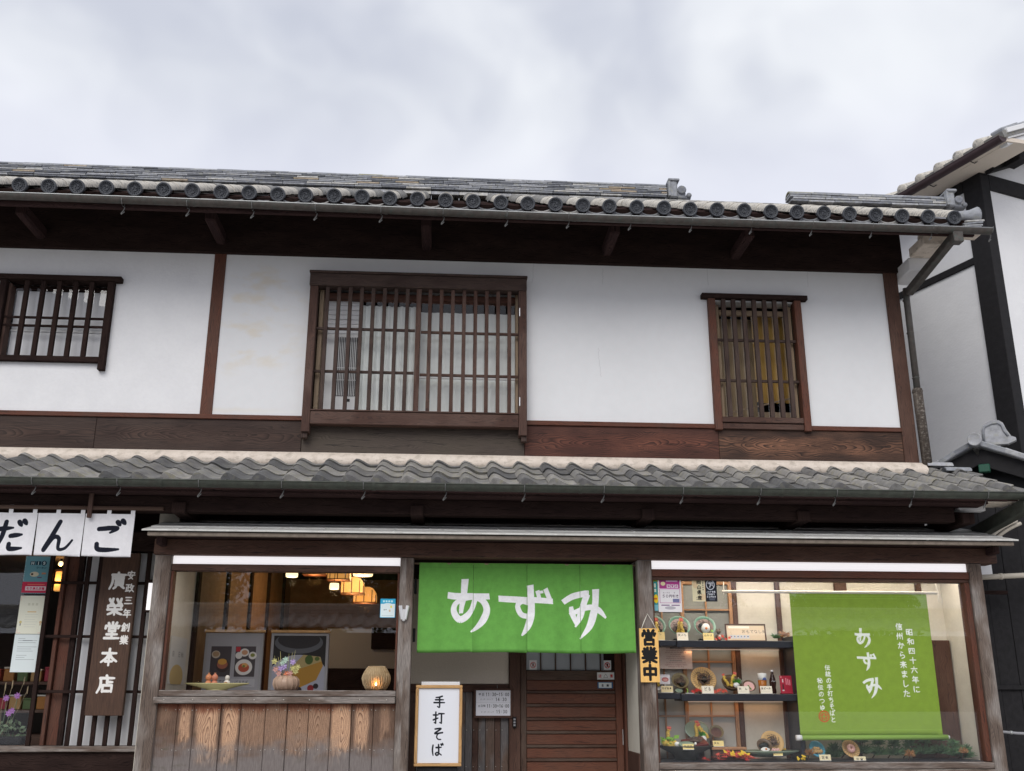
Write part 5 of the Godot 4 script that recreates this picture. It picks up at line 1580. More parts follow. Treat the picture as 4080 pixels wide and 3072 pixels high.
	fin(sd, "rim", M.ridge_2, orn)
	var s2 := 0.455
	for k in 3:
		beam(a, "verge_tile", M["ridge_%d" % (1 + k)], Vector3(-0.03 - 0.17 * k, -0.035 - 0.17 * s2 * k, 0.0), Vector3(-0.22 - 0.17 * k, -0.035 - 0.20 * s2 * (k + 1), 0.0), 0.16, 0.055, 0.01)
	for k in 4:
		beam(a, "verge_tile", M["ridge_%d" % (2 + k % 2)], Vector3(0.02 + 0.24 * k, -0.03 - 0.24 * s2 * k, 0.0), Vector3(0.28 + 0.24 * k, -0.035 - 0.26 * s2 * (k + 1), 0.0), 0.16, 0.06, 0.01)
	beam(a, "barge_board", M.black_board, Vector3(0, -0.16, -0.03), Vector3(-0.6, -0.16 - 0.6 * s2, -0.03), 0.05, 0.17)
	beam(a, "barge_board", M.black_board, Vector3(0, -0.16, -0.034), Vector3(1.1, -0.16 - 1.1 * s2, -0.034), 0.05, 0.17)
	var sb := S()
	slab(sb, PackedVector2Array([Vector2(-0.6, -0.5), Vector2(0, -0.2), Vector2(1.1, -0.72), Vector2(1.1, -1.6), Vector2(-0.6, -1.6)]), 0.05, Transform3D(Basis.IDENTITY, Vector3(0, 0, -0.2)))
	fin(sb, "gable_board", M.black, a)
	for e in [[-1.0, 0.65], [1.0, 1.15]]:
		sb = S()
		bx(sb, Vector3.ZERO, Vector3(e[1], 0.03, 1.6), 0.0)
		fin(sb, "roof_slope", M.tile_1, a, Vector3(e[0] * e[1] * 0.46, -0.06 - e[1] * 0.46 * s2, -0.82), Vector3(0, 0, -e[0] * atan(s2)))
	for k in 4:
		bb(a, "ridge_slate", M["ridge_%d" % [2, 3, 4, 3][k]], 0.03 + 0.012 * k, 0.19 - 0.012 * k, -0.05 + 0.035 * k, -0.018 + 0.035 * k, -1.5, -0.19, 0.006)
	sb = S()
	tube(sb, [Vector3(0.10, 0.10, -0.19), Vector3(0.10, 0.10, -1.5)], 0.055, 10)
	fin(sb, "ridge_cap_tile", M.ridge_4, a)
	var gb := S()
	bx(gb, Vector3(0.05, -0.30, 0.0), Vector3(0.11, 0.085, 0.08), 0.008)
	fin(gb, "gate_lamp_box", M.green_plastic, a)
	# ---- black boarded side building under it
	var b := thing("boarded_wall", "black stained board wall in the shade right of the noodle shop", "wall", Vector3(5.06, 0, -0.15))
	for k in 10:
		bb(b, "board", M.black_board, 0.0 + 0.2 * k, 0.197 + 0.2 * k, 0.0, 3.62, -0.1, 0.004 * (k % 2), 0.003)
	bb(b, "batten", M.black_board, 0.0, 2.0, 1.63, 1.67, 0.005, 0.03)
	bb(b, "batten", M.dark_wood, 0.10, 0.50, 2.53, 2.565, 0.15, 0.19)
	bb(b, "plaster_patch", M.white_paint, -0.02, 0.42, 2.72, 3.12, 0.02, 0.10, 0.003)
	var c := thing("conduit", "pair of beige conduits bending down from the leader box behind the right corner post", "pipe", Vector3.ZERO)
	for k in 2:
		st = S()
		var pts := []
		for i in 14:
			var t := i / 13.0
			pts.append(Vector3(5.62 - 0.62 * t - 0.10 * sin(PI * t) * (1.0 - t) + 0.055 * k, 3.22 - 0.62 * t * (0.55 + 0.45 * t) - 0.02 * k, 0.27 - 0.03 * k))
		tube(st, pts, 0.018, 8)
		fin(st, "conduit_tube", M.cream_pipe, c)
	c = thing("horizontal_pipe", "thick cream pipe running level to the right behind the right corner post", "pipe", Vector3.ZERO)
	st = S()
	tube(st, [Vector3(5.05, 2.665, 0.2), Vector3(6.2, 2.735, 0.1)], 0.026, 10)
	fin(st, "pipe_tube", M.cream_pipe, c)
	st = S()
	tube(st, [Vector3(5.42, 2.6875, 0.168), Vector3(5.45, 2.689, 0.165)], 0.031, 10)
	fin(st, "pipe_joint", M.cream_pipe, c)
	c = thing("low_pipe", "thin grey pipe across the black boards near the foot of the right post", "pipe", Vector3.ZERO)
	st = S()
	tube(st, [Vector3(5.05, 1.262, 0.2), Vector3(5.22, 1.252, 0.2), Vector3(5.38, 1.238, 0.18), Vector3(5.9, 1.22, 0.1)], 0.013, 8)
	fin(st, "pipe_tube", M.grey_pipe, c)
	st = S()
	tube(st, [Vector3(5.30, 1.246, 0.19), Vector3(5.32, 1.244, 0.19)], 0.018, 8)
	fin(st, "pipe_clip", M.galvanised, c)

# ------------------------------------------------------------------ across the street, seen only in the glass
func build_opposite() -> void:
	var w := thing("roofed_garden_wall", "tile capped garden wall across the street, mirrored in the shop windows", "wall", Vector3(0, 0, 11.1))
	bb(w, "wall", M.brown_wood, -11, 11, 0.0, 2.72, -0.1, 0.1, 0.0)
	bb(w, "wall_base", M.plaster, -11, 11, 0.0, 1.3, -0.13, -0.101, 0.0)
	var pe := pantile(true)
	var st := S()
	var sl := atan(0.42)
	for row in 2:
		for i in 80:
			st.append_from(pe, 0, Transform3D(Basis.from_euler(Vector3(0, PI, 0)) * Basis(Vector3.RIGHT, sl), Vector3(10.6 - 0.262 * i, 2.83 + 0.10 * row, -0.62 + 0.23 * row)))
	var o := put(w, "cap_tiles", st.commit(), M.ridge_4)
	o.set_meta("kind", "stuff")
	st = S()
	bx(st, Vector3(0, 2.95, 0.3), Vector3(22, 0.06, 0.9), 0.0)
	fin(st, "rear_cap", M.tile_1, w)
	for k in 3:
		bb(w, "ridge_course", M["ridge_4"], -11, 11, 3.02 + 0.055 * k, 3.07 + 0.055 * k, -0.12, 0.12, 0.005)
	st = S()
	tube(st, [Vector3(-11, 3.21, 0), Vector3(11, 3.21, 0)], 0.06, 8)
	fin(st, "ridge_cap", M.cream_tile, w)
	var where := ["leftmost", "second from the left", "third from the left", "fourth from the left", "rightmost"]
	for k in 5:
		var p: Vector3 = [Vector3(-6.2, 0, 15.2), Vector3(-3.4, 0, 16.4), Vector3(-0.4, 0, 15.6), Vector3(5.6, 0, 16.0), Vector3(10.4, 0, 16.5)][k]
		var t := thing("garden_tree", "dark green tree behind the tile capped garden wall, %s of five" % where[k], "tree", p, Vector3.ZERO, "trees behind the garden wall")
		st = S()
		tube(st, [Vector3.ZERO, Vector3(0.1, 1.6, 0), Vector3(-0.1, 3.2, 0.1)], 0.16, 8, 0.07)
		for j in 6:
			var a := TAU * j / 6.0
			tube(st, [Vector3(0, 2.2 + 0.15 * j, 0), Vector3(cos(a) * 0.7, 3.0 + 0.1 * j, sin(a) * 0.7), Vector3(cos(a) * 1.3, 3.6 + 0.15 * j, sin(a) * 1.3)], 0.06, 6, 0.02)
		fin(st, "trunk", M.dark_wood, t)
		var lm := mat("tree_leaf_%d" % k, lin(0.05, 0.085, 0.025), 0.75)
		lm.backlight_enabled = true
		lm.backlight = lin(0.02, 0.035, 0.008)
		st = S()
		leaf(st, Vector3.ZERO, Vector3(0, 0.2, 1).normalized(), 0.16, 0.09)
		var lf := commit(st)
		var mm := MultiMesh.new()
		mm.transform_format = MultiMesh.TRANSFORM_3D
		mm.mesh = lf
		mm.instance_count = 7000
		for i in 7000:
			var a := rng.randf() * TAU
			var u := rng.randf_range(-1, 1)
			var r := 1.75 * pow(rng.randf(), 0.4) * (0.75 + 0.3 * sin(a * 3.0 + k) * sin(u * 4.0 + k))
			var q := Vector3(cos(a) * sqrt(1 - u * u) * 1.15, u * 0.95, sin(a) * sqrt(1 - u * u)) * r + Vector3(0, 4.0, 0)
			mm.set_instance_transform(i, Transform3D(Basis.from_euler(Vector3(rng.randf() * TAU, rng.randf() * TAU, 0)), q))
		var mi := MultiMeshInstance3D.new()
		mi.name = "crown"
		mi.multimesh = mm
		mi.material_override = lm
		mi.set_meta("kind", "stuff")
		t.add_child(mi, true)

# ------------------------------------------------------------------ shop curtains
func cloth(parent: Node, called: String, m: Material, x0: float, x1: float, y0: float, y1: float, z: float, u0: float, u1: float, sd: float, amp := 0.012, flare := 0.0) -> MeshInstance3D:
	var st := S()
	st.set_smooth_group(1)
	var nx := 22
	var ny := 26
	var f := func(t: float, v: float) -> Vector3:
		var hang := 0.25 + 0.75 * v
		var zz := amp * hang * (sin(t * 7.0 + sd) + 0.6 * sin(t * 15.0 + sd * 2.3 + v * 1.5))
		zz += 0.4 * amp * sin(t * 31.0 + sd * 5.0) * exp(-v * 5.0) + amp * 0.9 * v * v * (pow(2.0 * t - 1.0, 2.0)) * sin(sd * 3.0)
		return Vector3(lerpf(x0, x1, t) + flare * (t - 0.5) * v, lerpf(y1, y0, v) - 0.004 * sin(t * PI + sd) * v, z + zz)
	for i in nx:
		for k in ny:
			var a := float(i) / nx
			var b := float(i + 1) / nx
			var c := float(k) / ny
			var d := float(k + 1) / ny
			quad(st, f.call(a, c), f.call(b, c), f.call(b, d), f.call(a, d), Vector3((x0 + x1) / 2, (y0 + y1) / 2, z - 3.0), Vector2(lerpf(u0, u1, a), c), Vector2(lerpf(u0, u1, b), c), Vector2(lerpf(u0, u1, b), d), Vector2(lerpf(u0, u1, a), d))
	# the hem: a rolled edge
	for k in 1:
		for i in nx:
			var a := float(i) / nx
			var b := float(i + 1) / nx
			var p: Vector3 = f.call(a, 1.0)
			var q: Vector3 = f.call(b, 1.0)
			quad(st, p, q, q + Vector3(0, 0.004, -0.006), p + Vector3(0, 0.004, -0.006), Vector3((x0 + x1) / 2, y1, z), Vector2(lerpf(u0, u1, a), 0.99), Vector2(lerpf(u0, u1, b), 0.99), Vector2(lerpf(u0, u1, b), 0.99), Vector2(lerpf(u0, u1, a), 0.99))
	return fin(st, called, m, parent)

func weave(im: Image, sd: int, k: float) -> void:
	var n := noise(sd, 0.02, 3)
	for y in im.get_height():
		for x in im.get_width():
			var j := 1.0 + k * (n.get_noise_2d(x, y) + 0.5 * n.get_noise_2d(x * 9.0, y * 2.0) + 0.5 * n.get_noise_2d(x * 2.0, y * 9.0))
			im.set_pixel(x, y, im.get_pixel(x, y) * j)

func build_curtains() -> void:
	var green := lin(0.135, 0.37, 0.07)
	var im := canvas(2000, 804, green)
	var white := Color(0.94, 0.94, 0.95)
	var k := 2000.0 / 1435.0
	brushed(im, "あ", (282 - 97) * k, (402 - 306) * k, k, white)
	brushed(im, "ず", (622 - 97) * k, (434 - 306) * k, k, white)
	brushed(im, "み", (1050 - 97) * k, (466 - 306) * k, k, white)
	for x in [501, 1002, 1495]:
		box(im, x - 1, 0, 3, 804, green.darkened(0.22))
	box(im, 0, 40, 2000, 2, green.darkened(0.15))
	box(im, 0, 780, 2000, 2, green.darkened(0.15))
	im.resize(1000, 402, Image.INTERPOLATE_BILINEAR)
	weave(im, 301, 0.05)
	var m := mat("green_cloth", Color.WHITE, 0.85, tex(im))
	m.backlight_enabled = true
	m.backlight = Color(0.1, 0.1, 0.1)
	var t := thing("green_shop_curtain", "bright green split curtain with three white characters hanging in the noodle shop doorway", "shop curtain", Vector3(0, 0, 0))
	var xs := [-0.222, 0.272, 0.764, 1.256, 1.748]
	for i in 4:
		cloth(t, "curtain_panel", m, xs[i] + 0.001, xs[i + 1] - 0.001, 1.933, 2.727, 0.455, i / 4.0, (i + 1) / 4.0, 1.3 + i * 1.9, 0.014, 0.004)
	var st := S()
	tube(st, [Vector3(-0.268, 2.722, 0.44), Vector3(1.773, 2.722, 0.44)], 0.009, 8)
	fin(st, "rod", M.pale_trim, t)
	# white curtain of the sweet shop
	t = thing("white_shop_curtain", "white split curtain with navy brush characters on a brown pole over the sweet shop", "shop curtain", Vector3(0, 0, 0))
	var navy := Color(0.055, 0.075, 0.14)
	var chs := ["", "だ", "ん", "ご"]
	var ws := [-4.40, -3.975, -3.557, -3.152, -2.722]
	for i in 4:
		var c := canvas(512, 460, Color(0.89, 0.885, 0.90))
		if chs[i]:
			glyph(c, chs[i], 70, 70, 365, 44, navy, 0.75)
		box(c, 0, 436, 512, 2, Color(0.80, 0.79, 0.81))
		c.resize(256, 230, Image.INTERPOLATE_BILINEAR)
		weave(c, 320 + i, 0.025)
		var cm := mat("white_cloth_%d" % i, Color.WHITE, 0.85, tex(c))
		cm.backlight_enabled = true
		cm.backlight = Color(0.12, 0.12, 0.12)
		cloth(t, "curtain_panel", cm, ws[i] + 0.002, ws[i + 1] - 0.003, 2.715, 3.088, 0.75, 0.0, 1.0, 0.7 + 1.7 * i, 0.006, -0.006)
	for x in [-4.36, -4.17, -3.99, -3.79, -3.585, -3.385, -3.175, -2.95, -2.745]:
		bb(t, "cloth_loop", M.white_paint, x - 0.018, x + 0.018, 3.07, 3.158, 0.748, 0.752, 0.0)
	st = S()
	tube(st, [Vector3(-6.0, 3.137, 0.755), Vector3(-2.483, 3.139, 0.755)], 0.019, 10)
	fin(st, "pole", M.door_rail_wood, t)
	bb(t, "hanger_batten", M.sash_wood, -3.125, -3.088, 3.045, 3.34, 0.776, 0.80, 0.003)

# ------------------------------------------------------------------ signs on the fronts
func build_signs() -> void:
	# tall dark shop board on the lattice
	var im := canvas(660, 2860, Color(0.30, 0.215, 0.17))
	var wn := noise(331, 0.03, 3)
	for y in range(0, 2860, 2):
		for x in range(0, 660, 2):
			var j := 1.0 + 0.22 * wn.get_noise_2d(x * 1.2, y * 0.09) + 0.1 * wn.get_noise_2d(x * 6.0, y * 0.5)
			box(im, x, y, 2, 2, Color(0.30, 0.215, 0.17) * j)
	var w := Color(0.92, 0.91, 0.90)
	var big := "廣榮堂本店"
	for i in 5:
		var yc: float = [2.563, 2.330, 2.116, 1.885, 1.650][i]
		glyph(im, big[i], (0.158 - 0.077) * 2000.0, (2.815 - yc) * 2000.0 - 154, 308, 48, w, 0.3)
	var small := "安政三年創業"
	for i in 6:
		var yc: float = [2.615, 2.50, 2.387, 2.271, 2.147, 2.036][i]
		glyph(im, small[i], (0.275 - 0.04) * 2000.0, (2.815 - yc) * 2000.0 - 80, 160, 24, w, 0.3)
	var m := print_mat("shop_board_print", im, 0.6, 4)
	var t := thing("tall_shop_board", "tall dark wooden shop board with white characters hanging on the sweet shop lattice", "sign", Vector3(-3.128, 1.390, 0.20))
	bb(t, "board", M.sign_wood, 0.0, 0.327, 0.0, 1.425, -0.03, 0.02, 0.004)
	sheet(t, "lettered_face", m, 0.003, 0.324, 0.003, 1.422, 0.0235, 0.003)
	# open sign on its cord
	im = canvas(340, 952, Color(0.93, 0.74, 0.44))
	for y in range(0, 952, 2):
		for x in range(0, 340, 2):
			box(im, x, y, 2, 2, Color(0.93, 0.74, 0.44) * (1.0 + 0.07 * wn.get_noise_2d(x * 1.1, y * 0.1)))
	text_v(im, "営業中", 30, 30, 280, 306, 52, Color(0.05, 0.05, 0.06), 0.0, 0.2)
	m = print_mat("open_sign_print", im, 0.5, 2)
	t = thing("open_sign", "small yellow wooden sign with bold black characters hung by a cord on the doorway post", "sign", Vector3(1.764, 1.680, 0.56))
	bb(t, "board", M.gold_frame, 0.0, 0.172, 0.0, 0.466, 0.0, 0.022, 0.003)
	sheet(t, "lettered_face", m, 0.001, 0.171, 0.001, 0.465, 0.0245, 0.002)
	var st := S()
	tube(st, [Vector3(0.018, 0.455, 0.024), Vector3(0.05, 0.53, 0.02), Vector3(0.082, 0.592, 0.012), Vector3(0.12, 0.53, 0.02), Vector3(0.155, 0.455, 0.024)], 0.004, 6)
	fin(st, "cord", M.cord_white, t)
	st = S()
	ball(st, Vector3(0.082, 0.594, 0.0), Vector3(0.006, 0.006, 0.014), 7)
	fin(st, "hook", M.nail, t)
	# white sign in a golden frame
	im = canvas(740, 1240, Color(0.875, 0.885, 0.91))
	text_v(im, "手打そば", 268, 118, 216, 268, 27, Color(0.07, 0.08, 0.12), -6.0, 0.35)
	m = print_mat("handmade_sign_print", im, 0.35, 2)
	t = thing("framed_sign", "white upright sign in a golden wooden frame with black brush characters beside the door", "sign", Vector3(-0.222, 0.978, 0.40))
	for e in [[0.0, 0.412, 0.648, 0.676], [0.0, 0.412, 0.0, 0.026], [0.0, 0.026, 0.0265, 0.6475], [0.386, 0.412, 0.0265, 0.6475]]:
		bb(t, "frame", M.gold_frame, e[0], e[1], e[2], e[3], 0.0, 0.05, 0.005)
	sheet(t, "sign_face", m, 0.027, 0.385, 0.027, 0.647, 0.032, 0.02)
	bb(t, "top_box", M.white_plastic, 0.045, 0.39, 0.60, 0.705, -0.06, -0.005, 0.006)
	bb(t, "foot", M.black_board, 0.03, 0.38, -0.978, -0.002, -0.06, 0.02, 0.006)
	# opening hours
	im = canvas(984, 690, Color(0.90, 0.90, 0.93))
	var ink := Color(0.12, 0.12, 0.15)
	text_h(im, "平日", 66, 72, 84, 92, 8, Color(0.25, 0.25, 0.3))
	text_h(im, "11:30~15:00", 268, 60, 100, 62, 12, ink, 0.0, 0.62)
	text_h(im, "オーダーストップ", 120, 222, 44, 46, 4, Color(0.45, 0.45, 0.48))
	text_h(im, "14:30", 548, 196, 100, 66, 12, ink, 0.0, 0.66)
	box(im, 0, 330, 984, 4, Color(0.6, 0.6, 0.62))
	text_h(im, "土日祝", 56, 390, 66, 74, 7, Color(0.25, 0.25, 0.3))
	text_h(im, "11:30~16:00", 300, 376, 100, 59, 12, ink, 0.0, 0.6)
	text_h(im, "オーダーストップ", 146, 570, 44, 46, 4, Color(0.45, 0.45, 0.48))
	text_h(im, "15:30", 566, 530, 100, 66, 12, ink, 0.0, 0.66)
	m = print_mat("hours_print", im, 0.4, 3)
	t = thing("opening_hours_board", "white opening hours notice in a dark wooden frame left of the sliding door", "notice", Vector3(0.314, 1.363, -0.275))
	for e in [[0.0, 0.367, 0.252, 0.270], [0.0, 0.367, 0.0, 0.021], [0.0, 0.019, 0.0215, 0.2515], [0.348, 0.367, 0.0215, 0.2515]]:
		bb(t, "frame", M.brown_wood, e[0], e[1], e[2], e[3], 0.0, 0.04, 0.004)
	sheet(t, "notice_face", m, 0.0195, 0.3475, 0.022, 0.251, 0.03, 0.01)
	st = S()
	tube(st, [Vector3(0.222, 0.27, 0.02), Vector3(0.222, 0.30, 0.012)], 0.002, 5)
	fin(st, "hanging_wire", M.galvanised, t)
	# stickers on the door
	for k in 2:
		im = canvas(150, 184, Color(0.92, 0.92, 0.93))
		oval(im, 75, 92, 56, 58, Color(0.75, 0.12, 0.10))
		oval(im, 75, 92, 42, 44, Color(0.92, 0.92, 0.93))
		box(im, 58, 66, 34, 54, Color(0.12, 0.1, 0.1))
		oval(im, 75, 66, 17, 9, Color(0.2, 0.18, 0.18))
		line(im, Vector2(40, 60), Vector2(112, 126), 12, Color(0.75, 0.12, 0.10))
		if k == 0:
			for y in 184:
				for x in 150:
					im.set_pixel(x, y, im.get_pixel(x, y).lerp(Color(0.92, 0.9, 0.9), 0.45))
		m = print_mat("door_sticker_%d" % k, im, 0.4, 2)
		t = thing("prohibition_sticker", ["faded red prohibition sticker at the left end of the door's glass", "crisp red prohibition sticker at the right end of the door's glass"][k], "sticker", Vector3(0.848 if k == 0 else 1.572, 1.805, -0.2995 if k else -0.3095), Vector3.ZERO, "prohibition stickers on the door")
		sheet(t, "print", m, 0.0, 0.073, 0.0, 0.091, 0.0, 0.001)
		t.position.z += 0.0035
	im = canvas(340, 140, Color(0.92, 0.92, 0.92))
	glyph(im, "注", 26, 40, 62, 8, Color(0.8, 0.2, 0.18))
	glyph(im, "意", 254, 40, 62, 8, Color(0.8, 0.2, 0.18))
	line(im, Vector2(170, 30), Vector2(128, 98), 5, Color(0.4, 0.4, 0.4))
	line(im, Vector2(170, 30), Vector2(212, 98), 5, Color(0.4, 0.4, 0.4))
	line(im, Vector2(128, 98), Vector2(212, 98), 5, Color(0.4, 0.4, 0.4))
	box(im, 60, 116, 220, 4, Color(0.6, 0.6, 0.6))
	t = thing("caution_sticker", "white caution sticker with red characters near the door's upper right corner", "sticker", Vector3(1.504, 1.717, -0.2835))
	sheet(t, "print", print_mat("caution_print", im, 0.4, 2), 0.0, 0.167, 0.0, 0.067, 0.0, 0.0015)
	im = canvas(300, 120, Color(0.90, 0.92, 0.92))
	for e in [[0, 0, 300, 10], [0, 110, 300, 10], [0, 0, 22, 120], [278, 0, 22, 120]]:
		box(im, e[0], e[1], e[2], e[3], Color(0.12, 0.42, 0.62))
	glyph(im, "自", 76, 40, 46, 7, Color(0.2, 0.22, 0.25))
	glyph(im, "動", 178, 40, 46, 7, Color(0.2, 0.22, 0.25))
	t = thing("automatic_door_sticker", "blue rimmed white sticker below the caution sticker on the door", "sticker", Vector3(1.509, 1.635, -0.298))
	sheet(t, "print", print_mat("automatic_print", im, 0.4, 2), 0.0, 0.147, 0.0, 0.058, 0.0, 0.0015)
	# notices on the sweet shop's glass
	im = canvas(480, 680, Color(0.42, 0.63, 0.68))
	var rr := RandomNumberGenerator.new()
	rr.seed = 5
	for i in 60:
		var y := rr.randi() % 460
		box(im, 0 if i % 2 else 466, y, 14, 7, Color(0.78, 0.84, 0.84))
	for k in 2:
		box(im, 90 + k * 102, 90, 92, 70, Color(0.06, 0.22, 0.30))
		glyph(im, "HI"[k], 104 + k * 102, 96, 60, 12, Color(0.9, 0.94, 0.94))
	oval(im, 340, 126, 48, 46, Color(0.06, 0.22, 0.30))
	glyph(im, "S", 314, 98, 54, 12, Color(0.9, 0.94, 0.94))
	text_h(im, "クーポン", 210, 190, 44, 46, 6, Color(0.10, 0.25, 0.32))
	oval(im, 190, 330, 80, 46, Color(0.86, 0.82, 0.72))
	oval(im, 150, 330, 22, 20, Color(0.30, 0.18, 0.14))
	box(im, 320, 300, 74, 30, Color(0.82, 0.56, 0.40))
	box(im, 250, 380, 80, 20, Color(0.42, 0.32, 0.42))
	box(im, 0, 470, 480, 200, Color(0.80, 0.15, 0.30))
	box(im, 60, 552, 370, 76, Color(0.92, 0.84, 0.86))
	text_h(im, "引き換え店舗", 84, 566, 50, 54, 7, Color(0.80, 0.15, 0.30))
	box(im, 90, 510, 310, 14, Color(0.90, 0.50, 0.40))
	t = thing("coupon_poster", "blue and crimson coupon poster, topmost of three notices on the sweet shop glass", "poster", Vector3(-3.862, 2.455, 0.1065))
	sheet(t, "print", print_mat("coupon_print", im, 0.4, 2), 0.0, 0.239, 0.0, 0.338, 0.0022, 0.002)
	bb(t, "clip", M.black, 0.03, 0.21, -0.017, -0.004, 0.0, 0.004, 0.0)
	im = canvas(480, 680, Color(0.90, 0.90, 0.83))
	for e in [[16, 16, 70, 5], [16, 16, 5, 70], [394, 16, 70, 5], [459, 16, 5, 70], [16, 658, 70, 5], [16, 594, 5, 70], [394, 658, 70, 5], [459, 594, 5, 70]]:
		box(im, e[0], e[1], e[2], e[3], Color(0.88, 0.62, 0.60))
	for k in 3:
		box(im, 150 + 70 * k, 130, 44, 44, Color(0.82, 0.82, 0.74))
	box(im, 160, 280, 160, 16, Color(0.84, 0.70, 0.45))
	for i in 6:
		box(im, 120 + 10 * (i % 2), 330 + 44 * i, 240 - 20 * (i % 3), 8, Color(0.82, 0.82, 0.77))
	oval(im, 60, 470, 24, 24, Color(0.83, 0.77, 0.52))
	box(im, 52, 494, 16, 40, Color(0.40, 0.40, 0.40))
	oval(im, 420, 470, 24, 24, Color(0.82, 0.72, 0.55))
	box(im, 410, 494, 20, 34, Color(0.75, 0.62, 0.50))
	t = thing("certificate_notice", "cream notice with pink corner marks, middle of three on the sweet shop glass", "notice", Vector3(-3.860, 2.093, 0.1065))
	sheet(t, "print", print_mat("certificate_print", im, 0.5, 2), 0.0, 0.235, 0.0, 0.340, 0.0022, 0.002)
	im = canvas(480, 680, Color(0.85, 0.885, 0.89))
	for i in 12:
		if i % 4 != 3:
			box(im, 70, 70 + 38 * i, [120, 330, 310, 0, 340, 250, 280, 0, 180, 150, 320, 0][i], 8, Color(0.62, 0.65, 0.66))
	box(im, 150, 106, 170, 12, Color(0.45, 0.47, 0.48))
	t = thing("typed_notice", "plain pale blue typed sheet, lowest of three on the sweet shop glass", "notice", Vector3(-3.863, 1.759, 0.1065))
	sheet(t, "print", print_mat("typed_print", im, 0.5, 2), 0.0, 0.242, 0.0, 0.330, 0.0022, 0.002)
	# small white bracket on the post, sticker inside the left window
	t = thing("flag_bracket", "small white metal flag bracket screwed to the post between window and doorway", "bracket", Vector3(-0.345, 2.27, 0.55))
	for s in [-1.0, 1.0]:
		beam(t, "cheek", M.bright_metal, Vector3(s * 0.012, -0.06, 0.02), Vector3(s * 0.033, 0.062, 0.03), 0.018, 0.03)
	bb(t, "socket", M.bright_metal, -0.012, 0.012, -0.075, 0.03, 0.0, 0.035, 0.008)
	im = canvas(270, 332, Color(0.88, 0.93, 0.94))
	for e in [[0, 0, 270, 90], [0, 0, 8, 332], [262, 0, 8, 332], [0, 324, 270, 8]]:
		box(im, e[0], e[1], e[2], e[3], Color(0.18, 0.66, 0.82))
	oval(im, 135, 150, 122, 74, Color(0.88, 0.93, 0.94))
	for k in 4:
		box(im, 44 + 48 * k, 28, 34, 34, Color(0.75, 0.92, 0.96))
	oval(im, 196, 140, 18, 22, Color(0.92, 0.88, 0.42))
	text_h(im, "みで", 60, 180, 26, 30, 4, Color(0.35, 0.38, 0.4))
	oval(im, 172, 210, 16, 22, Color(0.84, 0.74, 0.62))
	box(im, 30, 290, 210, 7, Color(0.7, 0.78, 0.8))
	t = thing("window_sticker", "blue and white sticker at the right edge of the left shop window", "sticker", Vector3(-0.561, 2.231, 0.4885))
	sheet(t, "print", print_mat("window_sticker_print", im, 0.4, 2), 0.0, 0.135, 0.0, 0.166, 0.0, 0.001)

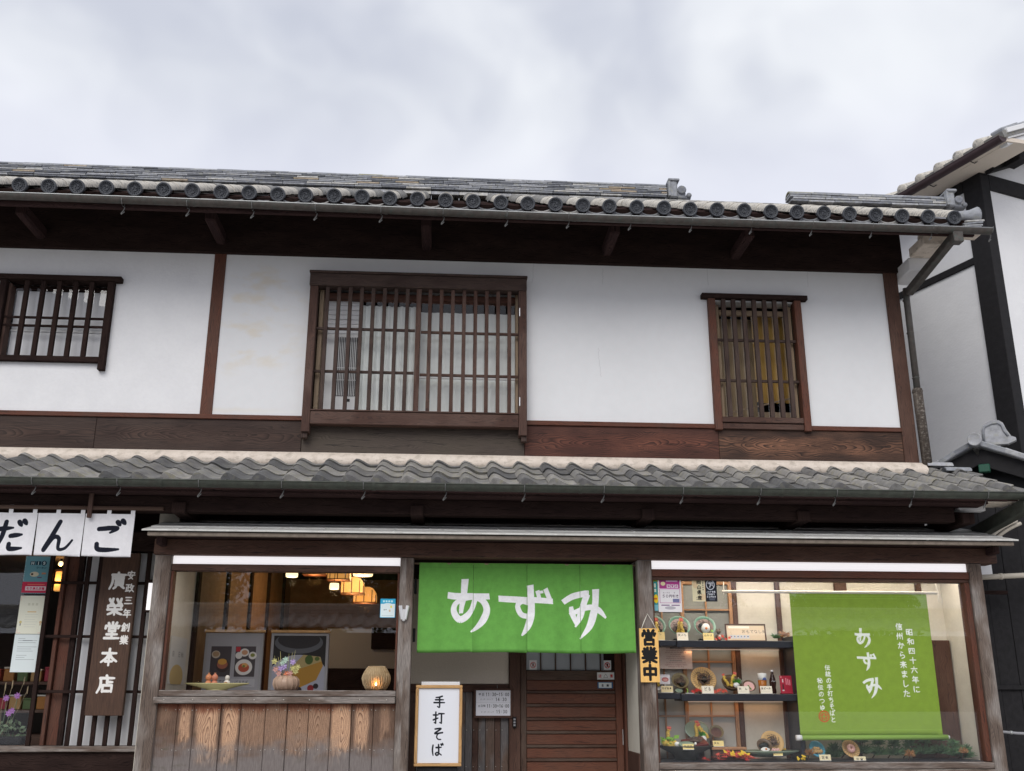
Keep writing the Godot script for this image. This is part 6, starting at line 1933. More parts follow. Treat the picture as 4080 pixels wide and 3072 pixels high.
# ------------------------------------------------------------------ things in the left window
func build_left_display() -> void:
	var st: SurfaceTool
	# menu boards on stands
	var im := canvas(520, 1100, Color(0.60, 0.60, 0.63))
	var pics := [[40, 110, 200, 300], [280, 110, 200, 300], [40, 560, 200, 280], [280, 560, 200, 280]]
	for e in pics:
		box(im, e[0], e[1], e[2], e[3], Color(0.26, 0.24, 0.26))
	oval(im, 90, 190, 42, 38, Color(0.72, 0.68, 0.62))
	oval(im, 90, 186, 32, 26, Color(0.62, 0.52, 0.40))
	oval(im, 165, 300, 66, 66, Color(0.22, 0.18, 0.18))
	oval(im, 160, 290, 52, 44, Color(0.60, 0.36, 0.28))
	oval(im, 158, 262, 44, 30, Color(0.78, 0.58, 0.26))
	box(im, 284, 114, 44, 48, Color(0.70, 0.18, 0.22))
	for e in [[370, 170, 46, 40], [452, 200, 40, 38], [316, 200, 34, 34], [372, 316, 84, 78]]:
		oval(im, e[0], e[1], e[2], e[3], Color(0.82, 0.81, 0.80))
	oval(im, 372, 170, 30, 24, Color(0.74, 0.55, 0.42))
	oval(im, 452, 196, 22, 18, Color(0.48, 0.50, 0.24))
	oval(im, 372, 320, 54, 44, Color(0.66, 0.30, 0.20))
	oval(im, 380, 296, 30, 22, Color(0.80, 0.60, 0.36))
	oval(im, 372, 306, 14, 12, Color(0.40, 0.46, 0.22))
	box(im, 30, 430, 460, 80, Color(0.66, 0.66, 0.69))
	text_h(im, "おもてなし", 64, 442, 30, 36, 4, Color(0.35, 0.35, 0.38))
	text_h(im, "ざるそば", 300, 448, 26, 32, 3, Color(0.40, 0.40, 0.42))
	box(im, 60, 490, 400, 5, Color(0.5, 0.5, 0.52))
	oval(im, 130, 690, 70, 50, Color(0.42, 0.34, 0.26))
	oval(im, 380, 690, 86, 46, Color(0.40, 0.30, 0.22))
	oval(im, 420, 680, 34, 24, Color(0.55, 0.26, 0.24))
	var t := thing("menu_stand", "grey menu board stand with four food pictures behind the left shop window", "menu board", Vector3(-2.295, 0.0, -0.60))
	bb(t, "panel", M.grey_pipe, -0.03, 0.54, 0.32, 2.155, -0.04, 0.0, 0.006)
	sheet(t, "printed_menu", print_mat("menu_print", im, 0.5, 2), 0.0, 0.51, 1.08, 2.13, 0.003, 0.002)
	bb(t, "top_rail", M.gold_frame, -0.035, 0.545, 2.157, 2.185, -0.05, 0.015, 0.005)
	im = canvas(520, 1100, Color(0.055, 0.06, 0.075))
	oval(im, 250, 70, 240, 110, Color(0.32, 0.33, 0.36))
	oval(im, 250, 40, 210, 90, Color(0.13, 0.13, 0.15))
	oval(im, 260, 430, 300, 240, Color(0.60, 0.61, 0.67))
	var loaf := PackedVector2Array([Vector2(200, 300), Vector2(300, 190), Vector2(470, 210), Vector2(500, 300), Vector2(440, 440), Vector2(270, 520), Vector2(190, 430)])
	for y in range(180, 530):
		for x in range(180, 510):
			if Geometry2D.is_point_in_polygon(Vector2(x, y), loaf):
				im.set_pixel(x, y, Color(0.62, 0.46, 0.16) if y > 250 + (500 - x) * 0.35 else Color(0.62, 0.56, 0.38))
	oval(im, 360, 240, 40, 46, Color(0.22, 0.32, 0.10))
	oval(im, 440, 230, 24, 20, Color(0.28, 0.36, 0.12))
	for e in [[270, 540, 34, Color(0.12, 0.06, 0.08)], [310, 575, 34, Color(0.50, 0.10, 0.13)], [390, 520, 32, Color(0.50, 0.10, 0.13)], [440, 500, 26, Color(0.08, 0.06, 0.08)]]:
		oval(im, e[0], e[1], e[2], e[2], e[3])
	box(im, 60, 720, 400, 36, Color(0.60, 0.61, 0.67))
	t = thing("menu_stand", "black menu board stand with one large cake picture behind the left shop window", "menu board", Vector3(-1.655, 0.0, -0.60))
	bb(t, "panel", M.grey_pipe, -0.03, 0.54, 0.32, 2.155, -0.04, 0.0, 0.006)
	sheet(t, "printed_menu", print_mat("cake_print", im, 0.5, 2), 0.0, 0.51, 1.08, 2.13, 0.003, 0.002)
	bb(t, "top_rail", M.gold_frame, -0.035, 0.545, 2.157, 2.185, -0.05, 0.015, 0.005)
	# poster on the left side wall
	im = canvas(300, 360, Color(0.80, 0.80, 0.79))
	text_h(im, "自家日和", 40, 110, 44, 54, 5, Color(0.55, 0.55, 0.55))
	oval(im, 150, 300, 120, 90, Color(0.80, 0.70, 0.48))
	t = thing("wall_poster", "pale poster on the white side wall inside the left shop window", "poster", Vector3(-2.436, 1.66, -0.05), Vector3(0, PI / 2, 0))
	sheet(t, "print", print_mat("wall_poster_print", im, 0.6, 1), -0.3, 0.30, 0.0, 0.42, 0.002, 0.0015)
	# hanging lanterns of paper and dark ribs
	var places := [[-1.72, 3.12, -4.0, 0.30], [-1.335, 2.99, -3.4, 0.28], [-1.205, 2.875, -4.0, 0.30], [-1.075, 2.80, -4.5, 0.31]]
	var lab := ["leftmost and highest", "second from the left", "third from the left", "rightmost and lowest"]
	for i in 4:
		var q: Array = places[i]
		t = thing("paper_lantern", "glowing amber paper lantern with dark ribs inside the left shop, %s" % lab[i], "lantern", Vector3(q[0], q[1], q[2]), Vector3.ZERO, "domed amber lanterns inside the left shop")
		var w: float = q[3]
		st = S()
		var prof := PackedVector2Array([Vector2(-w / 2, 0), Vector2(w / 2, 0), Vector2(w / 2, 0.08), Vector2(w * 0.46, 0.14), Vector2(w * 0.36, 0.18), Vector2(w * 0.2, 0.20), Vector2(-w / 2, 0.20)])
		slab(st, prof, 0.26, Transform3D(Basis.IDENTITY, Vector3(0, 0, 0.13)))
		fin(st, "lamp_shade", M.lamp_paper, t)
		for x in [-0.5, -0.37, -0.03, 0.32, 0.49]:
			bb(t, "rib", M.red_wood, x * w - 0.005, x * w + 0.005, -0.004, 0.19 if x < 0.3 else (0.16 if x < 0.4 else 0.09), 0.131, 0.139, 0.001)
		bb(t, "lower_rim", M.red_wood, -w / 2 - 0.006, w / 2 + 0.006, -0.014, -0.001, -0.135, 0.14, 0.002)
		st = S()
		tube(st, [Vector3(0, 0.2, 0), Vector3(0, 3.36 - q[1], 0)], 0.006, 5)
		fin(st, "cord", M.black, t)
		lamp_light(t, Vector3(0, -0.06, 0.05), 0.12, 0.1)
	for k in [[-1.73, 2.86, -2.0, 0.07, "left"], [-1.37, 2.845, -3.2, 0.06, "middle"], [-1.05, 3.06, -3.6, 0.13, "right"]]:
		t = thing("pendant_lamp", "small bright cream pendant lamp inside the left shop, the %s one of three" % k[4], "lamp", Vector3(k[0], k[1], k[2]), Vector3.ZERO, "cream pendant lamps inside the left shop")
		st = S()
		lathe(st, [Vector2(0, 0), Vector2(k[3] * 0.95, 0.0), Vector2(k[3], 0.03), Vector2(k[3] * 0.92, 0.075), Vector2(0.01, 0.08)], 16)
		fin(st, "lamp_shade", M.bulb, t)
		st = S()
		tube(st, [Vector3(0, 0.08, 0), Vector3(0, 3.36 - k[1], 0)], 0.005, 5)
		fin(st, "cord", M.black, t)
		lamp_light(t, Vector3(0, -0.05, 0.02), 0.12, 0.05, Color(1.0, 0.85, 0.66))
	# on the ledge: plate with persimmons, vase, woven lamp
	var celadon := mat("celadon", lin(0.52, 0.48, 0.24), 0.25)
	t = thing("long_plate", "long pale yellow oval plate on the ledge of the left shop window", "plate", Vector3(-2.02, 1.60, 0.13))
	st = S()
	lathe(st, [Vector2(0, 0.0), Vector2(0.09, 0.0), Vector2(0.10, 0.018), Vector2(0.285, 0.062), Vector2(0.285, 0.070), Vector2(0.10, 0.030), Vector2(0, 0.028)], 28, Transform3D(Basis.from_scale(Vector3(1, 1, 0.22)), Vector3.ZERO))
	fin(st, "bowl", celadon, t)
	st = S()
	lathe(st, [Vector2(0.07, -0.0), Vector2(0.08, 0.01), Vector2(0.07, 0.016)], 16, Transform3D(Basis.from_scale(Vector3(1, 1, 0.3)), Vector3.ZERO))
	fin(st, "foot", celadon, t)
	var pers := mat("persimmon_skin", lin(0.66, 0.27, 0.13), 0.45)
	var pers2 := mat("persimmon_pink", lin(0.62, 0.24, 0.15), 0.45)
	var lab2 := ["upper left of the four", "upper right of the four", "lower left of the four", "lower right of the four"]
	for i in 4:
		t = thing("persimmon", "peach coloured fruit, %s stacked on the long yellow plate" % lab2[i], "fruit", Vector3(-2.095 + 0.055 * (i % 2), 1.665 + (0.052 if i < 2 else 0.0), 0.15), Vector3.ZERO, "peach coloured fruits on the long plate")
		st = S()
		ball(st, Vector3(0, 0.0, 0), Vector3(0.029, 0.031, 0.029), 12)
		ball(st, Vector3(0, 0.03, 0), Vector3(0.008, 0.012, 0.008), 6)
		fin(st, "skin", pers if i % 2 == 0 else pers2, t)
		st = S()
		for j in 4:
			leaf(st, Vector3(0, 0.038, 0), Vector3(cos(j * 1.57), 0.2, sin(j * 1.57)).normalized(), 0.014, 0.008)
		fin(st, "calyx", M.tan_wood, t)
	var shell := mat("egg_white", lin(0.78, 0.74, 0.68), 0.4)
	t = thing("gourd_figure", "small white gourd figure standing right of the fruits on the long plate", "figurine", Vector3(-1.93, 1.64, 0.15))
	st = S()
	ball(st, Vector3(0, 0.03, 0), Vector3(0.03, 0.027, 0.028), 12)
	ball(st, Vector3(0.002, 0.075, 0), Vector3(0.021, 0.024, 0.021), 12)
	fin(st, "body", shell, t)
	st = S()
	ball(st, Vector3(-0.004, 0.028, 0.021), Vector3(0.020, 0.014, 0.010), 8)
	fin(st, "painted_patch", M.tan_wood, t)
	t = thing("chestnut_burr", "dark spiky chestnut at the left end of the long yellow plate", "nut", Vector3(-2.18, 1.665, 0.15))
	st = S()
	ball(st, Vector3.ZERO, Vector3(0.018, 0.016, 0.018), 9)
	for j in 26:
		var d := Vector3(rng.randf_range(-1, 1), rng.randf_range(-0.6, 1), rng.randf_range(-1, 1)).normalized()
		leaf(st, d * 0.012, d, 0.02, 0.006)
	fin(st, "spines", M.dark_wood, t)
	t = thing("pine_cone", "small grey cone on the right half of the long yellow plate", "cone", Vector3(-1.865, 1.662, 0.15))
	st = S()
	for j in 30:
		var a := j * 2.4
		var d := Vector3(cos(a), 0.5, sin(a)).normalized()
		leaf(st, Vector3(0, -0.01 + j * 0.0008, 0), d, 0.02 - j * 0.0003, 0.014)
	fin(st, "scales", M.grey_pipe, t)
	var vase := mat("vase_pink", lin(0.48, 0.34, 0.26), 0.35)
	t = thing("flower_vase", "squat ribbed pinkish vase holding dried flowers on the left window's ledge", "vase", Vector3(-1.405, 1.60, 0.13))
	st = S()
	st.set_smooth_group(1)
	var vp := [Vector2(0.06, 0), Vector2(0.10, 0.02), Vector2(0.118, 0.06), Vector2(0.112, 0.10), Vector2(0.085, 0.128), Vector2(0.05, 0.138), Vector2(0.045, 0.13)]
	lathe(st, vp, 28)
	for j in 14:
		var a := TAU * j / 14
		var pts := []
		for q in vp.slice(0, 5):
			pts.append(Vector3(cos(a) * q.x, q.y, sin(a) * q.x))
		tube(st, pts, 0.006, 5)
	fin(st, "body", vase, t)
	var bloom := [[lin(0.62, 0.36, 0.33), "bloom"], [lin(0.50, 0.38, 0.68), "bloom"], [lin(0.50, 0.66, 0.56), "bloom"], [lin(0.58, 0.55, 0.24), "bloom"], [lin(0.72, 0.27, 0.15), "bloom"]]
	var spots := [[-0.095, 0.19, 0], [-0.065, 0.155, 0], [0.005, 0.15, 4], [-0.02, 0.215, 1], [0.055, 0.255, 1], [-0.035, 0.245, 2], [-0.012, 0.275, 2], [0.06, 0.20, 3], [0.085, 0.175, 3], [-0.11, 0.26, 3], [0.035, 0.155, 0], [-0.05, 0.20, 1], [0.10, 0.21, 3]]
	for q in spots:
		var mk := "bloom_%d" % q[2]
		if not M.has(mk):
			mat(mk, bloom[q[2]][0], 0.7)
		st = S()
		for j in 6:
			var a: float = TAU * j / 6.0 + q[0] * 30.0
			leaf(st, Vector3(q[0], q[1], 0.03), Vector3(cos(a), sin(a), 0.5).normalized(), 0.034, 0.024)
		ball(st, Vector3(q[0], q[1], 0.03), Vector3(0.015, 0.014, 0.012), 7)
		fin(st, "bloom", M[mk], t)
		st = S()
		tube(st, [Vector3(q[0] * 0.2, 0.12, 0), Vector3(q[0] * 0.7, q[1] * 0.8, 0.015), Vector3(q[0], q[1], 0.028)], 0.002, 5)
		fin(st, "stem", M.dry_grass, t)
	for q in [[-0.12, 0.31], [-0.07, 0.35], [0.01, 0.33], [0.065, 0.36], [0.04, 0.34], [-0.085, 0.30]]:
		st = S()
		tube(st, [Vector3(q[0] * 0.2, 0.12, 0), Vector3(q[0] * 0.8, q[1] * 0.65, 0.01), Vector3(q[0], q[1], 0.0)], 0.0035, 5, 0.001)
		fin(st, "grass_blade", M.bloom_3, t)
	var straw := mat("straw", lin(0.40, 0.29, 0.165), 0.85)
	var straw2 := mat("straw_pale", lin(0.52, 0.40, 0.25), 0.85)
	t = thing("woven_lamp", "round woven straw lamp with a small flame light on the left window ledge", "lamp", Vector3(-0.594, 1.60, 0.12))
	st = S()
	lathe(st, [Vector2(0.07, 0.004), Vector2(0.108, 0.045), Vector2(0.124, 0.105), Vector2(0.116, 0.165), Vector2(0.084, 0.212), Vector2(0.06, 0.222), Vector2(0.05, 0.215)], 24)
	fin(st, "basket", straw, t)
	st = S()
	for j in 44:
		var a := TAU * j / 44 + rng.randf_range(-0.05, 0.05)
		var pts := []
		for i in 9:
			var u := i / 8.0
			var r := lerpf(0.075, 0.066, u) + 0.056 * sin(PI * (u * 0.94 + 0.03)) + rng.randf_range(-0.0015, 0.003)
			pts.append(Vector3(cos(a + 0.05 * sin(u * 9.0 + j)) * r, 0.006 + 0.215 * u, sin(a + 0.05 * sin(u * 9.0 + j)) * r))
		tube(st, pts, 0.0042, 5)
	fin(st, "straw_strands", straw2, t)
	st = S()
	ball(st, Vector3(0.008, 0.062, 0.128), Vector3(0.010, 0.017, 0.006), 10)
	fin(st, "flame_bulb", M.bulb, t)
	lamp_light(t, Vector3(0.008, 0.062, 0.15), 0.006, 0.01)

# ------------------------------------------------------------------ things in the right window
func dish(st: SurfaceTool, r: float, d: float, xf: Transform3D, n := 24) -> void:
	lathe(st, [Vector2(0, 0), Vector2(r * 0.45, 0), Vector2(r * 0.8, d * 0.45), Vector2(r, d), Vector2(r * 0.97, d + 0.004), Vector2(r * 0.76, d * 0.5 + 0.006), Vector2(r * 0.42, 0.008), Vector2(0, 0.007)], n, xf)

func noodles(st: SurfaceTool, r: float, xf: Transform3D, n := 26) -> void:
	ball(st, xf * Vector3(0, 0.0, 0), Vector3(r * 0.8, 0.012, r * 0.8), 10)
	for i in n:
		var a := rng.randf() * TAU
		var q := r * rng.randf_range(0.15, 0.75)
		var c := Vector3(cos(a) * q, 0.012, sin(a) * q)
		var pts := []
		var s := rng.randf_range(0.2, 0.45) * r
		for k in 7:
			var b := a + k * 0.55
			pts.append(xf * (c + Vector3(cos(b) * s, 0.006 * sin(k * 1.1) + 0.005, sin(b) * s)))
		tube(st, pts, 0.0028, 4)

func maple(st: SurfaceTool, xf: Transform3D, s: float) -> void:
	var p := PackedVector2Array()
	for i in 7:
		var a := -2.2 + 4.4 * i / 6.0
		var l: float = s * [0.55, 0.8, 0.95, 1.0, 0.95, 0.8, 0.55][i]
		p.append(Vector2(sin(a - 0.12), cos(a - 0.12)) * l * 0.62)
		p.append(Vector2(sin(a), cos(a)) * l)
		p.append(Vector2(sin(a + 0.12), cos(a + 0.12)) * l * 0.62)
		if i < 6:
			p.append(Vector2(sin(a + 0.367), cos(a + 0.367)) * s * 0.30)
	p.append(Vector2(0, -s * 0.15))
	slab(st, p, 0.0015, xf)

func prawn(t: Node3D, xf: Transform3D, len: float) -> void:
	var st := S()
	var pts := []
	for i in 6:
		pts.append(xf * Vector3(0.008 * sin(i * 1.3), len * i / 5.0, 0.004 * cos(i * 2.0)))
	tube(st, pts, len * 0.155, 9, len * 0.11)
	for i in 26:
		ball(st, xf * Vector3(rng.randf_range(-1, 1) * len * 0.12, len * rng.randf(), len * rng.randf_range(0.05, 0.15)), Vector3.ONE * len * rng.randf_range(0.03, 0.06), 5)
	fin(st, "tempura_batter", M.batter, t)
	st = S()
	for k in [-0.5, 0.0, 0.5]:
		leaf(st, xf * Vector3(0, len * 0.97, 0), (xf.basis * Vector3(k, 1, 0.1)).normalized(), len * 0.32, len * 0.2)
		ball(st, xf * Vector3(k * len * 0.14, len * 1.12, 0), Vector3.ONE * len * 0.07, 6)
	fin(st, "prawn_tail", M.prawn_red, t)

func price_card(called: String, label: String, txt: String, at: Vector3, w: float, h: float, paper := Color(0.93, 0.90, 0.82)) -> void:
	var im := canvas(220, int(220.0 * h / w), paper)
	var n := txt.length()
	var s := minf(150.0 / n, 62.0)
	text_h(im, txt, 110 - n * (s + 8) / 2.0, 26, s, s + 8, 6, Color(0.25, 0.22, 0.2))
	box(im, 50, im.get_height() - 44, 120, 5, Color(0.8, 0.74, 0.66))
	box(im, 10, 30, 4, im.get_height() - 60, Color(0.85, 0.6, 0.55))
	var t := thing(called, label, "price card", at, Vector3(-0.2, 0, 0), "price cards in the right window")
	sheet(t, "card_face", print_mat("card_" + txt, im, 0.5, 2), -w / 2, w / 2, 0.004, h, 0.002, 0.003)
	bb(t, "card_stand", M.white_plastic, -w / 2, w / 2, 0.0, 0.003, -0.025, 0.008, 0.0)

func needles(t: Node3D, called: String, m: Material, c: Vector3, r: float, n: int, up := 0.5) -> void:
	var st := S()
	for i in n:
		var d := Vector3(rng.randf_range(-1, 1), rng.randf_range(-0.4, 1.0) * up + 0.2, rng.randf_range(-0.9, 0.9)).normalized()
		leaf(st, c + Vector3(rng.randf_range(-0.3, 0.3), rng.randf_range(-0.2, 0.2), rng.randf_range(-0.3, 0.3)) * r, d, r * rng.randf_range(0.6, 1.0), 0.010)
	fin(st, called, m, t)

func build_right_display() -> void:
	var st: SurfaceTool
	var c := group_node(house, "display_case")
	bb(c, "case_floor", M.black, 1.84, 4.97, 0.90, 0.950, -0.2, -0.002, 0.0)
	bb(c, "case_floor", M.dark_shelf, 1.909, 4.92, 1.0085, 1.0125, 0.0, 0.46, 0.0)
	bb(c, "case_ceiling", M.room_plaster, 1.84, 4.97, 2.765, 2.80, -0.2, 0.33, 0.0)
	bb(c, "case_side_wall", M.room_plaster, 4.905, 4.97, 1.0, 2.763, -0.2, 0.355, 0.0)
	bb(c, "case_side_wall", M.room_plaster, 1.842, 1.905, 1.0, 2.763, -0.2, 0.355, 0.0)
	bb(c, "back_panel", M.room_plaster, 2.842, 3.224, 1.0, 2.762, -0.06, -0.01, 0.0)
	bb(c, "back_panel", M.room_plaster, 3.273, 3.82, 1.0, 2.762, -0.06, -0.012, 0.0)
	bb(c, "back_panel", M.room_plaster, 3.942, 4.636, 1.0, 2.762, -0.06, -0.01, 0.0)
	bb(c, "back_panel", M.room_plaster, 4.695, 4.904, 1.0, 2.762, -0.06, -0.01, 0.0)
	for e in [[2.795, 2.841], [3.225, 3.272], [3.821, 3.941], [4.637, 4.694]]:
		bb(c, "back_post", M.brown_wood, e[0], e[1], 1.0, 2.764, -0.08, 0.02, 0.004)
	bb(c, "back_rail", M.brown_wood, 1.906, 2.794, 2.64, 2.762, -0.06, 0.01, 0.004)
	bb(c, "low_cabinet", M.brown_wood, 4.42, 4.893, 1.013, 2.085, 0.0, 0.06, 0.006)
	# paper screen: stiles, muntins, papers
	var sc := group_node(c, "paper_screen")
	for e in [[1.906, 1.94], [2.282, 2.318], [2.760, 2.794]]:
		bb(sc, "stile", M.tan_wood, e[0], e[1], 1.013, 2.638, -0.03, 0.012, 0.003)
	for x in [2.10, 2.536]:
		bb(sc, "muntin", M.tan_wood, x - 0.008, x + 0.008, 1.013, 2.60, -0.01, 0.006, 0.002)
	for y in [1.386, 1.875, 2.36]:
		bb(sc, "muntin", M.tan_wood, 1.94, 2.759, y - 0.008, y + 0.008, -0.012, 0.008, 0.002)
	bb(sc, "top_rail", M.tan_wood, 1.94, 2.759, 2.60, 2.637, -0.03, 0.01, 0.003)
	var xs := [1.9405, 2.10, 2.318, 2.536, 2.7595]
	var ys := [1.013, 1.386, 1.875, 2.36, 2.60]
	for i in 4:
		for k in 4:
			bb(sc, "paper", M.slate_paper if k > 1 else M.paper_screen, xs[i] + 0.001, xs[i + 1] - 0.001, ys[k] + 0.001, ys[k + 1] - 0.001, -0.022, -0.016, 0.0)
	# two dark shelves on uprights
	var sh := group_node(c, "shelf")
	bb(sh, "shelf_board", M.dark_shelf, 2.155, 3.25, 1.993, 2.055, 0.05, 0.345, 0.004)
	bb(sh, "shelf_board", M.dark_shelf, 1.91, 2.153, 2.004, 2.055, 0.05, 0.335, 0.004)
	bb(sh, "shelf_board", M.dark_shelf, 2.175, 3.25, 1.522, 1.584, 0.05, 0.345, 0.004)
	bb(sh, "shelf_board", M.dark_shelf, 1.91, 2.173, 1.538, 1.592, 0.05, 0.335, 0.004)
	bb(sh, "upright", M.dark_shelf, 3.252, 3.288, 1.013, 2.10, 0.28, 0.33, 0.004)
	bb(sh, "upright", M.dark_shelf, 3.365, 3.392, 1.013, 2.10, 0.02, 0.06, 0.004)
	bb(sh, "side_board", M.dark_shelf, 3.255, 3.285, 1.013, 2.10, 0.02, 0.279, 0.002)
	for y in [1.990, 1.519]:
		var lt := bb(sh, "shelf_light", M.strip_light, 2.3, 3.2, y - 0.008, y, 0.06, 0.075, 0.0)
		var al := AreaLight3D.new()
		al.name = "shelf_light_glow"
		al.area_size = Vector2(0.9, 0.012)
		al.position = Vector3(2.75, y - 0.012, 0.067)
		al.rotation = Vector3(-PI / 2, 0, 0)
		al.light_color = Color(1.0, 0.76, 0.54)
		al.light_energy = 0.035
		al.area_range = 8.0
		al.shadow_enabled = true
		c.add_child(al, true)
	# ceiling lamp tube of the case, behind the pale strip
	bb(c, "case_lamp_tube", M.strip_white, 2.0, 4.8, 2.735, 2.755, 0.36, 0.39, 0.0)
	var top := AreaLight3D.new()
	top.name = "case_lamp_glow"
	top.area_size = Vector2(2.8, 0.03)
	top.position = Vector3(3.4, 2.73, 0.375)
	top.rotation = Vector3(-PI / 2, 0, 0)
	top.light_color = Color(1.0, 0.95, 0.88)
	top.light_energy = 1.25
	top.area_range = 8.0
	top.shadow_enabled = true
	c.add_child(top, true)
	# materials of the food models
	mat("bowl_green", lin(0.13, 0.27, 0.20), 0.3)
	mat("bowl_brown", lin(0.13, 0.085, 0.05), 0.3)
	mat("bowl_olive", lin(0.20, 0.16, 0.085), 0.35)
	mat("soup", lin(0.14, 0.075, 0.06), 0.3)
	mat("soba", lin(0.135, 0.095, 0.075), 0.6)
	mat("udon_grey", lin(0.22, 0.16, 0.14), 0.6)
	mat("batter", lin(0.66, 0.46, 0.09), 0.6)
	mat("prawn_red", lin(0.70, 0.16, 0.11), 0.45)
	mat("nori", lin(0.015, 0.018, 0.016), 0.5)
	mat("egg_white_food", lin(0.8, 0.8, 0.76), 0.35)
	mat("yolk", lin(0.75, 0.25, 0.06), 0.4)
	mat("shiso", lin(0.07, 0.28, 0.035), 0.6)
	mat("onion", lin(0.30, 0.55, 0.09), 0.5)
	mat("bamboo", lin(0.62, 0.40, 0.17), 0.6)
	mat("maple_red", lin(0.50, 0.035, 0.03), 0.6)
	mat("maple_coral", lin(0.60, 0.09, 0.06), 0.6)
	mat("ginkgo", lin(0.68, 0.46, 0.03), 0.6)
	mat("pine_needle", lin(0.085, 0.17, 0.08), 0.7)
	mat("pine_brown", lin(0.34, 0.17, 0.07), 0.8)
	mat("celadon_plate", lin(0.22, 0.29, 0.22), 0.3)
	mat("blue_plate", lin(0.09, 0.34, 0.48), 0.3)
	mat("beer", lin(0.42, 0.14, 0.02), 0.2)
	mat("cola", lin(0.03, 0.012, 0.01), 0.12)
	mat("red_box", lin(0.42, 0.03, 0.06), 0.5)
	mat("pink_food", lin(0.75, 0.45, 0.42), 0.5)
	# the hanging banner
	var im := canvas(1320, 1310, lin(0.235, 0.37, 0.045))
	var w := Color(0.93, 0.95, 0.93)
	var P := func(x: float, y: float) -> Vector2: return Vector2((x - 3.236) * 1000.0, (2.503 - y) * 1000.0)
	var q: Vector2 = P.call(3.824, 2.172)
	brushed(im, "あ", q.x, q.y, 0.52, w)
	q = P.call(3.826, 1.95)
	brushed(im, "ず", q.x, q.y, 0.50, w)
	q = P.call(3.86, 1.72)
	brushed(im, "み", q.x, q.y, 0.58, w)
	q = P.call(4.318, 2.166)
	text_v(im, "昭和四十六年に", q.x, q.y, 66, 87, 9, w, 1.5, 0.1)
	q = P.call(4.222, 2.216)
	text_v(im, "信州から来ました", q.x, q.y, 68, 87, 9, w, 1.0, 0.1)
	q = P.call(3.512, 1.832)
	text_v(im, "伝統の手打ちそばと", q.x, q.y, 52, 57.5, 7, w, 1.6, 0.1)
	q = P.call(3.430, 1.716)
	text_v(im, "秘伝のつゆ", q.x, q.y, 52, 60, 7, w, 1.6, 0.1)
	q = P.call(3.468, 1.374)
	var seal := Color(0.78, 0.36, 0.13)
	for k in 40:
		var a := TAU * k / 40
		dot(im, q + Vector2(cos(a), sin(a)) * 46, 6, seal)
	for k in 24:
		var a := TAU * k / 24
		dot(im, q + Vector2(cos(a), sin(a) * 0.9) * 28, 4, seal)
	for e in [[-34, -10, 34, -14], [-20, 14, 22, 12], [-14, -30, -18, 34], [14, -32, 18, 34]]:
		line(im, q + Vector2(e[0], e[1]), q + Vector2(e[2], e[3]), 6, seal)
	for e in [38, 58, 1250]:
		box(im, 0, e, 1320, 3, lin(0.30, 0.50, 0.08))
	im.resize(660, 655, Image.INTERPOLATE_BILINEAR)
	weave(im, 345, 0.035)
	var bm := mat("banner_cloth", Color.WHITE, 0.8, tex(im))
	bm.backlight_enabled = true
	bm.backlight = Color(0.25, 0.25, 0.25)
	var t := thing("hanging_banner", "large yellow green hanging banner with white vertical writing in the right shop window", "banner", Vector3.ZERO)
	cloth(t, "banner_cloth", bm, 3.236, 4.556, 1.215, 2.502, 0.385, 0.0, 1.0, 2.0, 0.003, 0.0)
	st = S()
	tube(st, [Vector3(2.60, 2.498, 0.385), Vector3(4.675, 2.500, 0.385)], 0.014, 10)
	fin(st, "rod", M.cord_white, t)
	st = S()
	tube(st, [Vector3(3.205, 1.208, 0.385), Vector3(4.60, 1.212, 0.385)], 0.022, 10)
	fin(st, "bottom_roll", mat("banner_roll", lin(0.22, 0.37, 0.06), 0.6), t)
	st = S()
	tube(st, [Vector3(3.195, 1.208, 0.385), Vector3(3.245, 1.208, 0.385)], 0.025, 10)
	tube(st, [Vector3(4.575, 1.212, 0.385), Vector3(4.615, 1.212, 0.385)], 0.016, 10)
	fin(st, "end_cap", M.white_plastic, t)
	st = S()
	tube(st, [Vector3(2.615, 2.62, 0.39), Vector3(2.610, 2.51, 0.40), Vector3(2.605, 2.44, 0.40)], 0.004, 5)
	tube(st, [Vector3(4.655, 2.62, 0.39), Vector3(4.665, 2.49, 0.40), Vector3(4.70, 2.44, 0.40), Vector3(4.695, 2.40, 0.40), Vector3(4.665, 2.42, 0.40), Vector3(4.665, 2.50, 0.40)], 0.004, 5)
	fin(st, "cord", M.cord_white, t)
	# ---- top shelf: three noodle bowls leaning towards the street
	var lean := Basis(Vector3.RIGHT, 1.05)
	var bl := ["with half hidden fried fish, leftmost on the upper shelf", "with two tempura prawns, second on the upper shelf", "with white yam and red yolk, third on the upper shelf"]
	for i in 3:
		var x: float = [1.99, 2.226, 2.468][i]
		t = thing("noodle_bowl", "pale green noodle bowl model %s" % bl[i], "food model", Vector3(x, 2.057, 0.17), Vector3.ZERO, "noodle bowls on the upper shelf")
		var xf := Transform3D(lean, Vector3(0, 0.118, -0.03))
		st = S()
		dish(st, 0.106, 0.05, xf)
		fin(st, "bowl", M.bowl_green, t)
		st = S()
		lathe(st, [Vector2(0, 0.036), Vector2(0.084, 0.036)], 20, xf)
		fin(st, "soup", M.soup, t)
		st = S()
		noodles(st, 0.078, xf * Transform3D(Basis.IDENTITY, Vector3(0, 0.03, 0)))
		fin(st, "noodles", M.udon_grey, t)
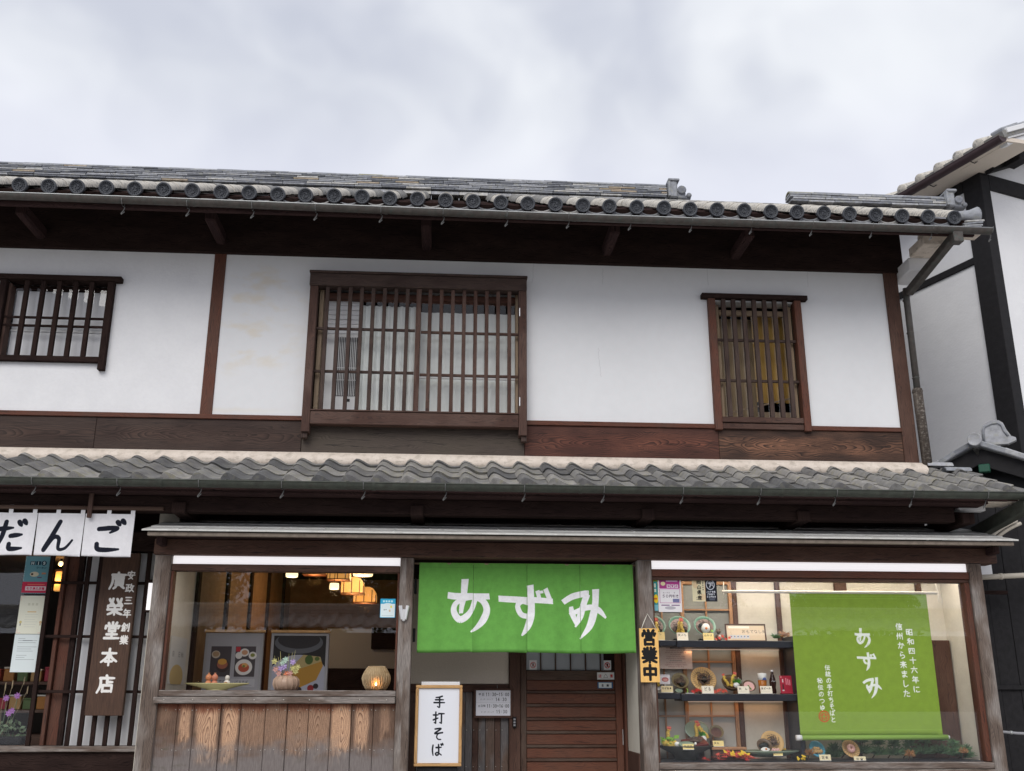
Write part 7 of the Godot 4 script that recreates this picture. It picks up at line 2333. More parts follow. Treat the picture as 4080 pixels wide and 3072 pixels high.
		if i < 2:
			prawn(t, Transform3D(Basis(Vector3.FORWARD, 0.25), Vector3(-0.03, 0.06, 0.055)), 0.125)
			prawn(t, Transform3D(Basis(Vector3.FORWARD, -0.05), Vector3(0.01, 0.05, 0.075)), 0.12)
			st = S()
			bx(st, Vector3(0.04, 0.085, 0.07), Vector3(0.03, 0.035, 0.008), 0.003)
			fin(st, "nori", M.nori, t)
		else:
			st = S()
			ball(st, Vector3(0.0, 0.115, 0.045), Vector3(0.042, 0.045, 0.02), 12, 0.1)
			fin(st, "grated_yam", M.egg_white_food, t)
			st = S()
			ball(st, Vector3(0.0, 0.115, 0.066), Vector3(0.012, 0.012, 0.006), 10)
			fin(st, "yolk", M.yolk, t)
			st = S()
			ball(st, Vector3(-0.04, 0.145, 0.03), Vector3(0.022, 0.02, 0.014), 9, 0.2)
			fin(st, "seaweed", M.nori, t)
			st = S()
			for j in 8:
				ball(st, Vector3(0.045 + 0.006 * (j % 3), 0.085 + 0.006 * (j / 3), 0.065), Vector3(0.007, 0.005, 0.005), 6)
			fin(st, "chopped_onion", M.onion, t)
		st = S()
		bx(st, Vector3(0, 0.012, -0.03), Vector3(0.10, 0.024, 0.06), 0.004)
		fin(st, "stand", M.dark_shelf, t)
	price_card("price_card", "yellowish card with a single visible character at the left end of the upper shelf", "し", Vector3(2.02, 2.0555, 0.30), 0.075, 0.078, Color(0.90, 0.80, 0.55))
	price_card("price_card", "white card in front of the tempura noodle bowl on the upper shelf", "天ぷら", Vector3(2.224, 2.0555, 0.30), 0.105, 0.074)
	price_card("price_card", "yellow card in front of the yam noodle bowl on the upper shelf", "山かけ", Vector3(2.468, 2.0555, 0.30), 0.10, 0.072, Color(0.92, 0.83, 0.56))
	t = thing("raccoon_doll", "small dark brown figurine right of the yam bowl on the upper shelf", "figurine", Vector3(2.59, 2.0555, 0.2))
	st = S()
	ball(st, Vector3(0, 0.035, 0), Vector3(0.03, 0.036, 0.026), 10)
	ball(st, Vector3(0, 0.088, 0.004), Vector3(0.022, 0.022, 0.02), 10)
	ball(st, Vector3(-0.014, 0.108, 0), Vector3(0.007, 0.009, 0.006), 6)
	ball(st, Vector3(0.014, 0.108, 0), Vector3(0.007, 0.009, 0.006), 6)
	fin(st, "body", M.soba, t)
	st = S()
	ball(st, Vector3(0.004, 0.035, 0.017), Vector3(0.018, 0.024, 0.012), 8)
	fin(st, "belly", M.cream_pipe, t)
	t = thing("maple_sprig", "red maple leaves lying in front of the small figurine on the upper shelf", "leaves", Vector3(2.60, 2.0565, 0.27))
	for j in 5:
		st = S()
		maple(st, Transform3D(Basis.from_euler(Vector3(-0.9 + 0.3 * (j % 3), rng.randf_range(-1, 1), rng.randf_range(-2, 2))), Vector3(-0.05 + 0.03 * j, 0.014 + 0.012 * (j % 3), 0.01 * (j % 2))), 0.032)
		fin(st, "leaf", M.maple_red if j % 2 else M.maple_coral, t)
	im = canvas(760, 330, Color(0.87, 0.79, 0.68))
	box(im, 40, 20, 420, 50, Color(0.95, 0.93, 0.86))
	text_h(im, "おもてなし処", 300, 100, 80, 82, 8, Color(0.48, 0.42, 0.36))
	for k in 6:
		box(im, 60 + 66 * k, 220, 56, 74, Color(0.80, 0.82, 0.86))
		oval(im, 88 + 66 * k, 250, 10 + 2 * (k % 3), 14, Color(0.35, 0.38, 0.45))
	t = thing("hospitality_plaque", "framed cream plaque with brush writing at the right of the upper shelf", "plaque", Vector3(2.868, 2.056, 0.14), Vector3(-0.12, 0, 0))
	for e in [[-0.195, 0.195, 0.153, 0.165], [-0.195, 0.195, 0.0, 0.012], [-0.195, -0.183, 0.0125, 0.1525], [0.183, 0.195, 0.0125, 0.1525]]:
		bb(t, "frame", M.brown_wood, e[0], e[1], e[2], e[3], 0.0, 0.02, 0.003)
	sheet(t, "plaque_face", print_mat("plaque_print", im, 0.35, 2), -0.1825, 0.1825, 0.013, 0.152, 0.014, 0.01)
	t = thing("pine_sprig", "green and brown pine sprig at the right end of the upper shelf", "sprig", Vector3(3.15, 2.057, 0.22))
	needles(t, "needles", M.pine_needle, Vector3(-0.02, 0.035, 0), 0.055, 90)
	needles(t, "dry_needles", M.pine_brown, Vector3(0.06, 0.05, 0), 0.07, 80)
	# ---- stickers and posters on the glass and on the screen behind
	im = canvas(340, 500, Color(0.90, 0.89, 0.90))
	var mag := Color(0.66, 0.22, 0.52)
	box(im, 20, 24, 300, 130, mag)
	box(im, 20, 160, 6, 210, mag)
	box(im, 314, 160, 6, 210, mag)
	box(im, 20, 364, 300, 6, mag)
	box(im, 30, 154, 280, 14, Color(0.88, 0.66, 0.82))
	oval(im, 76, 84, 34, 30, Color(0.88, 0.84, 0.66))
	box(im, 120, 36, 170, 18, Color(0.92, 0.80, 0.90))
	for k in 3:
		box(im, 130 + 58 * k, 96, 50, 50, Color(0.92, 0.90, 0.92))
		glyph(im, "協賛店"[k], 137 + 58 * k, 102, 36, 5, mag)
	text_h(im, "カードご提示で", 70, 208, 22, 26, 3, Color(0.5, 0.45, 0.5))
	text_h(im, "50円引き", 56, 244, 46, 50, 6, Color(0.35, 0.30, 0.36))
	box(im, 210, 306, 96, 54, Color(0.45, 0.46, 0.62))
	for k in 2:
		box(im, 40 + 148 * k, 394, 120, 14, Color(0.42, 0.26, 0.46))
	oval(im, 170, 440, 80, 24, Color(0.70, 0.69, 0.72))
	t = thing("discount_poster", "white and magenta discount poster on the glass at the left of the right window", "poster", Vector3(1.972, 2.299, 0.4795))
	sheet(t, "print", print_mat("discount_print", im, 0.5, 2), 0.0, 0.216, 0.0, 0.307, 0.003, 0.001)
	im = canvas(120, 500, Color(0.16, 0.55, 0.56))
	box(im, 0, 0, 120, 60, Color(0.55, 0.68, 0.16))
	oval(im, 70, 320, 62, 66, Color(0.92, 0.78, 0.10))
	box(im, 20, 306, 80, 26, Color(0.80, 0.40, 0.12))
	box(im, 30, 90, 44, 60, Color(0.85, 0.88, 0.80))
	box(im, 30, 170, 50, 50, Color(0.85, 0.88, 0.80))
	box(im, 0, 410, 120, 90, Color(0.45, 0.70, 0.76))
	t = thing("teal_poster", "narrow teal and yellow poster half hidden by the doorway post", "poster", Vector3(1.926, 2.309, 0.4795))
	sheet(t, "print", print_mat("teal_print", im, 0.5, 2), 0.0, 0.042, 0.0, 0.30, 0.003, 0.001)
	im = canvas(240, 420, Color(0.88, 0.84, 0.70))
	oval(im, 60, 110, 50, 70, Color(0.88, 0.78, 0.62))
	oval(im, 190, 340, 50, 60, Color(0.88, 0.78, 0.62))
	text_v(im, "岡山県産", 84, 22, 84, 97, 12, Color(0.12, 0.11, 0.1), 3.0, 0.2)
	text_v(im, "生産年来来", 192, 30, 24, 40, 4, Color(0.35, 0.3, 0.28))
	text_v(im, "です", 66, 340, 24, 34, 4, Color(0.35, 0.3, 0.28))
	t = thing("origin_sticker", "cream sticker with four bold black vertical characters on the right window's glass", "sticker", Vector3(2.292, 2.396, 0.4795))
	sheet(t, "print", print_mat("origin_print", im, 0.5, 2), 0.0, 0.119, 0.0, 0.208, 0.003, 0.001)
	im = canvas(230, 420, Color(0.07, 0.09, 0.14))
	oval(im, 104, 110, 88, 96, Color(0.80, 0.82, 0.86))
	oval(im, 104, 110, 72, 80, Color(0.07, 0.09, 0.14))
	var si := Color(0.86, 0.87, 0.9)
	for e in [[60, 70, 86, 60, 100, 110, 84, 160], [96, 60, 126, 64, 112, 110, 96, 160], [126, 70, 158, 62, 150, 90, 138, 90], [120, 118, 146, 112, 166, 150, 176, 160], [54, 84, 70, 92, 110, 86, 150, 96]]:
		line(im, Vector2(e[0], e[1]), Vector2(e[2], e[3]), 11, si)
		line(im, Vector2(e[2], e[3]), Vector2(e[4], e[5]), 11, si)
		line(im, Vector2(e[4], e[5]), Vector2(e[6], e[7]), 9, si)
	text_h(im, "JAF会員", 14, 224, 34, 38, 6, si)
	text_h(im, "ご来店で", 30, 270, 34, 40, 6, si)
	text_h(im, "50円引き", 20, 316, 34, 38, 6, si)
	box(im, 60, 366, 130, 8, Color(0.5, 0.52, 0.58))
	box(im, 70, 386, 110, 8, Color(0.5, 0.52, 0.58))
	t = thing("member_sticker", "dark navy sticker with a round silver emblem right of the cream sticker", "sticker", Vector3(2.414, 2.396, 0.4795))
	sheet(t, "print", print_mat("member_print", im, 0.5, 2), 0.0, 0.108, 0.0, 0.207, 0.003, 0.001)
	t = thing("allergy_notice", "pale pink sheet of red English lines hanging under the upper shelf", "notice", Vector3(2.052, 1.81, 0.045))
	bb(t, "sheet", mat("pink_paper", lin(0.86, 0.69, 0.60), 0.8), 0.0, 0.312, 0.0, 0.20, 0.0, 0.002, 0.0)
	var lines := ["All the food of this shop is", "not completely safe for the", "person who has the allergy of", "the buckwheat.", "It uses dried bonito, dried", "small sardines and the kelp", "for all soupstock.", "So, we can not cook for the", "vegetarian or a religious dietary", "restriction in this shop."]
	for i in lines.size():
		var tm := TextMesh.new()
		var sf := SystemFont.new()
		sf.font_names = PackedStringArray(["Droid Sans"])
		tm.font = sf
		tm.text = lines[i]
		tm.font_size = 16
		tm.pixel_size = 0.00095
		tm.depth = 0.0004
		tm.curve_step = 4.0
		put(t, "lettering", tm, M.black if i == 6 else mat("red_ink_%d" % i, lin(0.42, 0.16, 0.13), 0.8), Vector3(0.156, 0.188 - 0.0188 * i, 0.0026))
	# ---- middle shelf
	t = thing("cold_soba_bowl", "olive bowl of dark soba leaning on the middle shelf, left of the bamboo tray", "food model", Vector3(2.215, 1.586, 0.16))
	var xf2 := Transform3D(Basis(Vector3.RIGHT, 1.0), Vector3(0, 0.098, -0.03))
	st = S()
	dish(st, 0.082, 0.035, xf2)
	fin(st, "bowl", M.bowl_olive, t)
	st = S()
	noodles(st, 0.058, xf2 * Transform3D(Basis.IDENTITY, Vector3(0, 0.022, 0.012)))
	fin(st, "noodles", M.soba, t)
	st = S()
	ball(st, Vector3(0.005, 0.085, 0.03), Vector3(0.025, 0.02, 0.014), 9, 0.25)
	fin(st, "nori", M.nori, t)
	t = thing("green_saucer", "small dark green saucer with a green chilli in front of the olive bowl", "saucer", Vector3(2.17, 1.586, 0.27))
	st = S()
	dish(st, 0.035, 0.014, Transform3D(Basis(Vector3.RIGHT, 0.5), Vector3(0, 0.012, 0)), 16)
	fin(st, "dish", M.celadon_plate, t)
	st = S()
	tube(st, [Vector3(0.075, 0.004, 0.01), Vector3(0.083, 0.026, 0.01), Vector3(0.076, 0.048, 0.0)], 0.006, 7, 0.003)
	fin(st, "chilli", M.onion, t)
	st = S()
	bx(st, Vector3(0.095, 0.003, 0.02), Vector3(0.075, 0.006, 0.03), 0.002)
	fin(st, "white_dish", M.white_plastic, t)
	t = thing("set_meal_plate", "pale plate with orange fried food at the left end of the middle shelf", "food model", Vector3(1.99, 1.594, 0.2))
	st = S()
	dish(st, 0.05, 0.02, Transform3D(Basis(Vector3.RIGHT, 1.0), Vector3(0, 0.055, 0)))
	fin(st, "plate", M.white_plastic, t)
	st = S()
	ball(st, Vector3(0.005, 0.085, 0.02), Vector3(0.025, 0.03, 0.014), 8, 0.2)
	fin(st, "fried_piece", M.batter, t)
	t = thing("duck_card", "white card with a pink slice picture standing over the set meal card", "card", Vector3(2.048, 1.594, 0.26))
	im = canvas(160, 150, Color(0.88, 0.86, 0.87))
	box(im, 0, 0, 160, 20, Color(0.80, 0.78, 0.80))
	oval(im, 86, 78, 54, 36, Color(0.72, 0.42, 0.42))
	oval(im, 90, 84, 36, 18, Color(0.84, 0.62, 0.58))
	sheet(t, "card_face", print_mat("duck_print", im, 0.5, 2), -0.048, 0.048, 0.075, 0.16, 0.0, 0.002)
	bb(t, "stick", M.white_plastic, -0.004, 0.004, 0.0, 0.075, -0.002, 0.0, 0.0)
	t = thing("bamboo_tray_soba", "round bamboo tray of dark soba leaning in the middle of the middle shelf", "food model", Vector3(2.44, 1.586, 0.15))
	xf2 = Transform3D(Basis(Vector3.RIGHT, 1.12), Vector3(0, 0.122, -0.03))
	st = S()
	lathe(st, [Vector2(0, 0), Vector2(0.085, 0.0), Vector2(0.118, 0.014), Vector2(0.122, 0.02), Vector2(0.116, 0.024), Vector2(0.084, 0.008), Vector2(0, 0.006)], 30, xf2)
	fin(st, "tray", M.bamboo, t)
	st = S()
	for j in 30:
		var a := TAU * j / 30
		tube(st, [xf2 * Vector3(cos(a) * 0.075, 0.0085, sin(a) * 0.075), xf2 * Vector3(cos(a) * 0.115, 0.0235, sin(a) * 0.115)], 0.0022, 4)
	fin(st, "bamboo_strips", M.pale_trim, t)
	st = S()
	noodles(st, 0.075, xf2 * Transform3D(Basis.IDENTITY, Vector3(0, 0.014, 0)), 50)
	fin(st, "noodles", M.soba, t)
	st = S()
	ball(st, Vector3(0.0, 0.125, 0.02), Vector3(0.03, 0.026, 0.014), 10, 0.3)
	fin(st, "nori", M.nori, t)
	t = thing("tempura_rice_bowl", "brown bowl heaped with tempura and green leaves right of the bamboo tray", "food model", Vector3(2.69, 1.586, 0.17))
	xf2 = Transform3D(Basis(Vector3.RIGHT, 0.75), Vector3(0, 0.055, -0.02))
	st = S()
	dish(st, 0.095, 0.07, xf2)
	fin(st, "bowl", M.bowl_brown, t)
	prawn(t, Transform3D(Basis(Vector3.FORWARD, 0.35), Vector3(-0.02, 0.065, 0.055)), 0.11)
	prawn(t, Transform3D(Basis(Vector3.FORWARD, -0.4), Vector3(-0.04, 0.07, 0.04)), 0.095)
	st = S()
	for j in 10:
		leaf(st, Vector3(0.02 + 0.01 * (j % 3), 0.09, 0.055), Vector3(rng.randf_range(-0.6, 1), rng.randf_range(0.2, 1), 0.5).normalized(), 0.055, 0.04)
	fin(st, "shiso_leaf", M.shiso, t)
	st = S()
	ball(st, Vector3(0.025, 0.075, 0.085), Vector3(0.03, 0.024, 0.016), 10, 0.1)
	fin(st, "lotus_slice", M.egg_white_food, t)
	st = S()
	for j in 3:
		tube(st, [Vector3(0.05 + 0.012 * j, 0.085, 0.05), Vector3(0.065 + 0.014 * j, 0.145 - 0.012 * j, 0.03)], 0.008, 7, 0.005)
	fin(st, "green_pepper", M.celadon_plate, t)
	t = thing("miso_soup_bowl", "small brown bowl of soup with green garnish right of the tempura rice bowl", "food model", Vector3(2.85, 1.586, 0.19))
	xf2 = Transform3D(Basis(Vector3.RIGHT, 0.95), Vector3(0, 0.052, -0.01))
	st = S()
	dish(st, 0.062, 0.034, xf2)
	fin(st, "bowl", M.bowl_brown, t)
	st = S()
	lathe(st, [Vector2(0, 0.026), Vector2(0.053, 0.026)], 18, xf2)
	fin(st, "soup", M.pink_food, t)
	st = S()
	for j in 7:
		leaf(st, Vector3(0.0, 0.07 - 0.004 * j, 0.022), Vector3(rng.randf_range(-1, 1), rng.randf_range(-1, 1), 0.4).normalized(), 0.026, 0.016)
	fin(st, "garnish", M.shiso, t)
	t = thing("beer_glass", "tall glass of amber beer with white foam on the middle shelf", "drink", Vector3(2.978, 1.586, 0.2))
	st = S()
	lathe(st, [Vector2(0, 0.004), Vector2(0.034, 0.004), Vector2(0.041, 0.122), Vector2(0, 0.122)], 18)
	fin(st, "beer", M.beer, t)
	st = S()
	lathe(st, [Vector2(0, 0.1225), Vector2(0.041, 0.1225), Vector2(0.043, 0.176), Vector2(0.038, 0.184), Vector2(0, 0.186)], 18)
	fin(st, "foam", M.egg_white_food, t)
	st = S()
	slab(st, PackedVector2Array([Vector2(-0.022, 0), Vector2(-0.008, 0.022), Vector2(-0.002, 0.016), Vector2(0.006, 0.028), Vector2(0.022, 0)]), 0.002, Transform3D(Basis.IDENTITY, Vector3(0.008, 0.122, 0.0435)))
	fin(st, "mountain_mark", mat("mark_blue", lin(0.06, 0.10, 0.30), 0.5), t)
	t = thing("cola_bottle", "dark cola bottle with a white cap and script label on the middle shelf", "drink", Vector3(3.075, 1.586, 0.2))
	st = S()
	lathe(st, [Vector2(0, 0.002), Vector2(0.028, 0.002), Vector2(0.030, 0.02), Vector2(0.026, 0.055), Vector2(0.031, 0.10), Vector2(0.028, 0.13), Vector2(0.014, 0.172), Vector2(0.012, 0.195), Vector2(0, 0.195)], 18)
	fin(st, "bottle", M.cola, t)
	st = S()
	lathe(st, [Vector2(0, 0.1955), Vector2(0.013, 0.1955), Vector2(0.014, 0.208), Vector2(0.01, 0.213), Vector2(0, 0.213)], 14)
	fin(st, "cap", M.white_plastic, t)
	st = S()
	tube(st, [Vector3(-0.018, 0.108, 0.0265), Vector3(-0.010, 0.118, 0.0295), Vector3(-0.004, 0.106, 0.031), Vector3(0.004, 0.116, 0.031), Vector3(0.010, 0.107, 0.0295), Vector3(0.018, 0.115, 0.0265)], 0.0022, 5)
	fin(st, "script_label", M.white_plastic, t)
	t = thing("red_drink_card", "red printed card with a pale bottle picture at the right end of the middle shelf", "card", Vector3(3.132, 1.5855, 0.24), Vector3(-0.08, 0, 0))
	im = canvas(230, 300, Color(0.68, 0.16, 0.25))
	for k in 3:
		box(im, 110 + 34 * k, 40 + 16 * k, 20, 120 - 10 * k, Color(0.90, 0.55, 0.60))
	box(im, 46, 60, 22, 60, Color(0.90, 0.80, 0.80))
	box(im, 42, 150, 30, 110, Color(0.38, 0.14, 0.18))
	oval(im, 56, 262, 22, 14, Color(0.86, 0.80, 0.80))
	oval(im, 30, 24, 14, 12, Color(0.92, 0.60, 0.60))
	sheet(t, "card_face", print_mat("red_card_print", im, 0.4, 2), 0.0, 0.114, 0.012, 0.162, 0.003, 0.003)
	bb(t, "card_foot", M.red_box, 0.0, 0.114, 0.0, 0.011, -0.02, 0.02, 0.002)
	price_card("price_card", "yellowish card at the left end of the middle shelf under the duck card", "そば定食", Vector3(2.055, 1.593, 0.31), 0.109, 0.06, Color(0.92, 0.85, 0.66))
	price_card("price_card", "white card in front of the bamboo tray", "ざる", Vector3(2.432, 1.585, 0.31), 0.111, 0.07)
	price_card("price_card", "white card between the tempura rice bowl and the soup bowl", "天どん", Vector3(2.762, 1.585, 0.315), 0.107, 0.068)
	price_card("price_card", "white card in front of the beer glass", "生ビール", Vector3(2.977, 1.585, 0.31), 0.11, 0.07)
	var ml := ["dark red maple leaves left of the bamboo tray on the middle shelf", "bright red maple leaves right of the bamboo tray on the middle shelf"]
	for k in 2:
		t = thing("maple_sprig", ml[k], "leaves", Vector3(2.345 + 0.20 * k, 1.586, 0.29))
		for j in 5:
			st = S()
			maple(st, Transform3D(Basis.from_euler(Vector3(-0.7 - 0.2 * (j % 3), rng.randf_range(-0.6, 0.6), rng.randf_range(-2, 2))), Vector3(-0.05 + 0.028 * j, 0.016 + 0.01 * (j % 3), 0.012 * (j % 2))), 0.042)
			fin(st, "leaf", M.maple_red if k == 0 else M.maple_coral, t)
	# ---- floor of the case
	var fl := 1.013
	t = thing("large_platter", "wide dark platter of tempura and soba at the lower left of the right window", "food model", Vector3(2.22, fl, 0.22))
	st = S()
	lathe(st, [Vector2(0.08, 0), Vector2(0.10, 0.0), Vector2(0.12, 0.05), Vector2(0.26, 0.118), Vector2(0.262, 0.125), Vector2(0.12, 0.09), Vector2(0, 0.09)], 30, Transform3D(Basis.from_scale(Vector3(1, 1, 0.72)), Vector3.ZERO))
	fin(st, "platter", mat("platter_dark", lin(0.05, 0.055, 0.05), 0.35), t)
	prawn(t, Transform3D(Basis(Vector3.FORWARD, 0.1), Vector3(-0.17, 0.13, 0.05)), 0.13)
	for k in [[-0.20, 0.15], [-0.12, 0.14], [-0.16, 0.135]]:
		st = S()
		ball(st, Vector3(k[0], k[1], 0.09), Vector3(0.035, 0.03, 0.025), 9, 0.2)
		fin(st, "tempura_piece", M.batter, t)
	st = S()
	for j in 16:
		leaf(st, Vector3(-0.17 + rng.randf_range(-0.07, 0.07), 0.15 + rng.randf_range(-0.01, 0.04), 0.085), Vector3(rng.randf_range(-1, 1), rng.randf_range(-0.2, 1), 0.6).normalized(), 0.05, 0.035)
	fin(st, "green_leaf", M.onion, t)
	st = S()
	ball(st, Vector3(-0.10, 0.14, 0.115), Vector3(0.026, 0.022, 0.015), 9)
	fin(st, "lotus_slice", M.egg_white_food, t)
	var bxf := Transform3D(Basis.from_euler(Vector3(0.45, 0.25, 0.12)), Vector3(0.08, 0.15, 0.03))
	st = S()
	bx(st, Vector3.ZERO, Vector3(0.22, 0.022, 0.13), 0.004, false, bxf)
	fin(st, "lacquer_box", mat("lacquer_red", lin(0.16, 0.03, 0.025), 0.3), t)
	st = S()
	noodles(st, 0.06, bxf * Transform3D(Basis.from_scale(Vector3(1.35, 1, 0.8)), Vector3(0, 0.014, 0)), 40)
	fin(st, "noodles", M.soba, t)
	st = S()
	dish(st, 0.06, 0.016, Transform3D(Basis(Vector3.RIGHT, 0.5) * Basis.from_scale(Vector3(1.2, 1, 0.8)), Vector3(-0.02, 0.125, 0.13)), 20)
	fin(st, "saucer", M.celadon_plate, t)
	st = S()
	ball(st, Vector3(0.06, 0.145, 0.14), Vector3(0.012, 0.014, 0.01), 7)
	fin(st, "wasabi", M.egg_white_food, t)
	price_card("price_card", "yellow tilted card lying on the wide dark platter", "天ざる", Vector3(2.205, fl + 0.095, 0.40), 0.10, 0.05, Color(0.92, 0.84, 0.56))
	t = thing("green_plate_tempura", "green round plate with a tall prawn tempura behind the dark platter", "food model", Vector3(2.37, fl, 0.08))
	st = S()
	dish(st, 0.115, 0.02, Transform3D(Basis(Vector3.RIGHT, 1.1) * Basis.from_scale(Vector3(1, 1, 0.8)), Vector3(0, 0.245, -0.03)))
	fin(st, "plate", M.celadon_plate, t)
	st = S()
	bx(st, Vector3(0, 0.10, -0.03), Vector3(0.12, 0.20, 0.05), 0.006)
	fin(st, "stand", M.brown_wood, t)
	prawn(t, Transform3D(Basis(Vector3.FORWARD, 0.05), Vector3(-0.02, 0.19, 0.04)), 0.12)
	prawn(t, Transform3D(Basis(Vector3.FORWARD, -0.6), Vector3(0.08, 0.18, 0.05)), 0.13)
	st = S()
	for j in 8:
		leaf(st, Vector3(0.02, 0.20, 0.06), Vector3(rng.randf_range(-0.8, 1), rng.randf_range(-0.1, 1), 0.5).normalized(), 0.055, 0.045)
	fin(st, "shiso_leaf", M.shiso, t)
	st = S()
	ball(st, Vector3(0.035, 0.175, 0.085), Vector3(0.03, 0.032, 0.014), 10)
	fin(st, "lotus_slice", M.egg_white_food, t)
	t = thing("dipping_bowl", "brown glazed dipping bowl leaning right of the green plate", "food model", Vector3(2.545, fl, 0.1))
	xf2 = Transform3D(Basis(Vector3.RIGHT, 1.0), Vector3(0, 0.215, -0.03))
	st = S()
	dish(st, 0.066, 0.05, xf2)
	fin(st, "bowl", M.bowl_olive, t)
	st = S()
	lathe(st, [Vector2(0, 0.03), Vector2(0.052, 0.03)], 18, xf2)
	fin(st, "sauce", M.soup, t)
	st = S()
	bx(st, Vector3(0, 0.08, -0.04), Vector3(0.10, 0.16, 0.05), 0.006)
	fin(st, "stand", M.brown_wood, t)
	price_card("price_card", "yellow card right of the dark platter, below the dipping bowl", "天もり", Vector3(2.51, fl + 0.115, 0.28), 0.10, 0.052, Color(0.92, 0.84, 0.56))
	t = thing("card_riser", "low brown wooden riser behind the pile of maple leaves", "riser", Vector3(2.56, fl, 0.26))
	bb(t, "top_board", M.tan_wood, -0.12, 0.20, 0.09, 0.112, -0.06, 0.05, 0.003)
	bb(t, "front_board", M.brown_wood, -0.11, 0.19, 0.0, 0.089, -0.05, 0.04, 0.003)
	t = thing("maple_leaf_pile", "heap of coral red maple leaves along the window sill", "leaves", Vector3(2.58, fl, 0.36))
	for j in 46:
		st = S()
		var px := rng.randf_range(-0.22, 0.25)
		maple(st, Transform3D(Basis.from_euler(Vector3(-1.2 + rng.randf_range(-0.5, 0.6), rng.randf_range(-0.7, 0.7), rng.randf_range(-3, 3))), Vector3(px, 0.012 + 0.075 * rng.randf() * (1.0 - absf(px) * 3.0), rng.randf_range(-0.06, 0.08))), rng.randf_range(0.028, 0.045))
		fin(st, "leaf", M.maple_coral if j % 3 else M.maple_red, t)
	var gl := ["yellow ginkgo leaves on top of the red maple heap", "yellow ginkgo leaves just right of the red maple heap", "yellow ginkgo leaves behind the right plate", "yellow ginkgo leaves on the sill right of the oval plate"]
	var gp := [Vector3(2.585, fl + 0.045, 0.43), Vector3(2.72, fl + 0.03, 0.36), Vector3(3.15, fl + 0.06, 0.15), Vector3(3.215, fl + 0.004, 0.40)]
	for k in 4:
		t = thing("ginkgo_leaves", gl[k], "leaves", gp[k])
		for j in 8 if k == 0 else 4:
			st = S()
			var fan := PackedVector2Array([Vector2(0, 0)])
			for i in 7:
				var a := -0.85 + 1.7 * i / 6.0
				fan.append(Vector2(sin(a), cos(a)) * 0.032 * (0.9 if i == 3 else 1.0))
			slab(st, fan, 0.0015, Transform3D(Basis.from_euler(Vector3(-0.9 + rng.randf_range(-0.4, 0.4), rng.randf_range(-0.5, 0.5), rng.randf_range(-3, 3))), Vector3(rng.randf_range(-0.075, 0.075) * (1.2 if k == 0 else 0.7), 0.01 + rng.randf() * 0.02, rng.randf_range(-0.02, 0.02))))
			fin(st, "leaf", M.ginkgo, t)
	t = thing("oval_plate_set", "pale green oval plate with a bowl and a leaning soba tray", "food model", Vector3(2.975, fl, 0.24))
	st = S()
	lathe(st, [Vector2(0, 0.03), Vector2(0.14, 0.03), Vector2(0.285, 0.075), Vector2(0.285, 0.083), Vector2(0.14, 0.045), Vector2(0, 0.045)], 32, Transform3D(Basis.from_scale(Vector3(1, 1, 0.55)), Vector3.ZERO))
	fin(st, "plate", M.celadon_plate, t)
	xf2 = Transform3D(Basis(Vector3.RIGHT, 1.1), Vector3(0.06, 0.145, -0.06))
	st = S()
	lathe(st, [Vector2(0, 0), Vector2(0.08, 0.0), Vector2(0.108, 0.016), Vector2(0.104, 0.022), Vector2(0.08, 0.008), Vector2(0, 0.006)], 28, xf2)
	fin(st, "bamboo_tray", M.bamboo, t)
	st = S()
	noodles(st, 0.062, xf2 * Transform3D(Basis.IDENTITY, Vector3(0, 0.014, 0)), 36)
	fin(st, "noodles", M.soba, t)
	xf2 = Transform3D(Basis(Vector3.RIGHT, 0.95), Vector3(-0.05, 0.105, 0.03))
	st = S()
	dish(st, 0.07, 0.04, xf2)
	fin(st, "bowl", M.bowl_brown, t)
	st = S()
	ball(st, Vector3(-0.05, 0.082, 0.075), Vector3(0.048, 0.03, 0.016), 12, 0.1)
	fin(st, "grated_yam", M.egg_white_food, t)
	st = S()
	ball(st, Vector3(-0.05, 0.125, 0.05), Vector3(0.045, 0.024, 0.016), 12, 0.2)
	fin(st, "seaweed", M.nori, t)
	st = S()
	ball(st, Vector3(-0.045, 0.098, 0.09), Vector3(0.010, 0.009, 0.005), 8)
	fin(st, "yolk", M.yolk, t)
	st = S()
	bx(st, Vector3(-0.045, 0.066, 0.095), Vector3(0.035, 0.012, 0.008), 0.003)
	fin(st, "green_garnish", M.onion, t)
	st = S()
	for j in 6:
		ball(st, Vector3(0.01 + 0.012 * j, 0.085 + 0.008 * (j % 2), 0.075), Vector3(0.013, 0.011, 0.008), 7, 0.2)
	fin(st, "pickled_ginger", M.pink_food, t)
	price_card("price_card", "yellow card on the pale green oval plate", "山かけざる", Vector3(3.02, fl + 0.04, 0.38), 0.085, 0.042, Color(0.92, 0.84, 0.56))
	t = thing("blue_plate", "bright blue plate with golden fried pieces below the banner", "food model", Vector3(3.42, fl, 0.27))
	xf2 = Transform3D(Basis.from_euler(Vector3(1.1, 0, -0.15)), Vector3(0, 0.088, -0.02))
	st = S()
	dish(st, 0.078, 0.016, xf2)
	fin(st, "plate", M.blue_plate, t)
	for j in 5:
		st = S()
		ball(st, Vector3(-0.025 + 0.024 * (j % 3), 0.075 + 0.022 * (j / 3), 0.02), Vector3(0.022, 0.018, 0.012), 8, 0.2)
		fin(st, "fried_piece", M.bamboo, t)
	price_card("price_card", "cream card in front of the bright blue plate", "定食", Vector3(3.452, fl, 0.37), 0.105, 0.052, Color(0.93, 0.88, 0.72))
	t = thing("basket_plate", "round tan basket holding a pale ring cake below the banner", "food model", Vector3(3.735, fl, 0.27))
	xf2 = Transform3D(Basis.from_euler(Vector3(1.1, 0, -0.15)), Vector3(0, 0.09, -0.02))
	st = S()
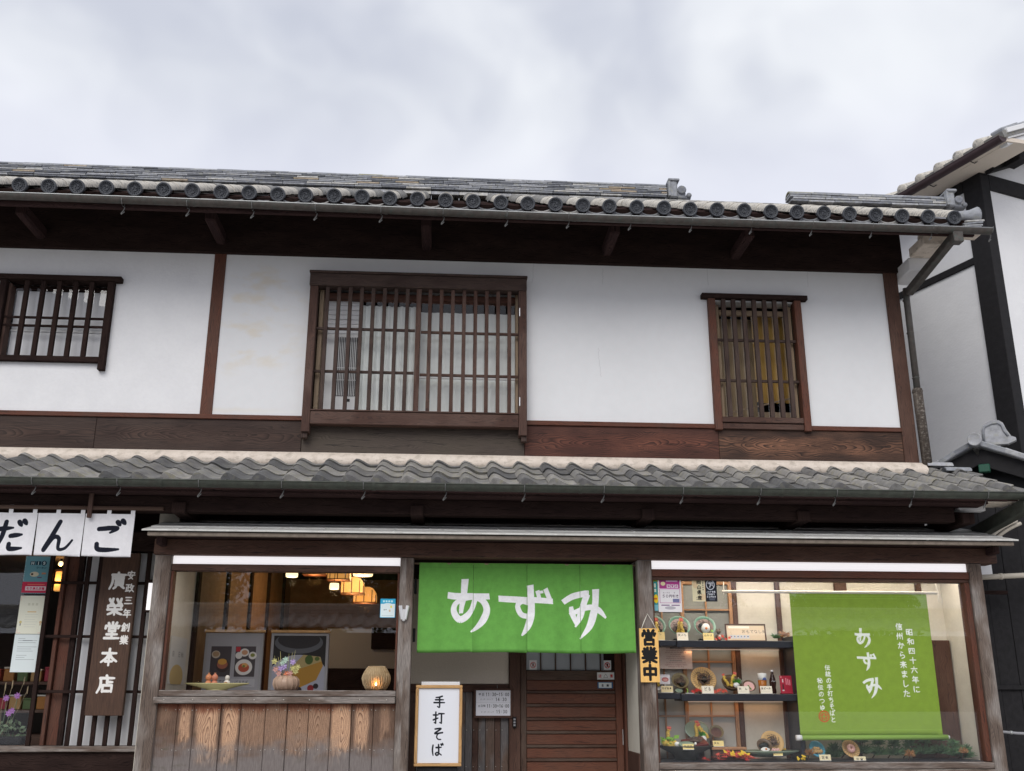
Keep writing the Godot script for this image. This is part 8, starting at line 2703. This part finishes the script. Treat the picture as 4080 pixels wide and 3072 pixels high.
	lathe(st, [Vector2(0, 0), Vector2(0.06, 0.0), Vector2(0.085, 0.014), Vector2(0.082, 0.02), Vector2(0.058, 0.007), Vector2(0, 0.006)], 26, xf2)
	fin(st, "basket", M.bamboo, t)
	st = S()
	for j in 20:
		var a := TAU * j / 20
		tube(st, [xf2 * Vector3(cos(a) * 0.04, 0.0075, sin(a) * 0.04), xf2 * Vector3(cos(a) * 0.08, 0.02, sin(a) * 0.08)], 0.002, 4)
	fin(st, "basket_strips", M.pale_trim, t)
	st = S()
	for j in 16:
		var a := TAU * j / 16
		ball(st, xf2 * Vector3(cos(a) * 0.024, 0.02, sin(a) * 0.024), Vector3(0.017, 0.017, 0.014), 7)
	fin(st, "ring_cake", M.pink_food, t)
	price_card("price_card", "cream card in front of the round tan basket", "生食", Vector3(3.77, fl, 0.37), 0.11, 0.036, Color(0.93, 0.88, 0.72))
	# pine garland along the sill
	var gx := [3.60, 3.74, 3.88, 4.02, 4.16, 4.30, 4.44, 4.58, 4.70, 4.80]
	var names := ["leftmost, beside the blue plate", "second from the left", "third from the left", "fourth from the left, under the banner", "fifth, left of the dry tuft", "sixth, right of the dry tuft", "seventh, tall, at the banner's corner", "eighth, right of the banner", "ninth, before the white wall", "rightmost, beside the window stile"]
	for i in gx.size():
		t = thing("pine_tuft", "dark green pine tuft on the right window's sill, %s" % names[i], "pine branch", Vector3(gx[i], fl, 0.13 + 0.012 * i), Vector3.ZERO, "pine tufts on the right window's sill")
		var hgt: float = [0.10, 0.15, 0.19, 0.16, 0.15, 0.15, 0.18, 0.20, 0.15, 0.09][i]
		st = S()
		tube(st, [Vector3(-0.05, 0.01, 0), Vector3(0, hgt * 0.5, 0.02), Vector3(0.02, hgt, 0.01)], 0.006, 5, 0.003)
		fin(st, "twig", M.brown_wood, t)
		needles(t, "needles", M.pine_needle, Vector3(0.0, hgt * 0.35, 0.03), 0.10, 170)
		needles(t, "needles", M.pine_needle, Vector3(0.02, hgt * 0.85, 0.0), 0.075, 120, 0.9)
	for e in [[3.325, 1.10, "left of the blue plate"], [4.255, 1.09, "under the banner among the pine"], [4.76, 1.11, "at the right end of the pine tufts"]]:
		t = thing("dry_tuft", "rust brown tuft of dry needles %s" % e[2], "pine branch", Vector3(e[0], fl, 0.33))
		needles(t, "needles", M.pine_brown, Vector3(0, e[1] - fl - 0.03, 0), 0.055, 90, 0.8)
		st = S()
		tube(st, [Vector3(-0.02, 0.0, 0), Vector3(0, e[1] - fl - 0.03, 0)], 0.004, 5)
		fin(st, "twig", M.brown_wood, t)
